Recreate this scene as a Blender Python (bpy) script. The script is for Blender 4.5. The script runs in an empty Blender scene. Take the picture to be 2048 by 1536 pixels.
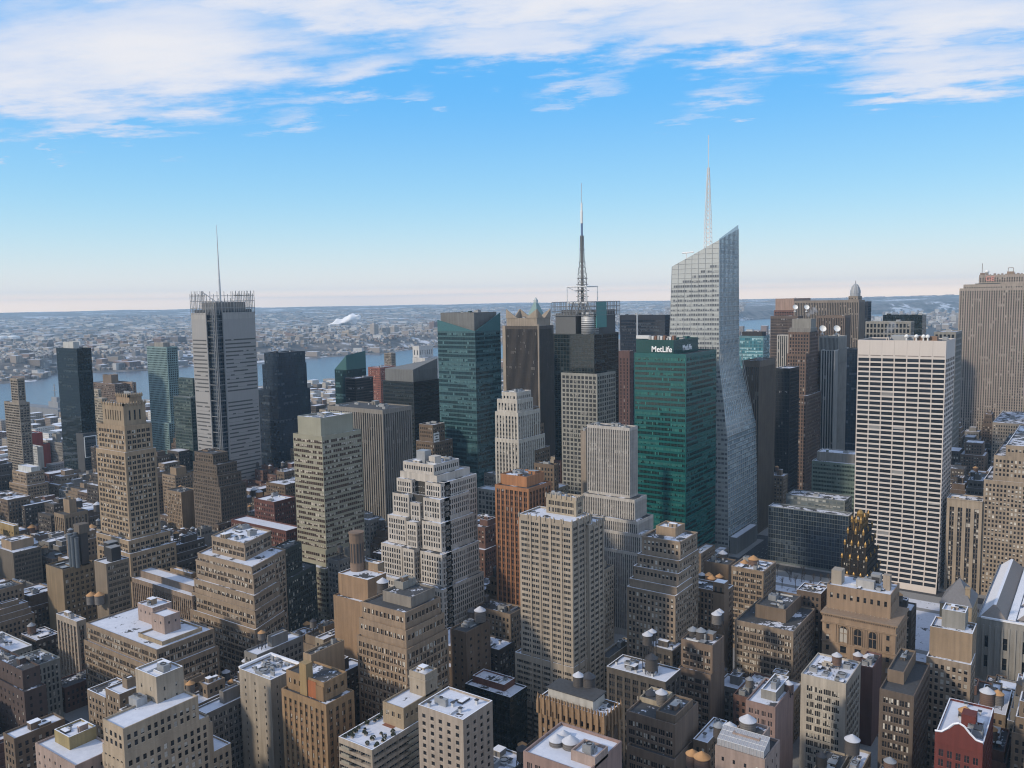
import bpy, math, random
import numpy as np
rad = math.radians
S = bpy.context.scene
C = S.collection
# ------------------------------------------------------------ camera
CAMH = 230.0
YAW, PIT, ROLL, FPX = rad(35.3), rad(5.72), 0.017, 1700.0
from mathutils import Vector, Matrix
fw = Vector((-math.sin(YAW)*math.cos(PIT), math.cos(YAW)*math.cos(PIT), -math.sin(PIT)))
r0 = Vector((math.cos(YAW), math.sin(YAW), 0)); u0 = r0.cross(fw)
RR = r0*math.cos(ROLL)-u0*math.sin(ROLL); UU = u0*math.cos(ROLL)+r0*math.sin(ROLL)
cam_data = bpy.data.cameras.new('camera'); cam = bpy.data.objects.new('camera', cam_data); C.objects.link(cam)
cam_data.sensor_width = 36; cam_data.lens = FPX/2048*36; cam_data.clip_end = 90000; cam_data.clip_start = 1
cam.matrix_world = Matrix(((RR.x, UU.x, -fw.x, 0), (RR.y, UU.y, -fw.y, 0), (RR.z, UU.z, -fw.z, CAMH), (0, 0, 0, 1)))
S.camera = cam
# ------------------------------------------------------------ sun, sky, exposure
SUN_EL, SUN_AZ = 27.0, 28.0          # azimuth measured from -Y toward -X
SUN_E, SKY_S, EXPO = 3.6, 0.15, -0.32
sd = bpy.data.lights.new('sun', 'SUN'); sd.energy = SUN_E; sd.angle = rad(4); sd.color = (1.0, .86, .68)
so = bpy.data.objects.new('sun', sd); C.objects.link(so)
sv = Vector((-math.sin(rad(SUN_AZ))*math.cos(rad(SUN_EL)), -math.cos(rad(SUN_AZ))*math.cos(rad(SUN_EL)), math.sin(rad(SUN_EL))))
so.rotation_euler = sv.to_track_quat('Z', 'Y').to_euler(); so.location = (0, 0, 900)
S.view_settings.view_transform = 'Standard'; S.view_settings.look = 'None'
S.view_settings.exposure = EXPO; S.view_settings.gamma = 1; S.view_settings.use_curve_mapping = False
S.cycles.max_bounces = 6; S.cycles.diffuse_bounces = 2; S.cycles.glossy_bounces = 2; S.cycles.volume_bounces = 1
S.cycles.transparent_max_bounces = 8
S.cycles.filter_width = 1.15
S.cycles.use_denoising = True
try: S.cycles.denoiser = 'OPENIMAGEDENOISE'
except Exception: pass
S.render.film_transparent = False

class NT:
    """tiny node helper"""
    def __init__(s, tree): s.t = tree; s.t.nodes.clear()
    def n(s, typ, **k):
        nd = s.t.nodes.new(typ)
        for a, v in k.items():
            if a.startswith('i_'): nd.inputs[a[2:].replace('_', ' ')].default_value = v
            else: setattr(nd, a, v)
        return nd
    def l(s, a, b): s.t.links.new(a, b)
    def m(s, op, a, b=None, c=None, clamp=False):
        nd = s.n('ShaderNodeMath', operation=op); nd.use_clamp = clamp
        for i, x in enumerate((a, b, c)):
            if x is None: continue
            if isinstance(x, (int, float)): nd.inputs[i].default_value = x
            else: s.l(x, nd.inputs[i])
        return nd.outputs[0]
    def ss(s, x, lo, hi):
        nd = s.n('ShaderNodeMapRange', interpolation_type='SMOOTHSTEP'); s.l(x, nd.inputs[0])
        nd.inputs[1].default_value = lo; nd.inputs[2].default_value = hi
        return nd.outputs[0]
    def mix(s, f, a, b):
        nd = s.n('ShaderNodeMix', data_type='RGBA')
        for sock, x in ((nd.inputs[0], f), (nd.inputs[6], a), (nd.inputs[7], b)):
            if isinstance(x, (int, float)): sock.default_value = x
            elif isinstance(x, tuple): sock.default_value = (*x, 1)[:4]
            else: s.l(x, sock)
        return nd.outputs[2]
    def noise(s, vec, scale, detail=3, rough=.55, dim='3D'):
        nd = s.n('ShaderNodeTexNoise', noise_dimensions=dim); nd.inputs['Scale'].default_value = scale
        nd.inputs['Detail'].default_value = detail; nd.inputs['Roughness'].default_value = rough
        if vec is not None: s.l(vec, nd.inputs['Vector'])
        return nd.outputs[0]

W = bpy.data.worlds.new('World'); S.world = W; W.use_nodes = True
def build_world():
    g = NT(W.node_tree)
    sky = g.n('ShaderNodeTexSky', sky_type='NISHITA'); sky.sun_disc = False
    sky.sun_elevation = rad(SUN_EL); sky.sun_rotation = math.atan2(sv.x, sv.y)
    sky.altitude = 200; sky.air_density = 1.0; sky.dust_density = .6; sky.ozone_density = 3.0
    tc = g.n('ShaderNodeTexCoord'); sp = g.n('ShaderNodeSeparateXYZ'); g.l(tc.outputs['Generated'], sp.inputs[0])
    x, y, z = sp.outputs
    zz = g.m('MAXIMUM', z, 0.0)
    # warm pale band low over the horizon and a deeper blue higher up
    hs = g.n('ShaderNodeHueSaturation'); hs.inputs['Saturation'].default_value = 1.0; hs.inputs['Value'].default_value = 1.0
    g.l(sky.outputs[0], hs.inputs['Color'])
    base = hs.outputs[0]
    # cloud layer as a flat sheet high above: p = dir.xy / dir.z
    zc = g.m('ADD', zz, 0.06)
    px = g.m('DIVIDE', x, zc); py = g.m('DIVIDE', y, zc)
    cx = g.n('ShaderNodeCombineXYZ')
    ca, sa = math.cos(rad(-22)), math.sin(rad(-22))
    u = g.m('ADD', g.m('MULTIPLY', px, ca), g.m('MULTIPLY', py, -sa)); v = g.m('ADD', g.m('MULTIPLY', px, sa), g.m('MULTIPLY', py, ca))
    g.l(g.m('MULTIPLY', u, 0.6), cx.inputs[0]); g.l(v, cx.inputs[1])
    n1 = g.noise(cx.outputs[0], 1.5, 9, .6)
    n2 = g.noise(cx.outputs[0], 5.5, 7, .62)
    cx2 = g.n('ShaderNodeCombineXYZ'); g.l(g.m('MULTIPLY', u, .2), cx2.inputs[0]); g.l(g.m('MULTIPLY', v, 1.6), cx2.inputs[1])
    n3 = g.noise(cx2.outputs[0], 3.0, 6, .6)
    # where the cloud banks lie (azimuth west of +Y, elevation)
    az0 = g.m('ARCTAN2', g.m('MULTIPLY', x, -1.0), y); el = g.m('ARCSINE', z)
    cx3 = g.n('ShaderNodeCombineXYZ'); g.l(g.m('MULTIPLY', u, .5), cx3.inputs[0]); g.l(v, cx3.inputs[1]); cx3.inputs[2].default_value = 7.3
    w1 = g.noise(cx3.outputs[0], 2.2, 8, .62)
    az = g.m('ADD', az0, g.m('MULTIPLY', g.m('SUBTRACT', w1, .5), .22)); elw = g.m('ADD', el, g.m('MULTIPLY', g.m('SUBTRACT', n2, .5), .085))
    cov = None
    for (a, e, wa, we, tilt, s) in CLOUDS:
        da = g.m('SUBTRACT', az, a); de = g.m('SUBTRACT', g.m('SUBTRACT', elw, e), g.m('MULTIPLY', da, tilt))
        q = g.m('ADD', g.m('POWER', g.m('ABSOLUTE', g.m('DIVIDE', da, wa)), 2.0), g.m('POWER', g.m('ABSOLUTE', g.m('DIVIDE', de, we)), 2.0))
        bl = g.m('MULTIPLY', g.m('EXPONENT', g.m('MULTIPLY', q, -1.0)), s)
        cov = bl if cov is None else g.m('MAXIMUM', cov, bl)
    # unseen cloud above the frame, added for neutral light, thinned overhead to darken canyons
    cov = g.m('MAXIMUM', cov, g.m('MULTIPLY', g.m('MULTIPLY', g.ss(el, rad(20), rad(28)), g.m('SUBTRACT', 1.0, g.m('MULTIPLY', g.ss(el, rad(38), rad(60)), .75))), .85))
    cov = g.m('MAXIMUM', cov, g.m('MULTIPLY', g.ss(g.m('MULTIPLY', y, -1.0), -.05, .3), .62))   # unseen thin cloud added over the southern sky to whiten the fill light
    cov = g.m('MAXIMUM', cov, g.m('MULTIPLY', g.ss(x, .08, .35), .62))   # more unseen cloud added in the east, making light on east walls less blue
    nn = g.m('ADD', g.m('ADD', g.m('MULTIPLY', n1, .62), g.m('MULTIPLY', n2, .30)), g.m('MULTIPLY', n3, .20))
    nn = g.m('ADD', .53, g.m('MULTIPLY', g.m('SUBTRACT', nn, .55), 1.9))
    dens = g.m('SUBTRACT', g.m('ADD', g.m('MULTIPLY', cov, 1.0), nn), 1.0)
    a1 = g.ss(dens, -.12, .36)
    ccol = g.mix(g.ss(dens, 0.1, .7), (5.2, 6.0, 7.6), (7.4, 7.3, 7.5))
    # horizon haze of the far air, warm and pale
    hz = g.m('POWER', g.m('SUBTRACT', 1.0, g.m('MINIMUM', g.m('DIVIDE', zz, .15), 1.0)), 2.6)
    blue = g.mix(g.ss(el, rad(1.5), rad(15)), (4.0, 6.9, 8.2), (1.0, 4.3, 8.7))
    blue = g.mix(g.ss(el, rad(25), rad(60)), blue, (.5, 1.7, 4.2))
    base2 = g.mix(.85, base, blue)
    base2 = g.mix(g.m('MULTIPLY', hz, .85), base2, (9.7, 7.8, 6.6))
    base2 = g.mix(g.ss(zz, .016, .001), base2, (15.0, 11.0, 7.4))
    fin = g.mix(g.m('MULTIPLY', a1, .93), base2, ccol)
    bg = g.n('ShaderNodeBackground'); bg.inputs[1].default_value = SKY_S; g.l(fin, bg.inputs[0])
    out = g.n('ShaderNodeOutputWorld'); g.l(bg.outputs[0], out.inputs[0])

HAZE_D = 5.0e-5
B = [
 ('apartment_tower', 'slender beige apartment tower with narrow stepped cap at the far left edge', 'tower', 'beige_bal', (-1035.6, 470.0, 0.0), [[-17.0, 0.0, 0.0, 8.3, 147.8, None], [-29.6, 7.0, -3.0, 8.7, 120.0, None]], {}),
 ('glass_tower', 'plain black glass tower with a pale roof box, left of the crowned tan skyscraper', 'tower', 'black_glass', (-1070.6, 556.0, 0.0), [[-24.6, 0.0, 0.0, 7.6, 185.2, 'white_blank'], [-33.2, 17.0, -5.0, 13.5, 177.7, None]], {'sn': 0}),
 ('apartment_block', 'dark brown slab apartment block standing before the river right of the black glass tower', 'apartment block', 'brown_bal', (-1278.5, 720.0, 0.0), [[-24.6, 0.0, 0.0, 11.5, 122.0, 'brown_blank'], [-42.7, 22.5, -8.0, 11.6, 109.6, None]], {}),
 ('apartment_block', 'lighter brown twin apartment slab with balconies just left of the turquoise tower', 'apartment block', 'brown_bal2', (-1246.3, 735.0, 0.0), [[-49.8, 0.0, 0.0, 6.7, 110.3, None]], {}),
 ('hotel_tower', 'cream banded hotel block with a small round cap behind the crowned tan skyscraper', 'hotel', 'cream_band', (-1110.5, 606.0, 0.0), [[-17.7, 0.0, 0.0, 4.0, 118.3, None], [-23.2, 19.5, -6.0, 0.9, 107.8, None]], {}),
 ('art_deco_tower', 'tall tan art deco skyscraper with a carved crown and stepped shoulders at left', 'tower', 'tan_pair', (-543.9, 318.0, 0.0), [[-16.1, 0.0, 0.0, 9.1, 168.8, 'tan_blank'], [-23.8, 2.4, -6.0, 10.0, 164.1, 'tan_slot'], [-26.5, 7.7, -9.0, 10.6, 149.6, None], [-26.6, 9.8, -11.0, 11.5, 132.5, None], [-26.3, 14.2, -15.0, 15.8, 73.9, None], [-19.1, 20.3, -18.0, 15.8, 66.7, None]], {'crown': 1}),
 ('apartment_tower', 'turquoise glass apartment tower with white grid corner beside the grey screened skyscraper', 'tower', 'turq', (-1016.6, 646.0, 0.0), [[-20.5, 0.0, 0.0, 9.6, 180.8, 'grey_blank'], [-28.8, 16.7, -6.0, 9.7, 175.6, None], [-21.0, 17.6, -10.0, 9.7, 76.8, None]], {}),
 ('glass_tower', 'dark olive glass office tower tucked between the turquoise tower and grey screened skyscraper', 'tower', 'olive_glass', (-900.1, 608.0, 0.0), [[-29.4, 0.0, 0.0, 4.8, 141.4, None], [-29.7, 5.8, -8.0, -1.2, 119.6, None]], {}),
 ('glass_tower', 'dark blue glass tower with notched top right of the grey screened skyscraper', 'tower', 'navy_glass', (-782.8, 640.0, 0.0), [[-23.0, 0.0, 0.0, 41.4, 172.7, None], [-25.0, 1.5, -2.0, 41.5, 159.1, None], [-30.2, 6.1, -6.0, 41.5, 129.2, None]], {'sn': 0}),
 ('hotel_tower', 'teal glass hotel tower with a slanted cut top behind the white stepped ziggurat', 'hotel', 'teal_dark', (-770.0, 735.0, 0.0), [[-21.2, 0.0, 0.0, 33.6, 146.2, None]], {'slope': (-4, 14, 22, 0), 'sn': 0}),
 ('hotel_tower', 'brown block with flat snowy top leaning against the slanted teal hotel tower', 'hotel', 'brown_glass', (-734.4, 715.0, 0.0), [[-17.8, 0.0, 0.0, 29.4, 138.8, None]], {}),
 ('apartment_tower', 'slim grey brown apartment tower before the river left of the white utility block', 'tower', 'beige_bal', (-1171.6, 1240.0, 0.0), [[-19.1, 0.0, 0.0, 13.0, 126.9, None]], {}),
 ('office_block', 'white utility tower with slotted top beside the river behind the dark sloped roof tower', 'office block', 'white_slot', (-1017.5, 1150.0, 0.0), [[-15.6, 0.0, 0.0, 38.6, 148.5, None], [-7.4, 22.2, -10.0, 38.6, 128.2, None]], {}),
 ('office_block', 'low terracotta red block behind the dark sloped roof tower', 'office block', 'terra', (-970.1, 1000.0, 0.0), [[-27.1, 0.0, 0.0, 37.8, 122.7, None]], {}),
 ('glass_tower', 'black glass tower with sloped grey cap left of the V topped teal tower', 'tower', 'black_band', (-578.8, 644.0, 0.0), [[-38.9, 0.0, 0.0, 38.2, 159.8, 'grey_louver'], [-38.9, 3.8, -4.0, 38.3, 148.1, None]], {'slope2': (0, 0, 9, 2), 'sn': 0}),
 ('glass_tower', 'teal glass tower with large grey cap and V shaped parapet in the skyline centre', 'tower', 'teal_band', (-492.8, 636.0, 0.0), [[-41.1, 0.0, 0.0, 35.6, 217.8, 'grey_louver'], [-41.1, 4.6, -5.0, 35.7, 200.2, None]], {'vpar': 1, 'sn': 0}),
 ('office_tower', 'dark ribbed slab tower with pale concrete crown of four pointed fins', 'tower', 'brown_rib', (-581.5, 877.0, 0.0), [[-46.3, 0.0, 0.0, 30.3, 206.0, 'conc_blank'], [-49.1, 4.7, -4.0, 30.3, 196.3, None]], {'fins': 1}),
 ('office_tower', 'distant tower with a copper and glass pyramid roof behind the finned slab', 'tower', 'tan_small', (-881.8, 1330.0, 0.0), [[-22.6, 0.0, 0.0, 27.5, 195.4, None]], {'pyr': (34.5, 'copper')}),
 ('office_tower', 'antenna topped tower of dark glass with a grey stone grid block in front', 'tower', 'black_grid', (-409.0, 716.0, 0.0), [[-46.2, 0.0, 0.0, 49.8, 194.9, None], [-31.7, 8.7, -10.0, 27.0, 157.3, 'grey_grid']], {'sn': 0, 'key': 'conde'}),
 ('office_tower', 'dark navy slab with pale corner strip behind the green corporate tower', 'tower', 'navy_rib', (-483.2, 1034.0, 0.0), [[-66.6, 0.0, 0.0, 20.2, 205.4, None]], {'sn': 0}),
 ('office_tower', 'narrow rose brown granite slab left of the green corporate tower', 'tower', 'rose', (-455.8, 880.0, 0.0), [[-14.3, 0.0, 0.0, 8.8, 167.7, None]], {}),
 ('office_tower', 'green glass corporate tower with white lettering on its top screen', 'tower', 'green_glass', (-288.8, 634.0, 0.0), [[-33.5, 0.0, 0.0, 49.5, 194.8, 'green_blank'], [-33.6, 12.1, -3.0, 60.7, 184.0, None]], {'sn': 0, 'key': 'metlife', 'vis': 1120}),
 ('office_tower', 'small blue green glass box tower right of the faceted crystal skyscraper', 'tower', 'cyan_glass', (-354.0, 1036.0, 0.0), [[-25.4, 0.0, 0.0, 14.8, 184.1, 'dark_blank'], [-28.5, 2.6, -2.0, 20.4, 179.2, None]], {}),
 ('office_tower', 'brown tower of close vertical stripes immediately right of the faceted crystal skyscraper', 'tower', 'brown_stripe', (-271.6, 790.0, 0.0), [[-17.0, 0.0, 0.0, 45.2, 167.6, None]], {'sn': 0.2}),
 ('office_tower', 'near black slab with thin snowy edge between brown striped tower and postmodern tan tower', 'tower', 'black_rib', (-268.8, 873.0, 0.0), [[-14.9, 0.0, 0.0, 32.3, 154.2, None]], {'sn': 0.6}),
 ('office_tower', 'narrow white and black pinstriped tower behind the near black slab', 'tower', 'bw_stripe', (-310.2, 1000.0, 0.0), [[-13.5, 0.0, 0.0, 9.4, 182.4, None]], {}),
 ('office_tower', 'postmodern brown granite tower with grey chimney like top and steam above', 'tower', 'pm_brown', (-272.2, 956.0, 0.0), [[-20.8, 0.0, 0.0, 19.2, 202.4, 'grey_blank'], [-22.5, 0.5, -3.0, 22.1, 192.6, 'grey_loggia'], [-22.5, 0.5, -6.0, 28.8, 188.3, None], [-21.0, -0.1, -16.0, 40.1, 164.8, None], [-8.2, 4.6, -26.0, 40.1, 120.0, None]], {}),
 ('office_tower', 'wide dull brown slab tower under the pink panelled tower top', 'tower', 'brown_rib2', (-353.5, 1180.0, 0.0), [[-38.0, 0.0, 0.0, 23.0, 200.0, None]], {}),
 ('office_tower', 'brown tower with pink blank panels along its top, left of the long ribbed slab', 'tower', 'pink_top', (-405.0, 1330.0, 0.0), [[-28.7, 0.0, 0.0, 88.3, 223.2, 'pink_panel'], [-30.2, 0.9, -2.0, 88.3, 205.5, None]], {}),
 ('office_tower', 'long grey beige ribbed slab tower in front of the domed tower', 'tower', 'rib_beige', (-295.5, 1270.0, 0.0), [[-91.2, 0.0, 0.0, 35.5, 220.1, None]], {'sn': 0}),
 ('office_tower', 'second ribbed brown slab in front of the long ribbed one, below two dishes', 'tower', 'rib_brown', (-276.9, 1120.0, 0.0), [[-35.1, 0.0, 0.0, 30.0, 202.0, None]], {'sn': 0}),
 ('office_tower', 'octagonal tower with a grey dome above the long ribbed slab', 'tower', 'tan_small', (-350.7, 1500.0, 0.0), [[-15.2, 0.0, 0.0, 27.6, 225.0, None]], {'dome': 1}),
 ('office_tower', 'small dark slab peeking out right of the domed tower', 'tower', 'navy_rib', (-316.9, 1420.0, 0.0), [[-7.5, 0.0, 0.0, 23.6, 216.4, None]], {'sn': 0}),
 ('office_tower', 'black and white vertically striped tower with grey cap carrying two dishes', 'tower', 'bw_stripe2', (-253.3, 1000.0, 0.0), [[-22.1, 0.0, 0.0, 35.3, 181.3, 'grey_rib_cap'], [-15.5, 0.0, -15.0, 43.9, 166.8, None]], {'sn': 0.3}),
 ('office_tower', 'dark navy tower wedged against the left side of the white gridded slab', 'tower', 'navy_glass', (-213.8, 950.0, 0.0), [[-18.3, 0.0, 0.0, 22.6, 170.8, None]], {'sn': 0.3}),
 ('office_tower', 'grey concrete colonnaded tower top behind the white gridded slab', 'tower', 'conc_grid', (-214.5, 1200.0, 0.0), [[-55.8, 0.0, 0.0, 23.6, 192.0, None]], {}),
 ('office_tower', 'flat dark green black box tower behind the grey concrete colonnaded tower', 'tower', 'black_glass', (-238.0, 1420.0, 0.0), [[-56.3, 0.0, 0.0, 33.7, 195.0, None]], {'sn': 0}),
 ('office_tower', 'low grey tower of arched bays between white gridded slab and tall limestone slab', 'tower', 'conc_grid', (-148.4, 1100.0, 0.0), [[-23.1, 0.0, 0.0, 51.5, 183.2, None]], {}),
 ('office_tower', 'white travertine slab tower with black ribbon window grid and outward curved foot', 'tower', 'white_grid', (-101.7, 708.0, 0.0), [[-63.1, 0.0, 0.0, 44.2, 193.1, None]], {'flare': 9, 'sn': 0.2, 'key': 'grace'}),
 ('office_tower', 'tall pale limestone slab skyscraper with stepped shoulders at the right edge', 'tower', 'lime_rib', (-60.3, 1335.0, 0.0), [[-93.9, 0.0, 0.0, 120.0, 251.6, None], [-111.2, 3.7, -10.0, 120.0, 239.1, None], [-115.3, 6.8, -15.0, 105.0, 233.8, None]], {'sn': 0.1, 'key': 'ge'}),
 ('office_block', 'low limestone block with arcaded windows at the foot of the tall limestone slab', 'office block', 'lime_punch', (-50.2, 1160.0, 0.0), [[-63.5, 0.0, 0.0, 120.0, 72.5, None]], {}),
 ('office_tower', 'pale olive office tower of horizontal window bands with a blank top storey', 'tower', 'band_olive', (-450.9, 404.0, 0.0), [[-24.0, 0.0, 0.0, 30.8, 149.2, 'olive_blank2'], [-24.9, 5.2, -4.0, 33.9, 137.1, None], [-25.6, 5.3, -5.0, 34.0, 56.2, None], [-25.7, 9.6, -10.0, 34.0, 45.0, None]], {'sn': 0.5}),
 ('office_tower', 'grey ribbed tower behind the pale olive banded tower', 'tower', 'rib_grey', (-483.8, 500.0, 0.0), [[-64.8, 0.0, 0.0, 35.2, 141.6, None]], {'sn': 0}),
 ('stepped_tower', 'white brick ziggurat tower with three winged bays and dark light courts', 'tower', 'white_punch', (-336.0, 390.0, 0.0), [[-25.1, 0.0, 0.0, 24.9, 129.7, None], [-25.1, 5.1, -3.0, 29.4, 124.0, None], [-25.4, 10.3, -6.0, 29.5, 120.2, None], [-25.5, 13.0, -10.0, 18.6, 111.6, None], [-27.4, 15.8, -13.0, 18.6, 98.1, None], [-29.9, 19.4, -17.0, 18.7, 80.8, None], [-31.1, 22.8, -21.0, 18.7, 61.5, None]], {'wings': 1}),
 ('setback_building', 'dark brown rooftop tower with a white painted sign left of the teal tower', 'building', 'brown_punch', (-516.8, 600.0, 0.0), [[-16.8, 0.0, 0.0, 17.5, 113.7, None], [-19.4, 4.2, -2.0, 23.8, 97.8, None]], {'sign': 1}),
 ('art_deco_tower', 'white art deco tower with copper dome finial beside the orange brick tower', 'tower', 'white_vert', (-392.2, 560.0, 0.0), [[-14.5, 0.0, 0.0, 21.2, 154.5, None], [-18.2, 1.8, -2.0, 21.2, 148.7, None], [-18.3, 4.6, -5.0, 27.1, 138.7, None], [-17.3, 6.1, -7.0, 32.0, 117.2, None]], {'sn': 0.5}),
 ('art_deco_tower', 'brown brick stepped wing behind the white art deco tower', 'building', 'brown_punch', (-390.8, 580.0, 0.0), [[-9.0, 0.0, 0.0, 10.5, 140.1, None], [-9.1, 3.1, -2.0, 13.1, 125.9, None], [-8.0, 5.1, -4.0, 18.9, 105.5, None]], {}),
 ('apartment_tower', 'orange brick apartment tower with octagonal brick crown and snowy ledges', 'tower', 'orange_vert', (-285.0, 416.0, 0.0), [[-19.4, 0.0, 0.0, 19.3, 123.0, 'orange_blank'], [-19.4, 5.4, -6.0, 19.4, 117.5, None]], {'sn': 0.4}),
 ('apartment_tower', 'cream concrete apartment tower with gridded corner windows in the foreground centre', 'tower', 'cream_apt', (-217.9, 362.0, 0.0), [[-18.0, 0.0, 0.0, 7.0, 129.4, 'cream_band2'], [-26.9, 4.8, -12.0, 7.0, 120.4, None], [-30.8, 4.9, -12.2, 6.1, 45.9, None], [-34.7, 4.1, -12.4, 6.2, 21.4, None]], {'sn': 0.7, 'fin': 1, 'vis': 1470}),
 ('apartment_wing', 'eastern wing of cream concrete with grey ribs attached beyond the gridded corner apartment tower', 'building', 'cream_apt', (-211.6, 364.0, 0.0), [[-8.2, 0.0, 0.0, 15.5, 115.9, None]], {'sn': 0.8, 'fin': 1}),
 ('office_tower', 'white pinstriped tower stepping down toward the green glass tower', 'tower', 'white_stripe', (-269.5, 520.0, 0.0), [[-33.8, 0.0, 0.0, 12.3, 140.0, None], [-33.8, 6.8, -6.0, 12.4, 91.5, None], [-32.4, 12.0, -12.0, 12.4, 78.2, None], [-29.9, 16.3, -16.0, 1.2, 70.8, None], [-28.4, 19.4, -20.0, 1.3, 59.2, None]], {'sn': 0.4}),
 ('office_block', 'plain beige shaft standing left of the white pinstriped tower', 'building', 'beige_blank', (-327.6, 560.0, 0.0), [[-4.9, 0.0, 0.0, 6.1, 128.0, None]], {}),
 ('stepped_tower', 'tan brick building with five narrow setbacks and a blank penthouse before green tower', 'building', 'tan_punch', (-191.8, 424.0, 0.0), [[-11.7, 0.0, 0.0, 12.8, 102.9, 'tan_blank'], [-15.4, 7.4, -10.0, 12.8, 98.9, None], [-16.6, 8.2, -13.0, 12.9, 89.4, None], [-17.5, 9.0, -16.0, 0.7, 83.3, None], [-18.5, 9.5, -19.0, 0.7, 76.9, None], [-18.5, 10.0, -22.0, 0.8, 73.2, None]], {'sn': 0.6}),
 ('brick_building', 'brown gothic loft building with two corner turrets right of the five setback one', 'building', 'tan_arch', (-169.9, 440.0, 0.0), [[-25.6, 0.0, 0.0, 14.4, 66.0, None]], {'turrets': 1}),
 ('brick_building', 'dark brown building crowded with water tanks behind the twin turret loft', 'building', 'brown_blank', (-207.4, 545.0, 0.0), [[-17.7, 0.0, 0.0, 14.1, 46.8, None]], {'sn': 0.2}),
 ('brick_building', 'tan loft building with tall dark tank on roof below the crystal skyscraper', 'building', 'tan_triple', (-174.8, 520.0, 0.0), [[-21.1, 0.0, 0.0, 24.5, 54.9, None]], {'sn': 0.5}),
 ('office_block', 'grey glass low slab with gridded facade facing the park', 'office block', 'grey_glassgrid', (-178.4, 735.0, 0.0), [[-49.6, 0.0, 0.0, 23.5, 55.6, 'grey_glassgrid2'], [-57.4, 8.6, -23.0, -10.0, 49.0, None]], {'sn': 0.5}),
 ('office_block', 'pale green office block with grey top left of white gridded slab', 'office block', 'green_band', (-172.7, 800.0, 0.0), [[-47.4, 0.0, 0.0, 19.5, 84.1, 'grey_blank'], [-49.6, 2.8, -8.0, 19.6, 76.6, None]], {'sn': 0.7}),
 ('office_building', 'narrow tan limestone building with tall slotted bays right of the white gridded slab', 'building', 'tan_small2', (-74.5, 714.0, 0.0), [[-24.0, 0.0, 0.0, 18.2, 72.6, 'tan_col']], {'sn': 0.6}),
 ('office_building', 'large tan limestone tower block filling the right edge behind the stone library', 'building', 'tan_small2', (-30.6, 722.0, 0.0), [[-30.8, 0.0, 0.0, 113.9, 115.6, None], [-38.1, 0.5, -3.0, 114.0, 107.7, None], [-43.7, 1.3, -6.0, 114.0, 89.3, None]], {'sn': 0.5}),
 ('radiator_tower', 'black brick tower with gilded gothic pinnacles facing the park', 'tower', 'black_gold', (-127.3, 566.0, 0.0), [[-5.5, 0.0, 0.0, 20.2, 84.5, 'gold'], [-7.1, 2.4, -3.0, 20.3, 77.7, None], [-8.1, 4.4, -6.0, 20.3, 70.9, None], [-9.0, 5.9, -9.0, 23.0, 62.8, None], [-9.1, 7.4, -12.0, 23.1, 52.8, None]], {'gold': 1, 'sn': 0}),
 ('club_building', 'tan palazzo building with tall arched windows and snowy cluttered roof', 'building', 'palazzo', (-91.3, 478.0, 0.0), [[-33.4, 0.0, 0.0, 22.6, 68.2, 'palazzo_top'], [-33.4, 4.4, -8.0, 22.6, 54.3, None]], {'arch': 1, 'sn': 0.8}),
 ('conical_building', 'cream building under a steep grey slate pyramid roof beside the library', 'building', 'cream_small', (-58.5, 530.0, 0.0), [[-16.4, 0.0, 0.0, 25.9, 51.2, None]], {'pyr': (12.6, 'slate')}),
 ('library', 'long stone library with snowy ridged roofs in the right corner', 'library', 'lib', (-10.0, 556.0, 0.0), [[-48.5, 0.0, 0.0, 120.0, 37.8, None]], {'lib': 1, 'sn': 1}),
 ('setback_building', 'tan tower building with grey rooftop box and rounded balcony left of library', 'building', 'tan_punch2', (-49.4, 425.0, 0.0), [[-9.7, 0.0, 0.0, 9.8, 83.8, 'grey_blank'], [-13.7, 3.7, -5.0, 9.8, 76.4, 'tan_blank'], [-14.2, 4.0, -9.0, 6.1, 63.4, None]], {'sn': 0.6}),
 ('office_building', 'white terracotta loft building with scrolled parapet and triple windows', 'building', 'white_triple', (-94.8, 400.0, 0.0), [[-20.8, 0.0, 0.0, 28.9, 48.2, None]], {'sn': 0.7}),
 ('brick_building', 'narrow maroon brick building with grey blank panel right of the white terracotta loft', 'building', 'maroon_blank', (-91.5, 440.0, 0.0), [[-7.4, 0.0, 0.0, 20.4, 41.7, None]], {'sn': 0.4}),
 ('office_building', 'dark brown loft with cream edge piers and copper coloured rooftop rooms', 'building', 'brown_edge', (-66.7, 381.0, 0.0), [[-6.6, 0.0, 0.0, 27.0, 68.0, 'brown_blank'], [-7.4, 6.0, -11.0, 27.0, 63.4, None]], {'sn': 0.1}),
 ('brick_building', 'bright red brick building with curved gable and snow covered roof', 'building', 'red_punch', (-33.2, 350.0, 0.0), [[-16.4, 0.0, 0.0, 35.8, 59.4, None]], {'gable': 1, 'sn': 1}),
 ('brick_building', 'tan and grey banded loft with blank penthouse, left of the palazzo building', 'building', 'tan_triple2', (-139.3, 452.0, 0.0), [[-17.0, 0.0, 0.0, 28.2, 58.4, 'brown_blank'], [-24.2, 7.8, -12.0, 28.3, 51.8, None]], {'sn': 0.3}),
 ('brick_building', 'brown brick loft carrying a pair of pale water tanks in the foreground right', 'building', 'brown_triple', (-154.3, 385.0, 0.0), [[-16.7, 0.0, 0.0, 15.4, 58.3, None], [-16.7, 0.3, -3.0, 15.4, 44.6, None]], {'sn': 0.4}),
 ('loft_building', 'dark stone loft with broad snowy roof and tank stand, right of cream apartment tower', 'building', 'dark_loft', (-163.1, 350.0, 0.0), [[-31.2, 0.0, 0.0, 16.8, 51.3, None]], {'sn': 1}),
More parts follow.
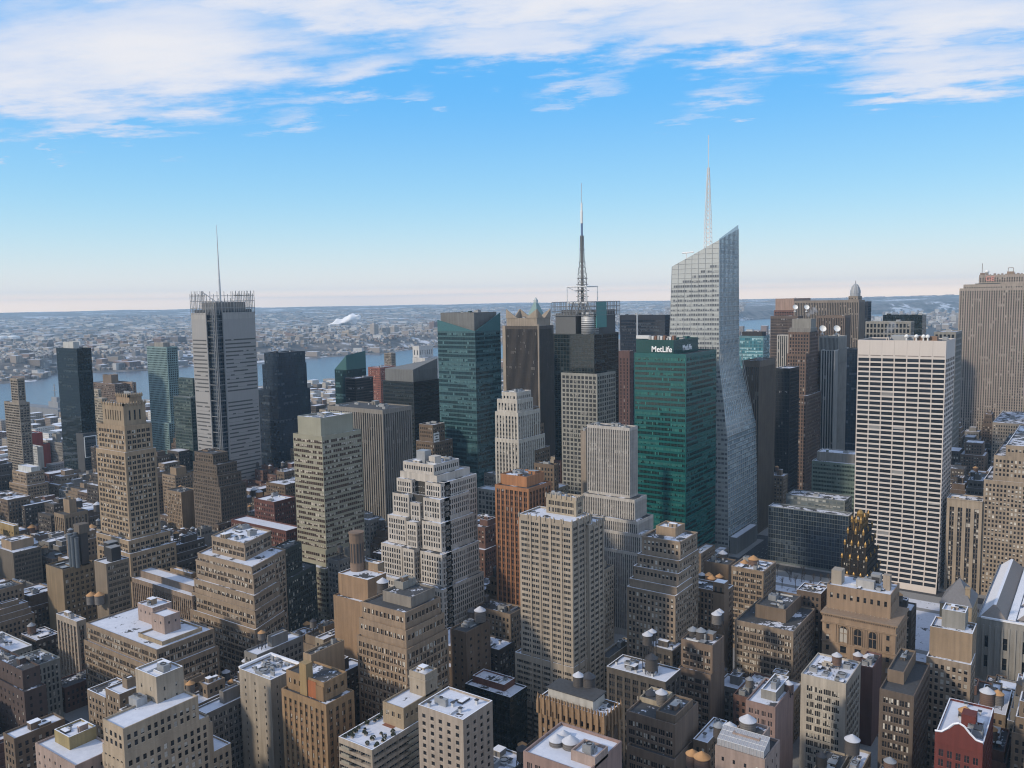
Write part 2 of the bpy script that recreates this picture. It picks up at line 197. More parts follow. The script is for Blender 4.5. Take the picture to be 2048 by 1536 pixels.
 ('loft_building', 'low building with snowy roof tucked behind the dark stone loft', 'building', 'dark_loft', (-178.8, 392.0, 0.0), [[-15.7, 0.0, 0.0, 14.4, 47.5, None]], {'sn': 1}),
 ('loft_building', 'pinkish loft with a dark tarred box on top right of the twin tank brown loft', 'building', 'pink_loft', (-110.0, 345.0, 0.0), [[-6.4, 0.0, 0.0, 18.0, 62.2, 'grey_blank'], [-10.5, 2.1, -7.0, 18.1, 59.0, None]], {'sn': 0.6}),
 ('loft_building', 'plain brown brick tower building with cream rooftop room in the lower right centre', 'building', 'brown_triple', (-136.4, 302.0, 0.0), [[-8.5, 0.0, 0.0, 17.4, 62.7, 'brown_blank'], [-21.0, -11.1, 10.0, 21.4, 61.2, 'cream_blank'], [-21.0, 0.7, -2.0, 21.4, 60.0, None], [-19.2, 1.9, -5.0, 12.7, 47.1, None]], {'sn': 0.2}),
 ('gothic_building', 'gothic tan loft with pointed piers and battlements below the cream apartment tower', 'building', 'gothic', (-145.5, 260.0, 0.0), [[-28.8, 0.0, 0.0, 12.7, 77.7, None]], {'goth': 1, 'sn': 0.5}),
 ('loft_building', 'white roofed pink loft with a cluster of three water tanks at the bottom edge', 'building', 'pink_loft', (-117.8, 205.0, 0.0), [[-8.2, 0.0, 0.0, 7.8, 96.6, 'pink_blank'], [-22.0, 0.0, -5.0, 16.5, 94.3, None]], {'sn': 1}),
 ('loft_building', 'pink brick loft with a glazed greenhouse roof at the bottom right', 'building', 'pink_blank', (-88.7, 262.0, 0.0), [[-9.1, 0.0, 0.0, 10.4, 85.0, 'pink_blank'], [-13.6, 3.2, -4.0, 11.1, 81.0, None]], {'sn': 0.3, 'green': 1}),
 ('loft_building', 'low snowy roofed building between two brown brick lofts at lower right', 'building', 'brown_punch', (-126.1, 310.0, 0.0), [[-6.2, 0.0, 0.0, 21.7, 50.8, None]], {'sn': 1}),
 ('garment_building', 'big tan garment loft with wide wedding cake ledges and snowy terraces left of centre', 'building', 'tan_pair2', (-424.3, 316.0, 19.0), [[-32.6, 0.0, 0.0, 29.2, 85.3, None], [-40.3, 12.9, -7.4, 29.3, 75.2, None], [-40.3, 15.5, -9.5, 14.8, 71.5, None], [-39.7, 18.4, -12.7, 14.8, 60.4, None], [-40.7, 20.6, -14.8, 14.9, 52.7, None], [-40.7, 21.7, -16.9, 14.9, 42.3, None]], {'sn': 0.7}),
 ('garment_building', 'dark green black loft building just right of the wedding cake garment loft', 'building', 'dark_loft2', (-426.4, 348.0, 16.0), [[-12.2, 0.0, 0.0, 18.8, 72.7, None], [-12.3, 3.9, -3.1, 30.1, 54.7, None]], {'sn': 0.3}),
 ('garment_building', 'long tan loft with snowy roof and small pink penthouse left of the wedding cake loft', 'building', 'tan_vert', (-484.0, 318.0, 0.0), [[-23.4, 0.0, 0.0, 4.5, 55.1, 'tan_blank'], [-44.5, 21.2, -13.0, -3.0, 54.5, None], [-50.9, 27.2, -18.0, -3.0, 51.0, None]], {'sn': 1}),
 ('garment_building', 'large tan loft with chamfered front and pink penthouses in the left foreground', 'building', 'tan_pair3', (-430.9, 258.0, 0.0), [[-14.8, 0.0, 0.0, 11.8, 61.9, 'pink_blank'], [8.3, 20.5, -6.0, 3.6, 62.9, 'pink_blank'], [8.2, 30.3, -14.0, 10.1, 54.0, 'cream_small'], [-34.1, 34.7, -20.0, 14.5, 52.8, None], [-34.1, 37.9, -22.0, 14.5, 43.6, None]], {'sn': 0.8}),
 ('garment_building', 'narrow cream piered loft with snowy roof left of the chamfered tan loft', 'building', 'cream_vert', (-503.4, 252.0, 0.0), [[-24.3, 0.0, 0.0, 5.8, 40.7, None]], {'sn': 1}),
 ('setback_building', 'cream stepped office building with square penthouse and white cooling unit at bottom left', 'building', 'cream_punch', (-322.9, 193.0, 0.0), [[-15.7, 0.0, 0.0, 12.8, 74.1, 'cream_blank2'], [-10.7, -3.2, -11.0, 1.9, 61.6, 'cream_blank2'], [-5.4, 9.6, -21.0, 12.9, 63.2, None], [-6.7, 9.7, -21.1, 17.6, 52.3, None], [-7.2, 8.7, -21.2, 19.8, 48.4, None], [-9.1, 8.5, -21.3, 28.7, 34.5, None]], {'sn': 0.9}),
 ('setback_building', 'dark brown crenellated loft with tall metal flues at the left', 'building', 'crenel', (-552.6, 270.0, 0.0), [[-22.1, 0.0, 0.0, 21.7, 59.1, None]], {'sn': 0.2}),
 ('setback_building', 'wide brown office building with ledges and snowy roof at the far left edge', 'building', 'brown_band', (-699.9, 304.0, 0.0), [[-16.7, 0.0, 0.0, 17.1, 46.7, 'tan_blank'], [-62.9, 11.1, -4.0, 17.2, 40.7, None], [-62.9, 24.9, -8.0, 17.2, 11.8, None]], {'sn': 0.6}),
 ('office_building', 'plain sided tan loft with two black rooftop boxes below the crowned skyscraper', 'building', 'brown_half', (-495.1, 268.0, 0.0), [[-13.7, 0.0, 0.0, 14.9, 73.5, None]], {'sn': 0.8, 'key': 'blackbox'}),
 ('garment_building', 'tan cornered loft with white penthouse near the left edge of the far avenue', 'building', 'tan_punch3', (-966.0, 446.0, 0.0), [[-29.6, 0.0, 0.0, 9.6, 54.4, 'white_blank'], [-31.2, 0.8, -6.0, 13.5, 49.4, None], [-33.7, 7.4, -9.0, 13.6, 36.2, None], [-34.8, 15.3, -12.0, 13.6, 16.8, None]], {'sn': 0.9}),
 ('garment_building', 'slim tan piered loft with stepped parapet left of the crowned skyscraper', 'building', 'tan_col2', (-793.1, 398.0, 0.0), [[-11.0, 0.0, 0.0, 6.6, 49.3, 'tan_blank'], [-13.4, 4.9, -8.0, 14.7, 37.4, None]], {'sn': 0.2}),
 ('hotel_building', 'red brick hotel building with white painted sign wall on the far avenue', 'building', 'red_punch2', (-1230.2, 570.0, 0.0), [[-24.5, 0.0, 0.0, 17.0, 53.5, None], [-18.3, 6.1, -4.0, 23.3, 37.6, None]], {'sn': 0.4}),
 ('apartment_building', 'narrow white and black patchwork building in front of the red brick hotel', 'building', 'white_patch', (-1149.1, 540.0, 0.0), [[-26.9, 0.0, 0.0, 7.7, 46.8, None]], {'sn': 0.4}),
 ('office_building', 'grey concrete box building topped with pale mechanical boxes beside the red banner wall', 'building', 'grey_punch', (-1219.0, 600.0, 0.0), [[-11.2, 0.0, 0.0, 7.2, 50.2, 'grey_blank'], [-15.9, 23.1, -4.0, 7.2, 39.8, None]], {'sn': 0.4}),
 ('banner_building', 'narrow building wrapped in a bright red banner in the left distance', 'building', 'red_banner', (-1164.3, 590.0, 0.0), [[-14.7, 0.0, 0.0, 4.0, 47.5, None]], {'sn': 0}),
 ('glass_building', 'dark hotel with white outlined rectangle on its side left of the crowned skyscraper', 'hotel', 'dark_hotel', (-1040.5, 545.0, 0.0), [[-16.7, 0.0, 0.0, 17.2, 71.9, None]], {'sn': 0, 'outline': 1}),
 ('brick_building', 'dark tan stepped tower block with tall blank shaft in front of the grey screened skyscraper', 'building', 'brown_step', (-678.7, 470.0, 0.0), [[-8.4, 0.0, 0.0, 7.9, 95.8, 'brown_shaft'], [-8.4, 18.7, -8.0, 8.0, 95.1, None], [-6.8, 28.0, -11.0, 10.6, 86.4, None], [-3.2, 33.6, -14.0, 10.6, 77.6, None], [0.3, 39.9, -17.0, 10.7, 68.5, None]], {'sn': 0.2}),
 ('brick_building', 'long red brick building with snowy roofs below the pale olive banded tower', 'building', 'red_long', (-562.6, 450.0, 0.0), [[-25.8, 0.0, 0.0, 22.2, 65.6, None], [-31.1, 37.9, -20.0, -4.8, 51.3, None]], {'sn': 0.9}),
 ('setback_building', 'dark brown classical building with two ledges left of the pale olive banded tower', 'building', 'brown_punch', (-682.3, 560.0, 0.0), [[-11.6, 0.0, 0.0, 20.9, 58.8, None], [-3.7, 25.0, -20.0, 20.9, 52.0, None], [-5.0, 28.2, -22.0, 4.6, 41.8, None]], {'sn': 0.6}),
 ('brick_building', 'pair of small tan brick buildings with rooftop boxes right of the crowned skyscraper', 'building', 'tan_punch3', (-807.8, 520.0, 0.0), [[-10.9, 0.0, 0.0, 12.0, 57.1, 'tan_blank'], [-18.5, 5.1, -5.0, 16.0, 49.9, None]], {'sn': 0.2}),
 ('brick_building', 'narrow tan loft with blank brown flank below the small tan pair', 'building', 'tan_half', (-701.1, 455.0, 0.0), [[-23.9, 0.0, 0.0, 16.9, 56.2, None]], {'sn': 0.3}),
 ('garment_building', 'tan loft with blank orange side wall and round turret behind it', 'building', 'tan_side', (-326.9, 330.0, 0.0), [[-15.9, 0.0, 0.0, 5.1, 85.3, 'tan_blank'], [-16.6, 6.0, -14.0, 0.4, 81.3, None], [-16.7, 12.0, -18.0, 0.5, 69.9, None]], {'sn': 0.6, 'turret': 1}),
 ('garment_building', 'square tan loft with continuous ledges and grey rooftop room in the centre foreground', 'building', 'tan_ledge', (-276.5, 296.0, 0.0), [[-5.9, 0.0, 0.0, 9.4, 93.8, 'grey_blank'], [-6.0, 12.3, -8.0, 9.4, 91.1, 'grey_punch2'], [-12.4, 15.6, -16.0, 9.5, 86.8, None], [-12.5, 17.8, -18.0, 9.5, 79.4, None], [-12.1, 19.6, -20.0, 9.7, 71.5, None]], {'sn': 0.3}),
 ('loft_building', 'windowless cream walled building with curved snowy roof in the lower left centre', 'building', 'cream_wall', (-314.7, 245.0, 0.0), [[-23.3, 0.0, 0.0, 19.3, 54.6, None]], {'sn': 1, 'key': 'curve'}),
 ('office_building', 'orange and tan piered tower block with painted red strip beside the windowless cream wall', 'building', 'orange_tan', (-293.9, 252.0, 0.0), [[-5.4, 0.0, 0.0, 20.5, 69.1, 'tan_blank'], [-3.1, 21.6, -12.0, 1.4, 66.0, None], [-3.2, 25.7, -15.0, 1.5, 58.4, None]], {'sn': 0.4, 'strip': 1}),
 ('apartment_building', 'cream balcony apartment block with roof garden and square tank tower at bottom centre', 'apartment block', 'cream_bal', (-233.6, 262.0, 0.0), [[-9.1, 0.0, 0.0, 7.9, 70.8, 'cream_blank2'], [-11.8, 0.0, -14.0, 11.1, 61.7, 'cream_small'], [-17.7, 1.3, -34.0, 11.1, 53.3, None]], {'sn': 1, 'garden': 1}),
 ('apartment_building', 'cream apartment wing with square windows and planted roof beyond the balconied block', 'apartment block', 'cream_punch2', (-193.8, 238.0, 0.0), [[-22.5, 0.0, 0.0, 18.7, 72.4, None]], {'sn': 0.8}),
 ('brick_building', 'brown brick tower block with pitted dark roof between the square tan loft and orange tower', 'building', 'brown_vert', (-265.3, 330.0, 0.0), [[-10.6, 0.0, 0.0, 20.7, 59.5, None]], {'sn': 0.2}),
 ('low_building', 'low modern block with snowy sawn roof between the brown tower block and cream apartment tower', 'building', 'red_low', (-241.7, 330.0, 0.0), [[-20.0, 0.0, 0.0, 9.6, 37.5, None], [-21.0, 7.2, -5.0, 9.7, 34.9, 'black_glass']], {'sn': 0.6}),
 ('office_building', 'small white roofed grey building behind the white ziggurat and the orange tower', 'building', 'grey_punch', (-468.9, 640.0, 0.0), [[-19.0, 0.0, 0.0, 14.7, 64.0, None], [-11.8, 14.3, -20.0, -5.7, 54.2, 'grey_grid']], {'sn': 0.9}),
 ('brick_building', 'brown brick building with snowy corner and fans behind the orange brick tower', 'building', 'brown_punch', (-331.6, 520.0, 0.0), [[-17.7, 0.0, 0.0, 6.2, 107.9, None]], {'sn': 0.4}),
 ('office_block', 'white roofed dark low block at left edge behind the black crenellated loft', 'building', 'brown_punch', (-875.3, 380.0, 0.0), [[-47.7, 0.0, 0.0, 21.2, 42.8, None]], {'sn': 0.5}),
 ('office_building', 'ochre building corner with snowy roof at the left edge', 'building', 'ochre', (-752.9, 330.0, 0.0), [[-62.0, 0.0, 0.0, 4.0, 45.9, None]], {'sn': 0.7}),
 ('classical_building', 'grey limestone corniced building with flat snowy roof touching the far left edge', 'building', 'grey_classic', (-523.1, 222.0, 0.0), [[-38.7, 0.0, 0.0, 12.5, 27.8, None]], {'sn': 0.9}),
 ('classical_building', 'grey limestone corniced building with snow patched dark roof, second from left edge', 'building', 'grey_classic', (-470.1, 212.0, 0.0), [[-21.4, 0.0, 0.0, 12.7, 36.2, None]], {'sn': 0.5}),
 ('brick_building', 'dark brick stepped building at the lower left edge', 'building', 'brown_dark', (-431.7, 188.0, 0.0), [[-56.9, 0.0, 0.0, 8.5, 51.7, None], [-56.9, 4.9, -2.0, 8.5, 42.8, None]], {'sn': 0.3}),
 ('loft_building', 'snow roofed brown loft in the bottom left corner', 'building', 'brown_punch', (-379.7, 160.0, 0.0), [[-10.0, 0.0, 0.0, 21.9, 44.7, None]], {'sn': 0.9}),
 ('low_building', 'low snowy roof with yellow brick stair house at the bottom left', 'building', 'pink_blank', (-348.4, 168.0, 0.0), [[-12.3, 0.0, 0.0, 11.6, 51.1, 'yellow_blank'], [-16.9, 15.6, -6.0, 11.6, 46.4, None]], {'sn': 1}),
]
CLOUDS = [(0.9865, 0.2576, 0.2611, 0.0857, -0.12, 0.92), (1.1138, 0.2272, 0.1444, 0.0686, -0.1, 0.85), (1.0621, 0.1914, 0.1278, 0.0257, -0.05, 0.72), (0.8604, 0.1994, 0.0833, 0.0206, -0.2, 0.66), (0.7819, 0.2482, 0.1111, 0.0343, -0.25, 0.8), (0.7096, 0.2311, 0.0389, 0.0137, -0.1, 0.55), (0.622, 0.3392, 0.7778, 0.0714, 0, 0.95), (0.6004, 0.282, 0.1833, 0.0354, -0.05, 0.8), (0.5385, 0.2324, 0.0944, 0.016, -0.2, 0.58), (0.3772, 0.218, 0.0889, 0.0217, -0.1, 0.74), (0.4263, 0.2027, 0.0389, 0.0103, -0.15, 0.55), (0.1479, 0.2254, 0.1444, 0.04, 0.05, 0.82), (0.2226, 0.206, 0.0611, 0.0137, 0, 0.62), (0.1722, 0.2703, 0.2333, 0.0514, 0, 0.9), (0.3724, 0.2879, 0.2778, 0.0429, 0, 0.9), (1.0793, 0.1512, 0.0111, 0.0057, 0, 0.6), (1.1431, 0.144, 0.0111, 0.0057, 0, 0.6)]
COAST = [(-0.4, 12081), (0.052, 12081), (0.1877, 10438), (0.2681, 9573), (0.3182, 8554), (0.3534, 7987), (0.3977, 6328), (0.5121, 5114), (0.653, 4310), (0.7291, 4075), (0.7639, 3817), (0.8041, 3706), (0.8537, 3628), (0.9152, 3438), (0.9786, 3400), (1.0244, 3264), (1.0778, 3292), (1.1104, 3303), (1.1267, 3050), (1.1599, 3012), (1.4599, 3463)]
FILL = [
 (-213.4, -200.8, 148.5, 178.2, 70.4, 'tanf', 0.6, 'taller snow patched tan brick building in front of the windowless cream building'),
 (-227.7, -204.6, 179.5, 209.2, 53.6, 'redf', 0.8, 'taller snow roofed red brick building in front of the windowless cream building'),
 (-275.2, -263.3, 148.5, 178.2, 52.0, 'redf', 1.0, 'taller snow roofed red brick building in front of the cream stepped office'),
 (-74.9, -58.5, 309.5, 339.2, 44.2, 'tanf', 1.0, 'taller snow roofed tan brick building left of the red gabled building'),
 (-92.6, -75.5, 309.5, 339.2, 32.2, 'greyf', 0.3, 'medium snow patched grey stone building right of the greenhouse loft'),
 (-284.3, -263.3, 179.5, 209.2, 33.2, 'brownf', 0.8, 'medium snow roofed brown brick building left of the windowless cream building'),
 (-69.7, -54.1, 340.5, 355.2, 38.3, 'tanf', 1.0, 'medium snow roofed tan brick building left of the red gabled building'),
 (-19.4, -8.4, 340.5, 370.2, 69.9, 'tanf', 0.8, 'taller snow roofed tan brick building in front of the stone library'),
 (-310.9, -284.9, 179.5, 209.2, 23.7, 'darkf', 0.8, 'low snow roofed dark brown building in front of the cream stepped office'),
 (-82.6, -76.8, 340.5, 370.2, 34.1, 'creamf', 1.0, 'medium snow roofed cream brick building in front of the white terracotta loft'),
 (-96.9, -83.2, 340.5, 370.2, 31.5, 'creamf', 0.3, 'medium snow patched cream brick building in front of the white terracotta loft'),
 (-14.9, 8.4, 390.0, 419.7, 63.3, 'greyf', 0.6, 'taller snow patched grey stone building right of the stone library'),
 (-26.9, -15.5, 390.0, 419.7, 61.2, 'tanf', 0.6, 'taller snow patched tan brick building in front of the stone library'),
 (-102.1, -93.2, 309.5, 339.2, 28.7, 'creamf', 0.6, 'medium snow patched cream brick building right of the greenhouse loft'),
 (-18.2, 3.9, 421.0, 450.7, 36.8, 'redf', 0.6, 'medium snow patched red brick building in front of the stone library'),
 (-31.0, -18.8, 421.0, 450.7, 49.5, 'greyf', 1.0, 'taller snow roofed grey stone building in front of the stone library'),
 (-445.2, -433.0, 148.5, 178.2, 20.9, 'brownf', 0.3, 'low snow patched brown brick building left of the cream stepped office'),
 (-383.2, -367.6, 194.5, 209.2, 52.5, 'tanf', 0.6, 'taller snow patched tan brick building in front of the chamfered tan loft'),
 (-466.7, -445.8, 148.5, 178.2, 38.1, 'brownf', 1.0, 'medium snow roofed brown brick building left of the flue topped loft'),
 (-25.5, -12.5, 470.5, 500.2, 30.2, 'redf', 1.0, 'medium snow roofed red brick building in front of the stone library'),
 (-43.4, -26.1, 470.5, 500.2, 27.0, 'greyf', 1.0, 'medium snow roofed grey stone building in front of the stone library'),
 (-353.7, -343.6, 260.0, 289.7, 54.4, 'greyf', 1.0, 'taller snow roofed grey stone building behind the windowless cream building'),
 (-483.4, -467.3, 148.5, 178.2, 38.5, 'greyf', 0.6, 'medium snow patched grey stone building left of the flue topped loft'),
 (-143.6, -129.8, 485.5, 500.2, 59.3, 'brownf', 0.6, 'taller snow patched brown brick building in front of the grey glass slab'),
 (-15.9, 6.0, 501.5, 531.2, 21.6, 'creamf', 0.8, 'low snow roofed cream brick building right of the stone library'),
 (-34.6, -16.5, 501.5, 531.2, 18.2, 'redf', 0.6, 'low snow patched red brick building in front of the stone library'),
 (-49.5, -35.2, 501.5, 531.2, 13.5, 'brownf', 0.3, 'low snow patched brown brick building in front of the stone library'),
 (-43.1, -31.6, 421.0, 450.7, 41.6, 'tanf', 1.0, 'medium snow roofed tan brick building right of the round balcony tower'),
 (-305.7, -280.1, 390.0, 404.7, 46.8, 'tanf', 0.3, 'taller snow patched tan brick building left of the cream apartment tower'),
 (-159.8, -146.0, 405.0, 419.7, 29.6, 'greyf', 1.0, 'medium snow roofed grey stone building right of the twin tank loft'),
 (-384.9, -373.1, 309.5, 339.2, 32.1, 'brownf', 0.3, 'medium snow patched brown brick building behind the windowless cream building'),
 (-400.1, -385.5, 309.5, 339.2, 31.6, 'tanf', 1.0, 'medium snow roofed tan brick building behind the windowless cream building'),
 (-217.6, -193.1, 260.0, 289.7, 34.6, 'greyf', 1.0, 'medium snow roofed grey stone building left of the gothic loft'),
 (-39.6, -27.5, 390.0, 419.7, 37.2, 'redf', 0.3, 'medium snow patched red brick building right of the red gabled building'),
 (-556.1, -538.3, 179.5, 209.2, 37.8, 'brownf', 0.3, 'medium snow patched brown brick building left of the flue topped loft'),
 (-367.0, -355.4, 194.5, 209.2, 57.3, 'tanf', 0.6, 'second taller snow patched tan brick building in front of the chamfered tan loft, counting outward'),
 (-416.3, -404.7, 148.5, 178.2, 27.3, 'redf', 0.3, 'medium snow patched red brick building left of the cream stepped office'),
 (-598.3, -582.6, 229.0, 258.7, 47.9, 'tanf', 0.3, 'taller snow patched tan brick building left of the flue topped loft'),
 (-432.4, -416.9, 148.5, 178.2, 24.0, 'greyf', 0.8, 'low snow roofed grey stone building left of the cream stepped office'),
 (-433.9, -423.1, 390.0, 419.7, 54.8, 'greyf', 0.1, 'taller dark roofed grey stone building behind the orange walled loft'),
 (-623.6, -598.9, 229.0, 258.7, 42.3, 'darkf', 0.8, 'taller snow roofed dark brown building left of the flue topped loft'),
 (-142.8, -133.8, 501.5, 531.2, 51.0, 'tanf', 0.6, 'taller snow patched tan brick building left of the grey glass slab'),
 (-636.4, -624.2, 229.0, 258.7, 41.3, 'brownf', 1.0, 'second medium snow roofed brown brick building left of the flue topped loft, counting outward'),
 (-648.9, -623.6, 260.0, 289.7, 28.9, 'greyf', 0.3, 'second medium snow patched grey stone building left of the flue topped loft, counting outward'),
 (-662.9, -637.0, 229.0, 258.7, 36.8, 'tanf', 0.1, 'medium dark roofed tan brick building left of the flue topped loft'),
 (-582.0, -570.6, 229.0, 258.7, 38.2, 'tanf', 0.6, 'medium snow patched tan brick building left of the flue topped loft'),
 (-667.5, -649.5, 260.0, 289.7, 27.5, 'greyf', 0.3, 'third medium snow patched grey stone building left of the flue topped loft, counting outward'),
 (-680.7, -663.5, 229.0, 258.7, 33.8, 'greyf', 0.6, 'fourth medium snow patched grey stone building left of the flue topped loft, counting outward'),
 (-26.7, -14.2, 712.0, 741.7, 69.5, 'creamf', 1.0, 'taller snow roofed cream brick building right of the stone library'),
 (-684.1, -668.1, 260.0, 289.7, 24.8, 'brownf', 0.6, 'low snow patched brown brick building left of the flue topped loft'),
 (-698.8, -684.7, 260.0, 289.7, 20.6, 'brownf', 0.8, 'low snow roofed brown brick building left of the flue topped loft'),
 (-381.8, -372.4, 229.0, 258.7, 34.3, 'tanf', 0.1, 'medium dark roofed tan brick building behind the cream stepped office'),
 (-558.0, -538.3, 244.0, 258.7, 23.8, 'darkf', 0.8, 'low snow roofed dark brown building left of the flue topped loft'),
 (-722.9, -699.4, 260.0, 289.7, 16.1, 'darkf', 0.6, 'low snow patched dark brown building left of the flue topped loft'),
 (-414.4, -398.9, 340.5, 370.2, 21.8, 'darkf', 0.8, 'low snow roofed dark brown building left of the orange walled loft'),
 (-749.1, -723.5, 260.0, 289.7, 51.7, 'creamf', 0.1, 'taller dark roofed cream brick building left of the white penthoused loft'),
 (-715.9, -702.1, 340.5, 370.2, 36.2, 'greyf', 0.6, 'medium snow patched grey stone building behind the flue topped loft'),
 (-728.5, -716.5, 340.5, 370.2, 34.9, 'greyf', 0.6, 'second medium snow patched grey stone building behind the flue topped loft, counting outward'),
 (-402.6, -382.0, 275.0, 289.7, 19.0, 'tanf', 1.0, 'low snow roofed tan brick building left of the windowless cream building'),
 (-271.2, -263.3, 662.5, 692.2, 13.4, 'greyf', 1.0, 'low snow roofed grey stone building behind the twin turret loft'),
 (-372.5, -357.5, 309.5, 339.2, 41.0, 'tanf', 0.1, 'medium dark roofed tan brick building left of the orange walled loft'),
 (-623.0, -601.4, 260.0, 289.7, 33.8, 'tanf', 1.0, 'medium snow roofed tan brick building left of the flue topped loft'),
 (-352.1, -342.8, 229.0, 258.7, 37.1, 'greyf', 1.0, 'medium snow roofed grey stone building left of the windowless cream building'),
 (-371.8, -352.7, 229.0, 258.7, 36.5, 'tanf', 0.8, 'medium snow roofed tan brick building behind the cream stepped office'),
 (-271.5, -263.3, 631.5, 661.2, 23.2, 'tanf', 1.0, 'low snow roofed tan brick building right of the five setback tower'),
 (-667.8, -647.7, 421.0, 450.7, 26.4, 'greyf', 1.0, 'medium snow roofed grey stone building left of the blank shafted tower'),
 (-99.8, -87.4, 516.5, 531.2, 47.9, 'darkf', 0.8, 'taller snow roofed dark brown building behind the palazzo building'),
 (-276.1, -263.3, 838.5, 853.2, 48.8, 'tanf', 0.8, 'taller snow roofed tan brick building behind the grey glass slab'),
 (-144.8, -124.9, 421.0, 435.7, 27.5, 'creamf', 0.8, 'medium snow roofed cream brick building right of the twin tank loft'),
 (-368.5, -354.3, 260.0, 289.7, 38.3, 'darkf', 1.0, 'medium snow roofed dark brown building behind the windowless cream building'),
 (-283.9, -263.3, 355.5, 370.2, 41.3, 'darkf', 0.8, 'medium snow roofed dark brown building left of the cream apartment tower'),
 (-749.4, -729.1, 340.5, 370.2, 30.3, 'greyf', 0.6, 'third medium snow patched grey stone building behind the flue topped loft, counting outward'),
 (-868.6, -848.7, 309.5, 339.2, 39.2, 'creamf', 1.0, 'medium snow roofed cream brick building left of the white penthoused loft'),
 (-221.5, -215.0, 390.0, 419.7, 35.8, 'creamf', 0.1, 'medium dark roofed cream brick building behind the dark stone loft'),
 (-775.8, -767.0, 309.5, 324.2, 43.5, 'tanf', 0.8, 'taller snow roofed tan brick building left of the white penthoused loft'),
 (-381.4, -369.1, 260.0, 289.7, 22.4, 'greyf', 1.0, 'low snow roofed grey stone building behind the windowless cream building'),
 (-600.8, -587.1, 260.0, 289.7, 36.1, 'brownf', 1.0, 'third medium snow roofed brown brick building left of the flue topped loft, counting outward'),
 (-871.8, -864.0, 390.0, 419.7, 36.0, 'darkf', 0.8, 'medium snow roofed dark brown building in front of the white penthoused loft'),
 (-704.7, -678.7, 324.5, 339.2, 30.7, 'brownf', 0.1, 'medium dark roofed brown brick building behind the flue topped loft'),
 (-767.9, -747.3, 582.0, 611.7, 48.5, 'redf', 0.1, 'taller dark roofed red brick building behind the olive banded tower'),
 (-908.6, -889.4, 340.5, 370.2, 33.3, 'darkf', 1.0, 'medium snow roofed dark brown building left of the white penthoused loft'),
 (-227.7, -209.2, 309.5, 339.2, 10.9, 'tanf', 0.1, 'low dark roofed tan brick building left of the gothic loft'),
 (-930.3, -909.2, 340.5, 370.2, 31.1, 'tanf', 1.0, 'medium snow roofed tan brick building left of the white penthoused loft'),
 (-848.1, -833.1, 309.5, 339.2, 35.9, 'redf', 0.3, 'medium snow patched red brick building left of the white penthoused loft'),
 (-943.3, -930.9, 340.5, 370.2, 48.8, 'redf', 0.3, 'taller snow patched red brick building left of the white penthoused loft'),
 (-638.9, -619.0, 309.5, 339.2, 55.7, 'tanf', 0.8, 'taller snow roofed tan brick building behind the flue topped loft'),
 (-838.1, -813.3, 390.0, 419.7, 42.5, 'darkf', 0.3, 'taller snow patched dark brown building right of the white penthoused loft'),
 (-605.5, -590.4, 390.0, 419.7, 44.0, 'greyf', 0.1, 'taller dark roofed grey stone building in front of the blank shafted tower'),
 (-604.3, -598.6, 421.0, 450.7, 47.9, 'brownf', 0.1, 'taller dark roofed brown brick building behind the olive banded tower'),
 (-958.3, -943.9, 470.5, 500.2, 32.3, 'greyf', 1.0, 'medium snow roofed grey stone building right of the red bannered building'),
 (-145.4, -129.2, 390.0, 419.7, 34.0, 'redf', 0.3, 'medium snow patched red brick building right of the twin tank loft'),
 (-999.6, -985.4, 390.0, 419.7, 29.8, 'creamf', 0.6, 'medium snow patched cream brick building left of the white penthoused loft'),
 (-983.6, -958.9, 470.5, 500.2, 39.0, 'tanf', 0.8, 'medium snow roofed tan brick building in front of the red bannered building'),
 (-135.2, -110.4, 1065.0, 1094.7, 60.1, 'brownf', 0.8, 'taller snow roofed brown brick building right of the white gridded slab'),
 (-895.2, -880.8, 405.0, 419.7, 33.5, 'tanf', 0.8, 'medium snow roofed tan brick building in front of the white penthoused loft'),
 (-1026.1, -1000.2, 390.0, 419.7, 39.9, 'brownf', 0.3, 'medium snow patched brown brick building left of the white penthoused loft'),
 (-1034.4, -1008.1, 421.0, 450.7, 55.2, 'darkf', 0.6, 'taller snow patched dark brown building left of the white penthoused loft'),
 (-701.5, -681.3, 340.5, 370.2, 37.5, 'darkf', 0.1, 'medium dark roofed dark brown building behind the flue topped loft'),
 (-1048.9, -1026.7, 390.0, 419.7, 30.9, 'tanf', 0.6, 'medium snow patched tan brick building left of the white penthoused loft'),
 (-119.4, -104.5, 873.0, 902.7, 50.8, 'brownf', 0.6, 'taller snow patched brown brick building left of the stone library'),
 (-922.2, -907.7, 421.0, 450.7, 25.9, 'redf', 0.8, 'medium snow roofed red brick building in front of the white penthoused loft'),
 (-1052.7, -1035.0, 421.0, 450.7, 30.4, 'tanf', 0.6, 'second medium snow patched tan brick building left of the white penthoused loft, counting outward'),
 (-497.0, -473.4, 470.5, 485.2, 57.7, 'greyf', 0.6, 'taller snow patched grey stone building in front of the olive banded tower'),
 (-141.5, -116.5, 1114.5, 1144.2, 28.2, 'darkf', 0.8, 'medium snow roofed dark brown building left of the stone library'),
 (-1026.6, -1004.2, 501.5, 531.2, 28.2, 'tanf', 0.1, 'medium dark roofed tan brick building right of the red bannered building'),
 (-1052.7, -1027.2, 501.5, 531.2, 28.4, 'creamf', 0.6, 'medium snow patched cream brick building left of the red bannered building'),
 (-943.3, -918.6, 470.5, 500.2, 29.3, 'tanf', 0.1, 'second medium dark roofed tan brick building right of the red bannered building, counting outward'),
 (-130.2, -117.9, 1145.5, 1175.2, 37.9, 'redf', 1.0, 'medium snow roofed red brick building left of the stone library'),
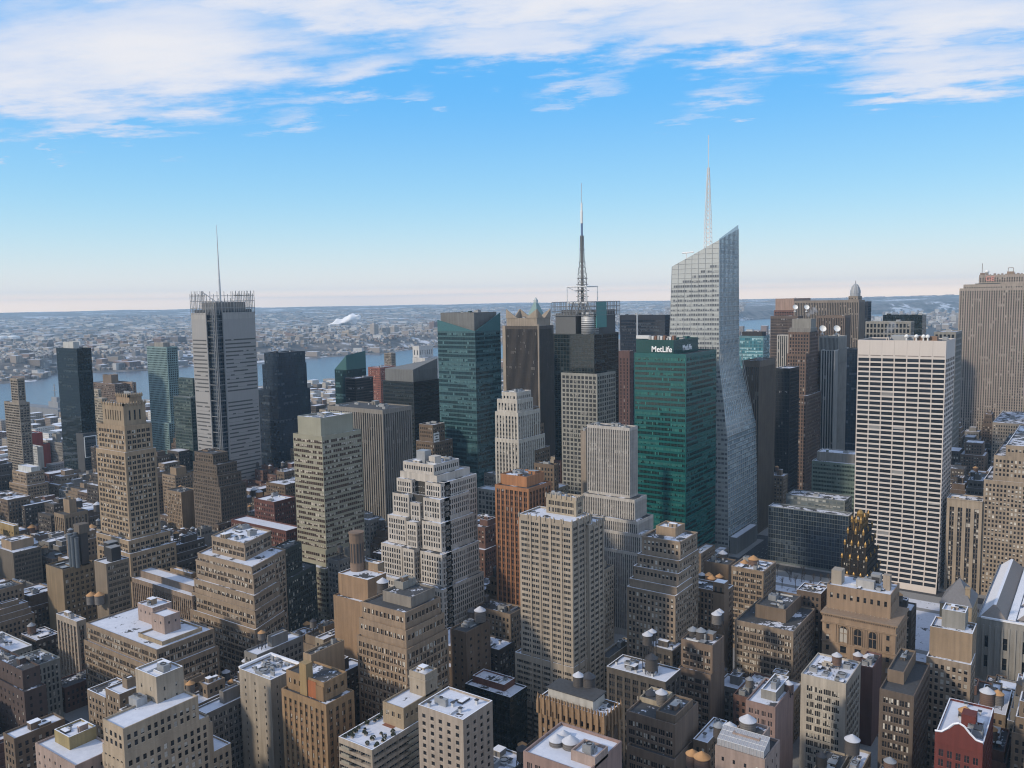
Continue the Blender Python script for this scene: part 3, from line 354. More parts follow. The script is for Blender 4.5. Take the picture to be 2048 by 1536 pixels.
 (-141.1, -130.8, 1145.5, 1175.2, 47.3, 'tanf', 1.0, 'taller snow roofed tan brick building right of the white gridded slab'),
 (-126.9, -104.1, 1034.0, 1063.7, 31.4, 'tanf', 0.8, 'medium snow roofed tan brick building left of the stone library'),
 (-920.1, -897.3, 582.0, 596.7, 56.9, 'darkf', 0.8, 'taller snow roofed dark brown building in front of the turquoise tower'),
 (-134.4, -124.1, 1195.0, 1224.7, 30.0, 'tanf', 0.6, 'medium snow patched tan brick building left of the stone library'),
 (-149.8, -135.0, 1195.0, 1224.7, 46.3, 'greyf', 1.0, 'taller snow roofed grey stone building right of the white gridded slab'),
 (-937.1, -920.7, 582.0, 596.7, 36.3, 'redf', 0.6, 'medium snow patched red brick building behind the crowned tan skyscraper'),
 (-620.9, -606.1, 390.0, 419.7, 36.4, 'redf', 1.0, 'medium snow roofed red brick building behind the wedding cake loft'),
 (-415.2, -403.2, 275.0, 289.7, 14.7, 'tanf', 0.3, 'low snow patched tan brick building left of the windowless cream building'),
 (-1003.6, -985.1, 501.5, 531.2, 33.0, 'brownf', 0.1, 'medium dark roofed brown brick building right of the red bannered building'),
 (-907.1, -886.3, 421.0, 450.7, 26.5, 'brownf', 0.8, 'medium snow roofed brown brick building right of the white penthoused loft'),
 (-638.6, -621.5, 390.0, 419.7, 37.9, 'brownf', 0.6, 'medium snow patched brown brick building left of the blank shafted tower'),
 (-152.2, -140.6, 1226.0, 1255.7, 37.1, 'brownf', 0.1, 'medium dark roofed brown brick building right of the white gridded slab'),
 (-832.5, -823.2, 309.5, 339.2, 30.1, 'creamf', 0.6, 'second medium snow patched cream brick building left of the white penthoused loft, counting outward'),
 (-161.9, -137.8, 1275.5, 1305.2, 41.6, 'greyf', 1.0, 'medium snow roofed grey stone building right of the white gridded slab'),
 (-402.6, -389.4, 501.5, 531.2, 57.1, 'darkf', 0.6, 'taller snow patched dark brown building left of the orange brick tower'),
 (-902.5, -883.6, 551.0, 580.7, 47.6, 'tanf', 1.0, 'taller snow roofed tan brick building behind the crowned tan skyscraper'),
 (-143.5, -127.5, 1034.0, 1063.7, 33.1, 'greyf', 0.3, 'medium snow patched grey stone building left of the stone library'),
 (-502.7, -494.7, 179.5, 209.2, 20.5, 'redf', 1.0, 'low snow roofed red brick building left of the flue topped loft'),
 (-863.4, -838.7, 390.0, 419.7, 9, 'tanf', 0.6, 'low snow patched tan brick building in front of the white penthoused loft'),
 (-693.9, -668.4, 421.0, 450.7, 23.9, 'creamf', 0.8, 'low snow roofed cream brick building left of the blank shafted tower'),
 (-490.9, -476.1, 229.0, 258.7, 15.0, 'redf', 0.3, 'low snow patched red brick building in front of the flue topped loft'),
 (-885.7, -861.3, 421.0, 450.7, 29.2, 'tanf', 0.6, 'medium snow patched tan brick building in front of the red bannered building'),
 (-139.2, -114.5, 953.5, 983.2, 49.7, 'darkf', 0.3, 'taller snow patched dark brown building left of the stone library'),
 (-772.6, -750.0, 340.5, 370.2, 27.3, 'brownf', 0.8, 'medium snow roofed brown brick building in front of the white penthoused loft'),
 (-100.3, -84.8, 823.5, 853.2, 65.5, 'greyf', 1.0, 'taller snow roofed grey stone building left of the stone library'),
 (-429.3, -417.8, 551.0, 580.7, 41.7, 'tanf', 1.0, 'medium snow roofed tan brick building left of the orange brick tower'),
 (-127.3, -101.6, 984.5, 1014.2, 29.2, 'redf', 0.1, 'medium dark roofed red brick building left of the stone library'),
 (-137.2, -124.5, 1275.5, 1305.2, 66.6, 'brownf', 0.6, 'taller snow patched brown brick building right of the white gridded slab'),
 (-103.9, -84.9, 873.0, 902.7, 59.9, 'brownf', 0.1, 'taller dark roofed brown brick building left of the stone library'),
 (-48.2, -22.2, 1034.0, 1063.7, 43.2, 'tanf', 0.6, 'taller snow patched tan brick building right of the stone library'),
 (-168.8, -145.4, 421.0, 435.7, 22.0, 'brownf', 0.1, 'low dark roofed brown brick building right of the twin tank loft'),
 (-680.7, -668.2, 340.5, 370.2, 40.3, 'greyf', 1.0, 'medium snow roofed grey stone building left of the black boxed loft'),
 (-379.3, -359.6, 470.5, 500.2, 66.6, 'redf', 0.6, 'taller snow patched red brick building left of the orange brick tower'),
 (-47.3, -23.5, 1065.0, 1094.7, 37.6, 'brownf', 0.8, 'medium snow roofed brown brick building right of the stone library'),
 (-148.7, -135.8, 1065.0, 1094.7, 49.8, 'darkf', 0.8, 'taller snow roofed dark brown building behind the white gridded slab'),
 (-754.8, -731.0, 551.0, 580.7, 33.5, 'brownf', 0.6, 'medium snow patched brown brick building left of the olive banded tower'),
 (-984.5, -968.6, 501.5, 531.2, 34.3, 'greyf', 0.3, 'medium snow patched grey stone building right of the red bannered building'),
 (-1008.3, -984.2, 470.5, 500.2, 39.4, 'redf', 1.0, 'medium snow roofed red brick building in front of the red bannered building'),
 (-860.7, -839.2, 421.0, 450.7, 28.2, 'brownf', 0.6, 'medium snow patched brown brick building right of the red bannered building'),
 (-356.9, -350.2, 309.5, 339.2, 43.8, 'creamf', 0.8, 'taller snow roofed cream brick building behind the orange walled loft'),
 (-551.0, -538.3, 340.5, 370.2, 58.7, 'darkf', 0.6, 'taller snow patched dark brown building behind the wedding cake loft'),
 (-62.8, -44.0, 470.5, 500.2, 22.2, 'redf', 0.3, 'low snow patched red brick building behind the round balcony tower'),
 (-192.5, -180.5, 260.0, 289.7, 41.1, 'greyf', 0.1, 'medium dark roofed grey stone building left of the gothic loft'),
 (-472.8, -459.1, 470.5, 500.2, 49.7, 'brownf', 0.3, 'taller snow patched brown brick building behind the white ziggurat'),
 (-72.5, -50.1, 501.5, 516.2, 11.8, 'darkf', 0.8, 'low snow roofed dark brown building behind the round balcony tower'),
 (-934.2, -922.8, 421.0, 450.7, 24.1, 'redf', 1.0, 'low snow roofed red brick building in front of the white penthoused loft'),
 (-918.0, -898.4, 470.5, 500.2, 29.1, 'brownf', 0.8, 'medium snow roofed brown brick building left of the crowned tan skyscraper'),
 (-768.8, -749.5, 390.0, 419.7, 17.2, 'tanf', 0.6, 'low snow patched tan brick building behind the black boxed loft'),
 (-943.6, -934.8, 421.0, 450.7, 22.1, 'darkf', 0.1, 'low dark roofed dark brown building in front of the white penthoused loft'),
 (-398.3, -376.2, 340.5, 370.2, 25.9, 'darkf', 1.0, 'medium snow roofed dark brown building behind the orange walled loft'),
 (-442.4, -429.9, 551.0, 580.7, 39.6, 'brownf', 0.8, 'medium snow roofed brown brick building behind the white ziggurat'),
 (-968.0, -952.6, 501.5, 531.2, 35.9, 'tanf', 0.3, 'medium snow patched tan brick building left of the crowned tan skyscraper'),
 (-275.2, -263.3, 470.5, 485.2, 53.6, 'creamf', 0.1, 'taller dark roofed cream brick building left of the five setback tower'),
 (-730.4, -711.8, 551.0, 580.7, 38.1, 'darkf', 0.8, 'medium snow roofed dark brown building behind the olive banded tower'),
 (-963.6, -937.7, 582.0, 611.7, 30.7, 'greyf', 1.0, 'medium snow roofed grey stone building behind the crowned tan skyscraper'),
 (-1017.8, -1008.9, 470.5, 500.2, 36.3, 'tanf', 0.8, 'medium snow roofed tan brick building behind the white penthoused loft'),
 (-473.1, -455.1, 582.0, 611.7, 28.5, 'redf', 1.0, 'medium snow roofed red brick building behind the white ziggurat'),
 (-746.7, -726.1, 582.0, 611.7, 45.7, 'redf', 0.3, 'taller snow patched red brick building behind the olive banded tower'),
 (-647.1, -630.5, 421.0, 450.7, 28.1, 'redf', 0.8, 'medium snow roofed red brick building in front of the blank shafted tower'),
 (-113.9, -89.4, 953.5, 983.2, 35.9, 'tanf', 1.0, 'second medium snow roofed tan brick building left of the stone library, counting outward'),
 (-718.9, -705.3, 324.5, 339.2, 28.5, 'darkf', 0.6, 'medium snow patched dark brown building left of the flue topped loft'),
 (-1043.4, -1021.1, 904.0, 933.7, 66.9, 'darkf', 1.0, 'taller snow roofed dark brown building left of the slanted teal hotel'),
 (-430.6, -406.1, 421.0, 450.7, 51.1, 'darkf', 0.6, 'taller snow patched dark brown building behind the white ziggurat'),
 (-308.3, -298.7, 260.0, 289.7, 50.5, 'darkf', 1.0, 'taller snow roofed dark brown building behind the windowless cream building'),
 (-140.0, -116.5, 1226.0, 1255.7, 28.4, 'darkf', 0.3, 'medium snow patched dark brown building behind the stone library'),
 (-165.1, -152.8, 1226.0, 1255.7, 30.4, 'tanf', 0.6, 'medium snow patched tan brick building right of the white gridded slab'),
 (-984.8, -959.9, 390.0, 419.7, 24.1, 'redf', 1.0, 'low snow roofed red brick building left of the white penthoused loft'),
 (-46.3, -20.0, 838.5, 853.2, 48.8, 'tanf', 1.0, 'taller snow roofed tan brick building behind the stone library'),
 (-388.8, -368.2, 501.5, 531.2, 51.5, 'tanf', 0.6, 'taller snow patched tan brick building behind the orange brick tower'),
 (-454.1, -445.4, 712.0, 741.7, 68.2, 'redf', 1.0, 'taller snow roofed red brick building right of the copper domed tower'),
 (-928.0, -903.1, 551.0, 580.7, 53.4, 'brownf', 0.1, 'taller dark roofed brown brick building behind the crowned tan skyscraper'),
 (-45.1, -20.6, 873.0, 902.7, 62.2, 'tanf', 0.6, 'taller snow patched tan brick building behind the stone library'),
 (-577.9, -551.6, 340.5, 370.2, 46.1, 'tanf', 1.0, 'taller snow roofed tan brick building left of the wedding cake loft'),
 (-1042.6, -1028.0, 485.5, 500.2, 33.9, 'darkf', 0.6, 'medium snow patched dark brown building behind the white penthoused loft'),
 (-56.0, -30.3, 904.0, 933.7, 42.2, 'darkf', 0.8, 'taller snow roofed dark brown building behind the stone library'),
 (-310.5, -284.5, 340.5, 370.2, 41.4, 'brownf', 1.0, 'medium snow roofed brown brick building right of the square ledged loft'),
 (-725.5, -704.4, 582.0, 611.7, 53.5, 'redf', 1.0, 'taller snow roofed red brick building behind the olive banded tower'),
 (-838.6, -813.3, 421.0, 450.7, 29.9, 'brownf', 0.8, 'medium snow roofed brown brick building right of the red bannered building'),
 (-888.8, -865.8, 340.5, 370.2, 16.6, 'creamf', 0.6, 'low snow patched cream brick building left of the white penthoused loft'),
 (-58.4, -32.2, 953.5, 983.2, 29.7, 'redf', 0.3, 'medium snow patched red brick building behind the stone library'),
 (-164.3, -150.4, 1195.0, 1224.7, 57.1, 'tanf', 0.6, 'taller snow patched tan brick building right of the white gridded slab'),
 (-454.5, -428.2, 582.0, 611.7, 31.2, 'redf', 0.8, 'medium snow roofed red brick building behind the orange brick tower'),
 (-897.8, -876.0, 470.5, 500.2, 50.6, 'darkf', 0.8, 'taller snow roofed dark brown building behind the crowned tan skyscraper'),
 (-653.5, -639.2, 390.0, 419.7, 28.9, 'creamf', 0.8, 'medium snow roofed cream brick building behind the crowned tan skyscraper'),
 (-668.2, -654.1, 390.0, 419.7, 35.3, 'greyf', 0.8, 'second medium snow roofed grey stone building behind the crowned tan skyscraper, counting outward'),
 (-440.3, -419.6, 662.5, 692.2, 51.2, 'creamf', 1.0, 'taller snow roofed cream brick building left of the white pinstriped tower'),
 (-952.0, -940.3, 501.5, 531.2, 33.4, 'tanf', 1.0, 'medium snow roofed tan brick building behind the crowned tan skyscraper'),
 (-323.8, -309.9, 421.0, 450.7, 52.1, 'tanf', 0.1, 'taller dark roofed tan brick building behind the orange brick tower'),
 (-1020.5, -998.5, 904.0, 933.7, 62.0, 'creamf', 0.3, 'taller snow patched cream brick building left of the slanted teal hotel'),
 (-348.9, -324.4, 421.0, 450.7, 41.7, 'brownf', 0.6, 'medium snow patched brown brick building left of the orange brick tower'),
 (-715.2, -694.5, 421.0, 450.7, 20.9, 'redf', 1.0, 'low snow roofed red brick building behind the crowned tan skyscraper'),
 (-748.9, -731.3, 390.0, 419.7, 30.2, 'creamf', 0.1, 'medium dark roofed cream brick building behind the black boxed loft'),
 (-982.7, -964.2, 582.0, 611.7, 47.1, 'brownf', 0.3, 'taller snow patched brown brick building behind the crowned tan skyscraper'),
 (-1036.1, -1028.7, 551.0, 580.7, 55.4, 'darkf', 1.0, 'taller snow roofed dark brown building right of the red bannered building'),
 (-831.3, -813.3, 340.5, 370.2, 25.5, 'brownf', 0.6, 'medium snow patched brown brick building in front of the white penthoused loft'),
 (-91.5, -78.4, 904.0, 933.7, 60.3, 'brownf', 0.8, 'taller snow roofed brown brick building behind the stone library'),
 (-865.2, -848.4, 340.5, 370.2, 20.4, 'tanf', 1.0, 'low snow roofed tan brick building left of the white penthoused loft'),
 (-394.7, -379.9, 470.5, 500.2, 57.5, 'greyf', 0.6, 'taller snow patched grey stone building behind the white ziggurat'),
 (-766.3, -755.4, 551.0, 580.7, 34.3, 'redf', 0.3, 'medium snow patched red brick building behind the blank shafted tower'),
 (-186.5, -162.5, 1275.5, 1305.2, 30.0, 'greyf', 0.8, 'medium snow roofed grey stone building behind the white gridded slab'),
 (-856.1, -839.0, 501.5, 531.2, 49.0, 'tanf', 0.6, 'taller snow patched tan brick building behind the crowned tan skyscraper'),
 (-915.3, -895.8, 405.0, 419.7, 29.8, 'tanf', 1.0, 'second medium snow roofed tan brick building in front of the white penthoused loft, counting outward'),
 (-146.9, -127.9, 984.5, 1014.2, 29.7, 'tanf', 0.8, 'third medium snow roofed tan brick building left of the stone library, counting outward'),
 (-103.5, -79.8, 1034.0, 1063.7, 37.3, 'darkf', 0.8, 'medium snow roofed dark brown building behind the stone library'),
 (-109.8, -85.7, 1065.0, 1094.7, 33.5, 'redf', 0.3, 'second medium snow patched red brick building behind the stone library, counting outward'),
 (-115.9, -100.3, 1114.5, 1144.2, 23.8, 'tanf', 0.3, 'low snow patched tan brick building behind the stone library'),
 (-678.2, -655.6, 501.5, 531.2, 28.8, 'creamf', 0.3, 'medium snow patched cream brick building behind the olive banded tower'),
 (-732.2, -715.8, 421.0, 450.7, 28.1, 'greyf', 0.3, 'medium snow patched grey stone building behind the crowned tan skyscraper'),
 (-692.9, -678.8, 501.5, 531.2, 26.8, 'tanf', 0.6, 'medium snow patched tan brick building behind the olive banded tower'),
 (-765.0, -745.8, 470.5, 500.2, 30.5, 'brownf', 0.6, 'second medium snow patched brown brick building left of the blank shafted tower, counting outward'),
 (-847.8, -831.9, 340.5, 370.2, 21.5, 'redf', 0.8, 'second low snow roofed red brick building left of the white penthoused loft, counting outward'),
 (-117.2, -92.1, 904.0, 933.7, 30.6, 'redf', 0.3, 'medium snow patched red brick building left of the stone library'),
 (-137.4, -117.8, 904.0, 933.7, 34.3, 'redf', 1.0, 'second medium snow roofed red brick building left of the stone library, counting outward'),
 (-766.7, -744.6, 631.5, 661.2, 64.0, 'tanf', 0.1, 'taller dark roofed tan brick building behind the olive banded tower'),
 (-566.3, -554.6, 873.0, 902.7, 34.3, 'creamf', 0.3, 'medium snow patched cream brick building right of the copper domed tower'),
 (-888.3, -880.4, 582.0, 611.7, 34.3, 'tanf', 0.3, 'medium snow patched tan brick building behind the blank shafted tower'),
 (-941.2, -928.6, 551.0, 580.7, 37.3, 'brownf', 1.0, 'medium snow roofed brown brick building behind the crowned tan skyscraper'),
 (-1028.1, -1011.5, 551.0, 580.7, 57.3, 'brownf', 0.6, 'taller snow patched brown brick building right of the red bannered building'),
 (-988.3, -976.4, 631.5, 661.2, 65.1, 'brownf', 0.1, 'taller dark roofed brown brick building behind the turquoise tower'),
]
FILLS = []
AVOID = [(-1047, 473, 34, 22), (-1079, 560, 41, 25), (-1289, 722, 49, 26), (-1271, 738, 41, 19), (-1112, 603, 37, 19), (-1018, 646, 35, 26), (-1181, 1246, 26, 22), (-1010, 1164, 31, 40), (-984, 1019, 30, 35), (-893, 1344, 27, 30), (-516, 1044, 49, 26), (-367, 1045, 32, 27), (-317, 1005, 23, 21), (-372, 1192, 35, 28), (-420, 1373, 32, 61), (-341, 1288, 62, 34), (-294, 1135, 34, 31), (-358, 1514, 24, 30), (-321, 1432, 20, 28), (-261, 1014, 24, 45), (-242, 1212, 44, 28), (-266, 1437, 44, 33), (-160, 1126, 28, 42), (-115, 1380, 77, 76), (-82, 1220, 48, 76), (-976, 447, 41, 29), (-1236, 580, 28, 30), (-1163, 544, 29, 20), (-1215, 602, 36, 22), (-1172, 592, 23, 18), (-1049, 554, 24, 25)]
TANKS = [
 (-162.2, 270.0, 87.1, 9, 2.1, 'dark', 'snow', 'dark water tank with snowy cap on the gothic loft roof'),
 (-158.9, 272.0, 87.1, 10.5, 2.6, 'dark', 'dark', 'bigger all dark water tank on the gothic loft roof'),
 (-155.2, 318.0, 62.7, 8, 2.6, 'dark', 'dark', 'dark water tank with dark cone on the plain brown tower building'),
 (-148.2, 314.0, 66.4, 8, 2.4, 'grey', 'snow', 'grey water tank with metal ribs beside the dark one on plain brown tower building'),
 (-134.2, 210.0, 96.9, 8, 2.3, 'grey', 'snow', 'left tank of the cluster of three at the bottom edge'),
 (-134.8, 215.0, 95.8, 8, 2.3, 'grey', 'snow', 'rear tank of the cluster of three at the bottom edge'),
 (-129.8, 211.0, 97.4, 8, 2.5, 'grey', 'snow', 'right tank of the cluster of three at the bottom edge'),
 (-176.3, 358.0, 70.3, 22, 2.4, 'dark', 'snow', 'snow capped dark tank high on the frame over the dark stone loft'),
 (-176.8, 364.0, 69.4, 22, 2.1, 'dark', 'snow', 'second snow capped tank behind on the frame over the dark stone loft'),
 (-173.2, 356.0, 60.8, 13, 3.0, 'dark', 'dark', 'open dark tank lower on the frame over the dark stone loft'),
 (-168.9, 395.0, 62.0, 9, 2.6, 'dark', 'grey', 'left pale roofed tank of the pair on the twin tank loft'),
 (-163.7, 393.0, 63.3, 9, 2.6, 'dark', 'grey', 'right pale roofed tank of the pair on the twin tank loft'),
 (-159.9, 404.0, 69.2, 9, 2.5, 'grey', 'snow', 'pale tank with snowy cone on the dark rooftop right of the twin tank loft'),
 (-160.7, 410.0, 68.2, 9, 2.3, 'dark', 'snow', 'half hidden dark tank behind the pale one right of the twin tank loft'),
 (-112.0, 262.0, 74.8, 8, 2.2, 'brown', 'orange', 'left rust topped tank near the bottom edge beside the greenhouse loft'),
 (-107.7, 260.0, 76.3, 8, 2.7, 'brown', 'orange', 'right larger rust topped tank near the bottom edge beside the greenhouse loft'),
 (-118.2, 302.0, 65.6, 8, 2.2, 'dark', 'grey', 'grey lidded tank right of the narrow snowy roof'),
 (-113.1, 300.0, 67.9, 8, 2.5, 'brown', 'snow', 'brown snow lidded tank right of the narrow snowy roof'),
 (-94.8, 268.0, 89.6, 9, 2.7, 'grey', 'snow', 'tank in a steel cage above the greenhouse loft'),
 (-103.6, 418.0, 55.2, 9, 2.3, 'brown', 'snow', 'brown tank with white cap behind the white terracotta loft'),
 (-101.5, 452.0, 43.7, 8, 2.4, 'brown', 'snow', 'left tank of the white capped pair right of the white terracotta loft'),
 (-96.2, 450.0, 44.6, 8, 2.4, 'brown', 'snow', 'right tank of the white capped pair right of the white terracotta loft'),
 (-113.3, 362.0, 62.5, 8, 2.5, 'brown', 'snow', 'snow capped tank on the pinkish loft with tarred box'),
 (-108.7, 358.0, 62.9, 7, 1.9, 'brown', 'snow', 'smaller snow capped tank on the pinkish loft with tarred box'),
 (-76.8, 336.0, 57.5, 9, 2.8, 'dark', 'snow', 'large dark tank with white cap at the foot of the white terracotta loft'),
 (-42.0, 372.0, 63.5, 8, 2.5, 'brown', 'orange', 'rust topped tank above the red gabled building'),
 (-36.4, 392.0, 65.2, 8, 2.8, 'brown', 'snow', 'red brown tank with wide white cap at the right edge'),
 (-32.7, 394.0, 64.1, 8, 2.3, 'grey', 'orange', 'tank with tan cone beside the wide white cap at the right edge'),
 (-223.5, 560.0, 47.2, 8, 4.0, 'brown', 'orange', 'squat wide tank on the tank crowded brown building'),
 (-218.4, 563.0, 50.9, 13, 3.0, 'dark', 'snow', 'tall dark tank with snowy lid on the tank crowded brown building'),
 (-216.1, 532.0, 44.0, 8, 2.6, 'brown', 'orange', 'left small tan coned tank of three in front of the tank crowded building'),
 (-212.4, 528.0, 43.7, 8, 2.8, 'brown', 'orange', 'front tan coned tank of three in front of the tank crowded building'),
 (-207.9, 530.0, 44.9, 8, 2.5, 'brown', 'orange', 'right tan coned tank of three in front of the tank crowded building'),
 (-221.9, 534.0, 42.4, 9, 2.4, 'dark', 'snow', 'white coned dark tank at the far left of the tank crowded building'),
 (-185.6, 532.0, 60.7, 15, 3.3, 'brown', 'orange', 'very tall dark tank on the tan loft below the crystal skyscraper'),
 (-192.3, 534.0, 56.1, 8, 3.2, 'brown', 'orange', 'squat tan coned tank on the tan loft below the crystal skyscraper'),
 (-917.1, 420.0, 14.4, 8, 3.2, 'orange', 'snow', 'orange tank with snowy cone at the left below the white penthoused loft'),
 (-863.1, 395.0, 17.1, 7, 4.0, 'brown', 'orange', 'wide low tank with rust cone at the left edge rooftops'),
 (-1010.3, 440.0, 26.3, 9, 4.0, 'grey', 'grey', 'left grey tank of the pair at the far left edge'),
 (-1010.3, 446.0, 27.4, 9, 3.6, 'grey', 'grey', 'right grey tank of the pair at the far left edge'),
 (-819.3, 420.0, 44.0, 8, 3.6, 'dark', 'snow', 'snow coned tank left of the crowned tan skyscraper'),
 (-775.3, 415.0, 46.6, 8, 3.4, 'dark', 'snow', 'snow coned tank touching the crowned tan skyscraper'),
 (-668.3, 352.0, 54.5, 7, 3.4, 'brown', 'orange', 'rust coned tank behind the black rooftop box'),
 (-503.4, 262.0, 56.4, 8, 2.8, 'grey', 'orange', 'left rust coned tank of the pair above the chamfered tan loft'),
 (-497.8, 264.0, 56.9, 8, 2.8, 'grey', 'orange', 'right rust coned tank of the pair above the chamfered tan loft'),
 (-739.8, 480.0, 54.1, 8, 3.2, 'dark', 'orange', 'dark tank with rusty lid on the small tan pair of buildings'),
 (-653.0, 500.0, 58.2, 9, 3.2, 'dark', 'snow', 'dark tank with white cone left of the bright orange tank'),
 (-643.2, 498.0, 57.8, 10, 3.2, 'orange', 'snow', 'bright orange tank with white cone left of the olive banded tower'),
 (-656.4, 496.0, 51.4, 7, 2.8, 'grey', 'snow', 'small grey tank with white cone lower left of the orange tank'),
 (-299.9, 306.0, 89.3, 11, 2.9, 'dark', 'snow', 'dark tank with half snowy cone beside the square ledged tan loft'),
 (-267.5, 345.0, 68.5, 8, 3.0, 'grey', 'snow', 'grey tank with snowy cone before the orange brick tower'),
 (-276.5, 350.0, 64.6, 8, 2.8, 'dark', 'dark', 'dark tank left of the grey one before the orange brick tower'),
 (-237.6, 266.0, 71.7, 3.2, 3.0, 'dark', 'snow', 'dark conical tank roof sunk inside the square tank tower of roof garden block'),
]
FAR = [(-3319, 3192, 74.7, 49, 100, 'pale_tan', 'tan slab tower alone on the far river bank left of the cluster'), (-3301, 3263, 58.6, 27, 79, 'brown', 'short brown tower just right of the tan slab on the far bank'), (-3280, 3345, 106.8, 33, 173, 'cream', 'leftmost and tallest of three slender towers on far bank'), (-3265, 3419, 85.2, 36, 158, 'cream', 'middle of the three slender towers on far bank'), (-3281, 3504, 87.5, 37, 166, 'cream', 'rightmost of the three slender towers on far bank'), (-3275, 3836, 102.0, 36, 119, 'brown', 'rose brown tower on the far bank beside the V topped teal tower'), (-4917, 2660, 60.2, 66, 76, 'tan', 'pale block left of three blocks on the far plain'), (-4862, 2741, 54.2, 92, 69, 'brown', 'wide brown block in the middle of three far plain blocks'), (-4818, 2803, 51.9, 59, 69, 'grey', 'grey block right of three far plain blocks'), (-3718, 1826, 75.6, 29, 88, 'grey', 'grey block on the far bank left of the black glass tower'), (-3563, 2256, 78.7, 69, 70, 'brown', 'brown blocks above the turquoise tower on the far bank'), (-3567, 2345, 81.4, 65, 100, 'grey', 'grey brown slab right behind the turquoise tower on far bank'), (-2929, 1713, 28.5, 104, 62, 'brown', 'long brown brick block on the far waterfront'), (-2913, 1733, 3.8, 80, 50, 'cream', 'cream low block on the far waterfront')]
M = {'nyt_sw': (-812.3, 551.0, 227.1), 'nyt_se': (-772.1, 551.0, 226.8), 'conde_mast': (-432.8, 735.0, 222.7), 'conde_top': (-431.6, 735.0, 341.9), 'bofa_se_top': (-286.0, 722.0, 278.3), 'bofa_mast': (-305.6, 745.0, 275.0), 'bofa_mast_top': (-304.8, 745.0, 373.9), 'nyt_mast_top': (-782.7, 570.0, 313.5), 'nyt_mast': (-786.3, 570.0, 228.7), 'b_se0': (-270.0, 715.3, 0.0), 'b_ne0': (-276.9, 791.4, 0.0), 'b_sw0': (-353.4, 756.7, 0.0), 'nyt_w': 40.2, 'nyt_d': 52.3, 'w_top': 43.1, 'd_top': 46.3, 'z_sw': 256.8, 'z_ne': 290.4, 'z_se': 278.3, 'dishA': (-339.6, 1120.0, 212.6), 'dishB': (-324.9, 1120.0, 212.4), 'dishC': (-273.0, 1005.0, 189.5), 'dishD': (-257.4, 1005.0, 189.6), 'ge1': (-129.7, 1332.0, 247.0), 'steam1': (-149.4, 730.0, 196.9), 'steam2': (-278.3, 960.0, 205.6), 'truck': (-270.3, 506.4, 2.0), 'street1': (-263.4, 360.0, 0.0), 'street2': (-170.3, 541.2, 0.0), 'smokeA': (-5952, 5420, 10), 'smokeB': (-7498, 7244, 10), 'ship': (-2038, 970, 0), 'tankA': (-5937, 2693, 5), 'tankB': (-5950, 2624, 5)}

build_world()
W.cycles.sampling_method = 'MANUAL'; W.cycles.sample_map_resolution = 512

# ------------------------------------------------------------ materials
MATS = {}
def pbr(name):
    m = bpy.data.materials.new(name); m.use_nodes = True; g = NT(m.node_tree)
    p = g.n('ShaderNodeBsdfPrincipled'); o = g.n('ShaderNodeOutputMaterial'); g.l(p.outputs[0], o.inputs[0])
    return m, g, p
def wall_mat(col, rough=.85, var=.2, brick=True, metal=0, streak=.34):
    k = ('wall', col, rough, var, metal, streak)
    if k in MATS: return MATS[k]
    m, g, p = pbr('wall_surface')
    tc = g.n('ShaderNodeTexCoord'); oc = tc.outputs['Object']
    n1 = g.noise(oc, .07, 5); n2 = g.noise(oc, 1.6, 5, .7)
    mp = g.n('ShaderNodeMapping'); mp.inputs['Scale'].default_value = (.55, .55, .035); g.l(oc, mp.inputs[0])
    n3 = g.noise(mp.outputs[0], 1.0, 4)
    f = g.m('ADD', g.m('ADD', g.m('MULTIPLY', g.m('SUBTRACT', n1, .5), var*2.2), g.m('MULTIPLY', g.m('SUBTRACT', n2, .5), var)), g.m('MULTIPLY', g.m('SUBTRACT', n3, .5), streak*2))
    f = g.m('ADD', f, 1.0)
    if brick:
        oi = g.n('ShaderNodeObjectInfo'); f = g.m('MULTIPLY', f, g.m('ADD', .93, g.m('MULTIPLY', oi.outputs['Random'], .14)))
    vm = g.n('ShaderNodeVectorMath', operation='SCALE'); vm.inputs[0].default_value = (col[0]*.665, col[1]*.655, col[2]*.65); g.l(f, vm.inputs['Scale'])
    g.l(vm.outputs[0], p.inputs['Base Color']); p.inputs['Roughness'].default_value = rough; p.inputs['Metallic'].default_value = metal
    MATS[k] = m; return m
def flat_mat(name, col, rough=.6, metal=0):
    k = ('flat', name)
    if k in MATS: return MATS[k]
    m, g, p = pbr(name)
    tc = g.n('ShaderNodeTexCoord'); n = g.noise(tc.outputs['Object'], .9, 4)
    f = g.m('ADD', .8, g.m('MULTIPLY', n, .4))
    vm = g.n('ShaderNodeVectorMath', operation='SCALE'); vm.inputs[0].default_value = col; g.l(f, vm.inputs['Scale'])
    g.l(vm.outputs[0], p.inputs['Base Color']); p.inputs['Roughness'].default_value = rough; p.inputs['Metallic'].default_value = metal
    MATS[k] = m; return m
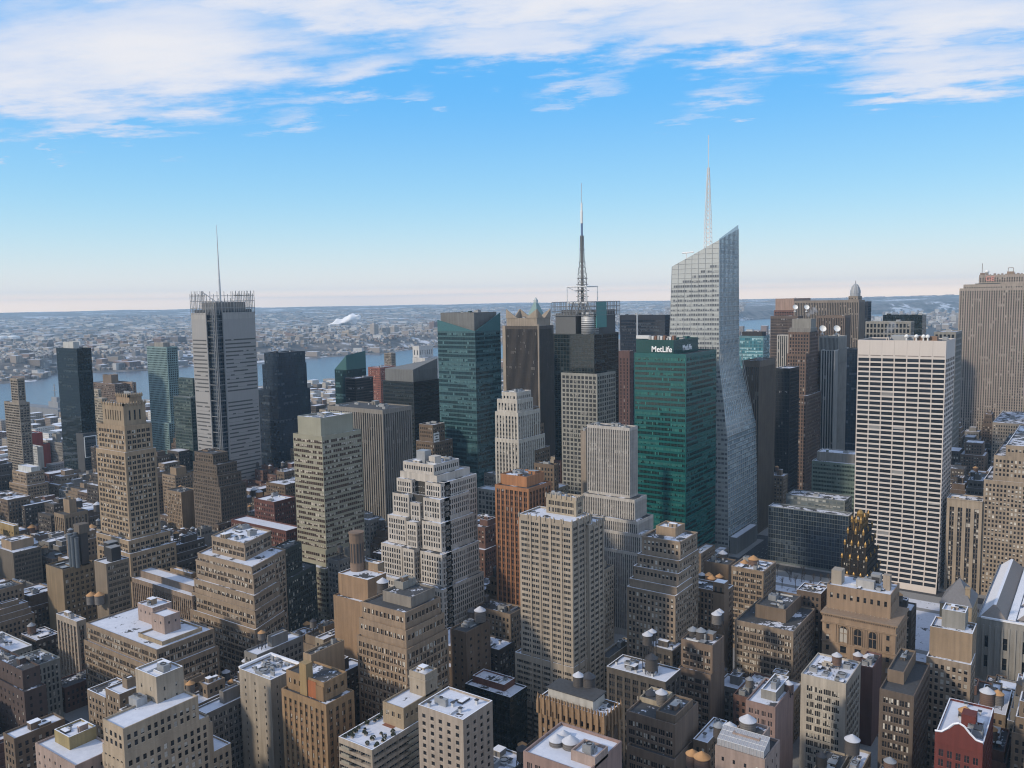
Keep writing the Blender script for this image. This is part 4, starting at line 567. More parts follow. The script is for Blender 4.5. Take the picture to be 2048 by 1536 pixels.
def glass_mat(col, blind, pb, rough=.12, var=.5, full=.15):
    """window panes: dark reflective glass, some with pale blinds drawn part of the way down"""
    k = ('glass', col, blind, pb, rough, full)
    if k in MATS: return MATS[k]
    m, g, p = pbr('window_glass')
    at = g.n('ShaderNodeAttribute', attribute_name='rnd'); oi = g.n('ShaderNodeObjectInfo')
    r = g.m('FRACT', g.m('ADD', at.outputs['Fac'], oi.outputs['Random']))
    r2 = g.m('FRACT', g.m('MULTIPLY', r, 37.3)); r3 = g.m('FRACT', g.m('MULTIPLY', r, 113.7))
    uv = g.n('ShaderNodeUVMap', uv_map='UVMap'); sp = g.n('ShaderNodeSeparateXYZ'); g.l(uv.outputs[0], sp.inputs[0])
    down = g.m('GREATER_THAN', sp.outputs[1], g.m('SUBTRACT', g.m('MULTIPLY', r2, .9), full))
    has = g.m('LESS_THAN', r, pb)
    mask = g.m('MULTIPLY', down, has)
    # sash frame
    e = g.m('MAXIMUM', g.m('ABSOLUTE', g.m('SUBTRACT', sp.outputs[0], .5)), 0)
    fr = g.m('GREATER_THAN', e, .46)
    rail = g.m('LESS_THAN', g.m('ABSOLUTE', g.m('SUBTRACT', sp.outputs[1], .5)), .025)
    fr = g.m('MAXIMUM', fr, rail)
    gv = g.m('ADD', 1-var/2, g.m('MULTIPLY', r3, var*2))
    vm = g.n('ShaderNodeVectorMath', operation='SCALE'); vm.inputs[0].default_value = col; g.l(gv, vm.inputs['Scale'])
    bv = g.n('ShaderNodeVectorMath', operation='SCALE'); bv.inputs[0].default_value = blind; g.l(g.m('ADD', .65, g.m('MULTIPLY', r3, .5)), bv.inputs['Scale'])
    c = g.mix(mask, vm.outputs[0], bv.outputs[0])
    c = g.mix(g.m('MULTIPLY', fr, .55), c, (.12, .11, .10))
    p.inputs['Specular IOR Level'].default_value = .3 if rough > .1 else .5
    g.l(c, p.inputs['Base Color'])
    g.l(g.m('ADD', rough, g.m('MULTIPLY', mask, .35)), p.inputs['Roughness'])
    MATS[k] = m; return m
def roof_mat(sn):
    k = ('roof', sn)
    if k in MATS: return MATS[k]
    m, g, p = pbr('roof_surface')
    geo = g.n('ShaderNodeNewGeometry'); tc = g.n('ShaderNodeTexCoord'); oc = geo.outputs['Position']
    n1 = g.noise(oc, .11, 6, .6); n2 = g.noise(oc, .8, 4)
    nn = g.m('ADD', g.m('MULTIPLY', n1, .75), g.m('MULTIPLY', n2, .25))
    th = .5+(.5-sn)*.36
    mask = g.ss(nn, th-.015, th+.02)
    tar = g.mix(n2, (.03, .031, .034), (.085, .085, .088))
    snow = g.mix(g.noise(oc, .35, 6, .7), (.46, .49, .58), (.80, .82, .88))
    g.l(g.mix(mask, tar, snow), p.inputs['Base Color']); p.inputs['Roughness'].default_value = .9
    MATS[k] = m; return m
METAL = flat_mat('grey_metal', (.33, .34, .35), .45, .4)
LMETAL = flat_mat('pale_metal', (.55, .56, .57), .5, .2)
DMETAL = flat_mat('dark_metal', (.06, .06, .065), .5, .3)
WHITE = flat_mat('white_paint', (.78, .78, .76), .5)
SNOW = flat_mat('snow', (.76, .78, .84), .9)
# ------------------------------------------------------------ mesh helpers
def mesh_quads(name, Q, mats, midx=None, rnd=None, uv=None):
    Q = np.asarray(Q, dtype=np.float32).reshape(-1, 4, 3); n = len(Q)
    me = bpy.data.meshes.new(name)
    me.vertices.add(n*4); me.vertices.foreach_set('co', Q.reshape(-1))
    me.loops.add(n*4); me.loops.foreach_set('vertex_index', np.arange(n*4, dtype=np.int32))
    me.polygons.add(n); me.polygons.foreach_set('loop_start', np.arange(0, n*4, 4, dtype=np.int32))
    try: me.polygons.foreach_set('loop_total', np.full(n, 4, dtype=np.int32))
    except Exception: pass
    for m in mats: me.materials.append(m)
    if midx is not None: me.polygons.foreach_set('material_index', np.asarray(midx, dtype=np.int32))
    if rnd is not None:
        a = me.attributes.new('rnd', 'FLOAT', 'FACE'); a.data.foreach_set('value', np.asarray(rnd, dtype=np.float32))
    if uv is not None:
        l = me.uv_layers.new(name='UVMap'); l.data.foreach_set('uv', np.tile(np.array([0, 0, 1, 0, 1, 1, 0, 1], dtype=np.float32), n))
    me.update(calc_edges=True); return me
def link(name, me, parent=None, loc=(0, 0, 0), **props):
    o = bpy.data.objects.new(name, me); C.objects.link(o); o.location = loc
    if parent is not None: o.parent = parent
    for k, v in props.items():
        if v is not None: o[k] = v
    return o
def empty(name, label, cat, loc, group=None):
    o = bpy.data.objects.new(name, None); C.objects.link(o); o.location = loc; o.empty_display_size = 2
    o['label'] = label; o['category'] = cat
    if group: o['group'] = group
    return o
def boxq(x0, x1, y0, y1, z0, z1):
    a, b_, c, d = (x0, y0), (x1, y0), (x1, y1), (x0, y1); r = []
    for p, q in ((a, b_), (b_, c), (c, d), (d, a)):
        r.append([(*p, z0), (*q, z0), (*q, z1), (*p, z1)])
    r.append([(*a, z1), (*b_, z1), (*c, z1), (*d, z1)])
    r.append([(*d, z0), (*c, z0), (*b_, z0), (*a, z0)])
    return r
def tri(a, b_, c): return [a, b_, c, c]
def poly_mesh(name, V, F, mats, smooth=False, midx=None):
    me = bpy.data.meshes.new(name); me.from_pydata([tuple(v) for v in V], [], [tuple(f) for f in F])
    for m in mats: me.materials.append(m)
    if smooth: me.polygons.foreach_set('use_smooth', [True]*len(me.polygons))
    if midx is not None: me.polygons.foreach_set('material_index', midx)
    me.update(); return me
def lathe(prof, seg=20, cx=0, cy=0):
    V = []; F = []
    for r, z in prof:
        for i in range(seg): a = 2*math.pi*i/seg; V.append((cx+r*math.cos(a), cy+r*math.sin(a), z))
    for j in range(len(prof)-1):
        for i in range(seg):
            k = (i+1) % seg; F.append((j*seg+i, j*seg+k, (j+1)*seg+k, (j+1)*seg+i))
    F.append(tuple(range(seg))[::-1]); F.append(tuple(range((len(prof)-1)*seg, len(prof)*seg)))
    return V, F
def bar(p, q, w):
    """square bar between two points as quads"""
    p = Vector(p); q = Vector(q); d = (q-p).normalized(); a = d.orthogonal().normalized()*w/2; c = d.cross(a).normalized()*w/2
    k = [(a+c), (a-c), (-a-c), (-a+c)]; r = []
    for i in range(4):
        j = (i+1) % 4; r.append([tuple(p+k[j]), tuple(p+k[i]), tuple(q+k[i]), tuple(q+k[j])])
    r.append([tuple(q+x) for x in k]); r.append([tuple(p+x) for x in k[::-1]])
    return r

# ------------------------------------------------------------ facade styles
G = dict(
 dark=glass_mat((.016, .018, .022), (.5, .47, .42), .25), darkfew=glass_mat((.016, .019, .024), (.38, .36, .33), .10),
 bright=glass_mat((.016, .017, .02), (.56, .53, .47), .36), none=glass_mat((.014, .018, .024), (.3, .3, .3), .03),
 brown=glass_mat((.05, .032, .028), (.48, .44, .38), .32), teal=glass_mat((.008, .028, .034), (.05, .13, .145), .35, .07, var=.3, full=.5),
 green=glass_mat((.003, .016, .015), (.012, .13, .115), .36, .08, var=.3, full=.5), navy=glass_mat((.012, .02, .032), (.045, .065, .09), .2, .06),
 black=glass_mat((.006, .012, .014), (.02, .035, .04), .15, .05), cyan=glass_mat((.05, .16, .20), (.3, .5, .55), .4, .06),
 bofa=glass_mat((.10, .12, .13), (.40, .41, .39), .35, .08), olive=glass_mat((.02, .035, .032), (.12, .16, .14), .3, .06))
def st(w, b=3.2, f=3.6, wf=.45, hf=.55, n=1, d=.35, sp=None, s=0.0, g='dark', top=2.2, faces='SE', edge=.8, var=.28, streak=.46, rough=.85, metal=0, cor=0, frame=None, led=0, grp=1):
    return dict(w=w, b=b, f=f, wf=wf, hf=hf, n=n, d=d, sp=sp, s=s, g=g, top=top, faces=faces, edge=edge, var=var, streak=streak, rough=rough, metal=metal, cor=cor, frame=frame, led=led, grp=grp)
TAN = (.40, .295, .195); BRN = (.20, .145, .10); CRM = (.50, .41, .30); RED = (.26, .075, .05)
STY = dict(
 beige_bal=st((.36, .31, .25), 4, 3, .75, .5, 2, .8, g='dark'), white_blank=st((.66, .68, .66), g=None), black_glass=st((.012, .022, .024), 1.6, 3.8, .9, .86, 1, .04, g='black', top=.8, rough=.2, streak=.05, edge=.2),
 brown_bal=st((.23, .165, .125), 4.5, 2.8, .6, .5, 2, .6), brown_bal2=st((.33, .24, .18), 4.5, 2.8, .6, .5, 2, .6), brown_blank=st((.24, .18, .13), g=None),
 cream_band=st((.50, .45, .36), 3, 3.4, .6, .5, 1, .3), tan_pair=st((.44, .335, .225), 4.2, 3.5, .66, .56, 2, .3, edge=1.2, top=2.5, g='dark'), tan_blank=st(TAN, g=None), tan_slot=st((.42, .33, .225), 3.2, 8.5, .34, .8, 1, .5, top=4, edge=2.5, g='none'),
 turq=st((.27, .40, .40), 2.8, 3.0, .62, .60, 1, .2, g='black', top=1.5, rough=.4), grey_blank=st((.34, .33, .30), g=None), olive_glass=st((.10, .13, .12), 2.2, 3.7, .9, .6, 1, .06, g='olive', top=1, rough=.3),
 navy_glass=st((.03, .045, .07), 2.4, 4, .92, .74, 1, .05, g='navy', top=1, rough=.25, edge=.2), teal_dark=st((.03, .07, .075), 2, 3.6, .9, .75, 1, .05, g='teal', top=1, rough=.25), brown_glass=st((.04, .03, .025), 2, 3.2, .9, .6, 1, .08, g='none', top=1.2, rough=.35),
 white_slot=st((.72, .72, .70), 6, 14, .3, .6, 1, .8, top=5), terra=st((.33, .12, .08), 3.4, 3.6, .45, .45, 1, .3), black_band=st((.025, .03, .032), 2.4, 4, .94, .55, 2, .12, g='black', top=1, rough=.3), grey_louver=st((.24, .25, .25), 1.2, 1.1, .9, .35, 1, .2, g=None, rough=.5),
 teal_band=st((.075, .165, .185), 1.9, 4.1, .96, .60, 1, .07, g='teal', top=.8, rough=.25, edge=.2), brown_rib=st((.115, .095, .08), 1.7, 3.9, .55, .92, 1, .5, sp=(.03, .028, .028), s=.45, g='none', top=4), conc_blank=st((.44, .37, .29), g=None),
 tan_small=st((.34, .28, .22), 2.6, 3.8, .45, .5), black_grid=st((.045, .055, .055), 3.4, 4, .94, .8, 1, .1, g='black', top=1, rough=.3), grey_grid=st((.40, .40, .365), 4.4, 4.4, .68, .68, 3, .3, top=2, frame=(.2, .2, .2), g='darkfew'),
 navy_rib=st((.03, .037, .055), 1.8, 4, .7, .7, 1, .3, g='navy', top=6), rose=st((.17, .095, .085), 4.8, 4, .3, 1, 1, .3, g='none', top=8), green_glass=st((.014, .145, .142), 6.4, 4.1, .96, .56, 5, .1, g='green', top=2.5, rough=.25, edge=.6, streak=.08, frame=(.01, .08, .07)), green_blank=st((.01, .092, .088), 1.8, 2.2, .96, .96, 1, .03, g=None, rough=.25, streak=.05),
 cyan_glass=st((.17, .33, .38), 2.2, 4, .94, .75, 1, .05, g='cyan', rough=.25), dark_blank=st((.05, .05, .055), g=None), brown_stripe=st((.20, .165, .13), 1.9, 3.9, .5, 1, 1, .8, sp=(.03, .03, .03), s=.7, g='none', top=6), black_rib=st((.016, .018, .022), 1.8, 4, .6, .8, 1, .3, g='none', top=3, rough=.4),
 bw_stripe=st((.62, .61, .58), 2.6, 4, .5, 1, 1, .5, sp=(.03, .03, .04), s=.4, g='none', top=1), grey_loggia=st((.30, .29, .27), 7, 6, .7, .7, 1, 1.2, g='none', top=1.5), pm_brown=st((.22, .15, .115), 3.4, 3.9, .5, .55, 1, .4, g='darkfew'), brown_rib2=st((.17, .13, .11), 1.8, 4, .5, .8, 1, .3, g='none', top=3),
 pink_top=st((.22, .12, .10), 3, 4, .6, .5, 1, .3, g='none'), pink_panel=st((.44, .31, .25), 7.6, 20, .93, .9, 1, .25, sp=None, g=None), rib_beige=st((.34, .29, .245), 2.3, 3.9, .48, .85, 1, .6, sp=(.07, .06, .055), s=.5, g='darkfew', top=3), rib_brown=st((.24, .185, .15), 2.1, 3.9, .48, .85, 1, .6, sp=(.06, .05, .045), s=.5, g='darkfew', top=3),
 bw_stripe2=st((.62, .62, .60), 3.0, 4, .55, 1, 1, .5, sp=(.02, .022, .03), s=.45, g='none', top=1), grey_rib_cap=st((.40, .39, .36), 1.5, 30, .4, .95, 1, .5, g='none', top=1), conc_grid=st((.34, .33, .30), 4.6, 7, .62, .7, 1, 1.2, g='none', top=2), white_grid=st((.84, .77, .71), 9.0, 3.82, .92, .66, 1, .35, g='none', top=13.5, edge=.3, streak=.06, var=.05),
 lime_rib=st((.46, .40, .345), 2.9, 3.75, .46, .6, 1, .35, sp=(.25, .21, .18), s=.25, g='darkfew', top=3, var=.1), lime_punch=st((.38, .33, .27), 3, 4, .45, .5), band_olive=st((.44, .425, .325), 2.0, 3.75, .9, .54, 1, .2, g='brown', top=2.4, edge=.4, streak=.1), olive_blank2=st((.46, .455, .36), 2.0, 3.75, .9, .5, 1, .3, g='brown', top=13, edge=.6, streak=.1), olive_blank=st((.46, .455, .36), g=None),
 rib_grey=st((.31, .29, .26), 2.5, 3.8, .52, .9, 1, .8, sp=(.05, .045, .04), s=.6, g='darkfew', top=3.5), white_punch=st((.66, .61, .545), 2.2, 3.5, .5, .64, 1, .3, g='none', top=1.5), brown_punch=st(BRN, 3.2, 3.6, .45, .5, 1, .3), white_vert=st((.62, .58, .51), 3, 3.5, .5, .6, 1, .6, sp=(.3, .29, .26), s=.3, top=2.5),
 orange_blank=st((.50, .235, .11), g=None), orange_vert=st((.45, .215, .105), 3.2, 3.6, .68, .64, 2, .5, sp=(.22, .11, .07), s=.35, g='none', top=1.6), cream_apt=st((.50, .43, .345), 4.4, 2.95, .88, .52, 4, .2, g='none', top=2.6, edge=1.0, frame=(.42, .38, .32)), cream_band2=st((.50, .42, .31), 5, 3.6, .75, .55, 4, .4, g='darkfew', top=2.4, edge=1.2),
 white_stripe=st((.60, .57, .53), 1.45, 3.6, .5, .6, 1, .4, sp=(.17, .16, .15), s=.3, g='darkfew', top=1.4, edge=.2), beige_blank=st((.38, .32, .26), g=None), tan_punch=st((.37, .29, .215), 2.7, 3.35, .50, .54, 1, .3, g='bright', cor=1, top=1.5), tan_arch=st((.27, .19, .13), 2.6, 3.4, .5, .6, 1, .35, cor=1, top=1.6),
 tan_triple=st((.34, .26, .185), 4.2, 3.6, .74, .56, 3, .3, g='dark', cor=1), grey_glassgrid=st((.19, .22, .22), 2.1, 3.9, .92, .88, 1, .12, g='navy', top=.6, rough=.4, edge=.2), grey_glassgrid2=st((.24, .27, .27), 6, 3.9, .88, .6, 2, .12, g='bofa', top=.6, rough=.4), green_band=st((.22, .30, .265), 4.2, 3.9, .94, .5, 3, .15, g='olive', top=1),
 tan_small2=st((.43, .345, .255), 2.8, 3.4, .5, .52, 1, .3, g='bright', top=2.4), tan_col=st((.44, .36, .27), 5.6, 3.9, .55, .72, 2, .8, sp=(.12, .10, .085), s=.55, g='dark', top=6, cor=1), black_gold=st((.02, .016, .013), 1.7, 3.4, .42, .5, 1, .5, g='bright', top=1.2), gold=st((.24, .15, .05), 1.6, 4, .5, .7, 1, .4, g='none', rough=.5, metal=.4, top=1),
 palazzo=st((.40, .29, .20), 5.2, 6.0, .34, .5, 1, .4, g='bright', top=6, edge=3, faces='E'), palazzo_top=st((.38, .275, .19), 3.6, 6.5, .4, .45, 1, .5, g='dark', top=2.5), cream_small=st((.44, .345, .23), 3.4, 3.6, .4, .5, 2, .3, g='bright'), lib=st((.40, .39, .365), 9, 12, .25, .6, 1, .5, g='none', top=8),
 tan_punch2=st((.38, .305, .235), 2.8, 3.4, .52, .54, 1, .3, g='bright'), white_triple=st((.60, .55, .475), 5.0, 3.9, .76, .58, 4, .4, g='bright', top=4.5, edge=2.6, frame=(.45, .42, .36)), maroon_blank=st((.19, .10, .085), 4, 3.6, .3, .4, faces=''), brown_edge=st((.155, .12, .095), 2.7, 3.9, .72, .55, 2, .4, g='bright', top=2.5, edge=1.4), red_punch=st((.18, .042, .034), 3.2, 4, .5, .6, 2, .3, g='none', top=5),
 tan_triple2=st((.34, .27, .205), 4.4, 3.6, .74, .55, 4, .3, g='bright', led=2), brown_triple=st((.25, .185, .14), 4.0, 3.6, .72, .54, 3, .3, g='bright', faces='S', top=3), dark_loft=st((.13, .115, .10), 4.4, 3.8, .7, .62, 3, .5, sp=(.08, .07, .065), s=.2, g='darkfew', top=2.5, cor=1), pink_loft=st((.36, .25, .22), 3.4, 3.7, .55, .5, 3, .35, g='darkfew', faces='S'),
 cream_blank=st((.5, .43, .32), g=None), gothic=st((.36, .235, .135), 2.5, 3.8, .5, .6, 1, .8, sp=(.28, .18, .1), s=.4, g='dark', top=3.5), pink_blank=st((.47, .36, .31), 5, 4, .2, .3, 1, .2, g='dark', top=2), tan_pair2=st((.38, .295, .215), 4.4, 3.45, .74, .60, 3, .4, g='bright', top=2.6, cor=1, led=3), dark_loft2=st((.05, .062, .055), 2.6, 3.7, .55, .55, 1, .3, g='dark', led=3),
 tan_vert=st((.34, .26, .20), 2.2, 3.6, .56, .7, 1, .5, sp=(.16, .12, .10), s=.35, g='bright', top=2.6), tan_pair3=st((.34, .26, .185), 4.0, 3.5, .76, .60, 3, .4, g='bright', top=2.2, led=5), cream_vert=st((.48, .41, .33), 3.8, 3.6, .68, .68, 3, .8, sp=(.2, .14, .11), s=.5, g='dark', top=3), cream_punch=st((.50, .405, .295), 3.5, 3.5, .46, .56, 1, .4, g='dark', top=2.6),
 cream_blank2=st((.47, .40, .31), 7, 5, .14, .35, 1, .3, g='dark', top=4), crenel=st((.29, .215, .13), 4.2, 3.6, .5, .5, 2, .35, faces='E', g='dark', top=3), brown_band=st((.17, .145, .115), 3.0, 3.6, .7, .5, 3, .35, g='darkfew', faces='E', led=4, top=2), brown_half=st((.28, .225, .165), 3.2, 3.6, .7, .5, 3, .35, g='darkfew', faces='E', top=1.5),
 tan_punch3=st((.36, .27, .185), 3.4, 3.5, .6, .5, 2, .35, g='dark', top=1.8), tan_col2=st((.38, .29, .20), 3.2, 3.6, .55, .65, 2, .6, sp=(.12, .09, .07), s=.4, g='dark', top=3), red_punch2=st((.33, .06, .045), 3.2, 3.4, .4, .45, 1, .3, faces='S'), white_patch=st((.62, .62, .58), 3, 3.2, .45, .5, 1, .3, faces='S'), grey_punch=st((.29, .28, .26), 3, 3.6, .45, .5, 1, .3), red_banner=st((.60, .02, .02), g=None, streak=.05),
 dark_hotel=st((.10, .105, .115), 3, 3.2, .9, .5, 1, .2, g='navy', faces='E'), brown_step=st((.18, .14, .105), 3, 3.5, .5, .55, 2, .35, g='darkfew', cor=1, top=1.6), brown_shaft=st((.25, .18, .13), g=None), red_long=st((.15, .06, .047), 2.6, 3.9, .45, .5, 1, .3, g='dark', top=2.2, cor=1), tan_half=st((.33, .24, .155), 2.8, 3.5, .4, .7, 1, .4, faces='S'),
 tan_side=st((.40, .265, .16), 3.3, 3.5, .5, .5, 2, .35, g='bright', faces='', top=2), tan_ledge=st((.36, .265, .185), 3.0, 3.6, .62, .6, 2, .35, g='bright', top=2.0, led=2), grey_punch2=st((.29, .26, .225), 5, 3.6, .3, .4, 2, .3), cream_wall=st((.50, .44, .36), 6.5, 3.6, .12, .4, 1, .3, g='none', top=3), orange_tan=st((.37, .245, .135), 3.4, 3.6, .5, .6, 2, .5, sp=(.27, .16, .09), s=.25, g='dark', top=2.5),
 cream_bal=st((.48, .415, .34), 7, 3.05, .98, .56, 5, 1.3, g='navy', top=1.9, edge=.2, frame=(.4, .4, .38)), cream_punch2=st((.48, .41, .345), 4.6, 3.05, .40, .54, 1, .4, g='none', top=2.4), brown_vert=st((.21, .15, .105), 6, 3.6, .25, .4, 1, .3, g='darkfew', top=3), red_low=st((.22, .10, .075), g=None), yellow_blank=st((.42, .34, .17), g=None), ochre=st((.40, .29, .13), 5, 5, .25, .35, 1, .3, top=4),
 grey_classic=st((.33, .335, .31), 2.8, 3.8, .42, .62, 1, .4, g='dark', cor=2, led=3, top=2.5), brown_dark=st((.115, .08, .07), 5, 3.8, .25, .4, 1, .3), tanf=st((.30, .23, .165), 3.1, 3.5, .46, .5, 1, .3), redf=st((.18, .10, .08), 3.1, 3.5, .42, .5, 1, .3), greyf=st((.26, .25, .235), 3.4, 3.6, .55, .5, 2, .3), darkf=st((.10, .085, .075), 3.2, 3.6, .5, .5, 1, .3), creamf=st((.42, .36, .28), 3.1, 3.5, .46, .5, 1, .3), brownf=st((.17, .125, .095), 3.1, 3.5, .46, .5, 1, .3))

def pane_rnd(Q, keep=.6, cell=10.0):
    """one random number per pane; neighbours on a floor often share a tenant and so a blind setting"""
    c = Q.mean(1); n = len(c); R_ = np.random.RandomState(n % 9973)
    h = np.abs(np.sin(np.round(c[:, 2]/1.2)*12.9898+np.floor((c[:, 0]-c[:, 1])/cell+np.sin(c[:, 2])*2)*78.233)*43758.5453) % 1
    own = R_.rand(n); j = (h+R_.rand(n)*.02) % 1
    return np.where(R_.rand(n) < keep, j, own)
for k_, s_ in STY.items():      # masonry walls: tighter window rhythm, shallower reveals
    if s_['g'] and s_['wf'] < .8 and s_['b'] < 5.3 and s_['f'] < 4.3 and s_['s'] == 0 and k_ not in ('white_grid', 'cream_punch2', 'grey_grid', 'palazzo', 'turq'):
        s_['b'] *= .86; s_['wf'] = min(.84, s_['wf']*1.1); s_['hf'] = min(.72, s_['hf']*1.16); s_['d'] = min(s_['d'], .32)*.7 if s_['d'] < .6 else s_['d']
class Build:
    """collects the quads of one building in its own coordinates"""
    def __init__(s): s.w = []; s.mi = []; s.mats = []; s.p = {}; s.r = []; s.rm = []
    def mat(s, m):
        if m not in s.mats: s.mats.append(m)
        return s.mats.index(m)
    def wall(s, Q, m):
        Q = np.asarray(Q, dtype=np.float32).reshape(-1, 4, 3)
        if len(Q): s.w.append(Q); s.mi.append(np.full(len(Q), s.mat(m)))
    def pane(s, Q, g):
        if len(Q): s.p.setdefault(g, []).append(Q)
def fr(u0, u1, v0, v1, d0, d1=None, d2=None, d3=None):
    """quads from arrays of (u,v,d); returns n,4,3"""
    d1 = d0 if d1 is None else d1
    u0, u1, v0, v1 = np.broadcast_arrays(*[np.asarray(a, float) for a in (u0, u1, v0, v1)])
    z = np.zeros(u0.shape)
    return np.stack([np.stack([u0, v0, z+d0], -1), np.stack([u1, v0, z+d0], -1), np.stack([u1, v1, z+d1], -1), np.stack([u0, v1, z+d1], -1)], -2).reshape(-1, 4, 3)
def facade(B_, A, Bp, z0, z1, s, windows=True, flare=0):
    A = np.array(A, float); Bp = np.array(Bp, float); L = np.hypot(*(Bp-A)); dr = (Bp-A)/L; nr = np.array([dr[1], -dr[0]])
    wm = wall_mat(s['w'], s['rough'], s['var'], True, s['metal'], s['streak'])
    def mp(Q):
        out = np.empty(Q.shape, np.float32); off = -Q[..., 2]
        if flare: off = off + flare*np.clip((58-Q[..., 1])/58, 0, 1)**2
        out[..., 0] = A[0]+Q[..., 0]*dr[0]+off*nr[0]; out[..., 1] = A[1]+Q[..., 0]*dr[1]+off*nr[1]; out[..., 2] = Q[..., 1]
        return out
    cor = s['cor']
    if cor:   # projecting cornice and coping
        B_.wall(mp(fr([0], [L], [z1-.7], [z1], -.35)), wm); B_.wall(mp(fr([0], [L], [z1], [z1], -.35, 0)), wm)
    f, nf = s['f'], int((z1-z0-s['top']-.3)/s['f'])
    if not windows or s['g'] is None or nf < 1 or L < 3:
        B_.wall(mp(fr([0], [L], [z0], [z1], 0)), wm)
        if s['g'] is None and windows and L > 4 and s['b'] < 20 and s['wf'] > .8:   # panel joints
            nb = max(1, round(L/s['b'])); u = np.arange(1, nb)*L/nb
            if len(u): B_.wall(mp(fr(u-.07, u+.07, z0, z1-.3, -.02)), wall_mat(tuple(c*.55 for c in s['w']), .8))
            if s['f'] < 3:
                v = np.arange(z1-s['f'], z0, -s['f'])
                if len(v): B_.wall(mp(fr(0, L, v-.06, v+.06, -.03)), wall_mat(tuple(c*.55 for c in s['w']), .8))
        return
    e = s['edge'] if L > 3*s['edge'] else .3
    nb = max(1, round((L-2*e)/s['b'])); cw = (L-2*e)/nb; ow = cw*s['wf']; i = np.arange(nb)
    a = e+i*cw+(cw-ow)/2; b_ = a+ow; d = s['d']; sdp = s['s']
    zt = z1-s['top']; k = np.arange(nf); hd = zt-k*f-f*(1-s['hf'])/2; sl = hd-f*s['hf']; zb = sl[-1]
    # piers
    if flare:
        zz = np.linspace(max(z0, 0), 58, 9); zz = np.append(zz, z1)
        for q in range(len(zz)-1): B_.wall(mp(fr(np.append(0, b_), np.append(a, L), zz[q], zz[q+1], 0)), wm)
        for q in range(8): B_.wall(mp(fr([0], [L], [zz[q]], [zz[q+1]], d+.1)), wm)
    else: B_.wall(mp(fr(np.append(0, b_), np.append(a, L), z0, z1, 0)), wm)
    B_.wall(mp(fr(a, b_, hd[0], z1, 0)), wm); B_.wall(mp(fr(a, b_, z0, zb, 0)), wm)
    # spandrels between floors
    if nf > 1:
        sm = wall_mat(s['sp'], s['rough'], s['var']) if s['sp'] else wm
        AA, HH = np.meshgrid(a, sl[:-1]); BB, LL = np.meshgrid(b_, hd[1:])
        B_.wall(mp(fr(AA.ravel(), BB.ravel(), LL.ravel(), HH.ravel(), sdp)), sm)
    # jambs, sills, heads
    def jamb(u): 
        u = np.asarray(u); n = len(u); Q = np.zeros((n, 4, 3)); Q[:, :, 0] = u[:, None]
        Q[:, 0, 1] = Q[:, 1, 1] = zb; Q[:, 2, 1] = Q[:, 3, 1] = hd[0]; Q[:, 1, 2] = Q[:, 2, 2] = d; return Q
    if not flare: B_.wall(mp(jamb(a)), wm); B_.wall(mp(jamb(b_)), wm)
    AA, SS = np.meshgrid(a, sl); BB, HH = np.meshgrid(b_, hd); AA, SS, BB, HH = [x.ravel() for x in (AA, SS, BB, HH)]
    if d > .1:
        B_.wall(mp(fr(AA, BB, SS, SS, sdp, d)), wm); B_.wall(mp(fr(AA, BB, HH, HH, d, sdp)), wm)
    if sdp == 0 and .15 <= d < .5 and .3 < s['wf'] < .85 and s['hf'] < .73:
        sc = wall_mat(tuple(min(.8, c*1.35+.04) for c in s['w']), .8)
        B_.wall(mp(fr(AA-.12, BB+.12, SS-.2, SS, -.06)), sc); B_.wall(mp(fr(AA-.12, BB+.12, SS, SS, -.06, 0)), sc)
    # mullions between panes
    n = s['n']
    if n > 1:
        mm = wall_mat(s['frame'], .6) if s['frame'] else wm
        for q in range(1, n):
            u = AA+(BB-AA)*q/n; B_.wall(mp(fr(u-.11, u+.11, SS, HH, d-.09)), mm)
    for q in range(n):
        ua = AA+(BB-AA)*q/n; ub = AA+(BB-AA)*(q+1)/n
        B_.pane(mp(fr(ua, ub, SS, HH, d)), s['g'])
    if s['led']:    # projecting ledges every few floors
        kk = np.arange(s['led'], nf, s['led']); v = zt-kk*f
        B_.wall(mp(fr(0, L, v-.45, v+.25, -.28)), wm); B_.wall(mp(fr(0, L, v+.25, v+.25, -.28, 0)), wm)
RND = random.Random(5)
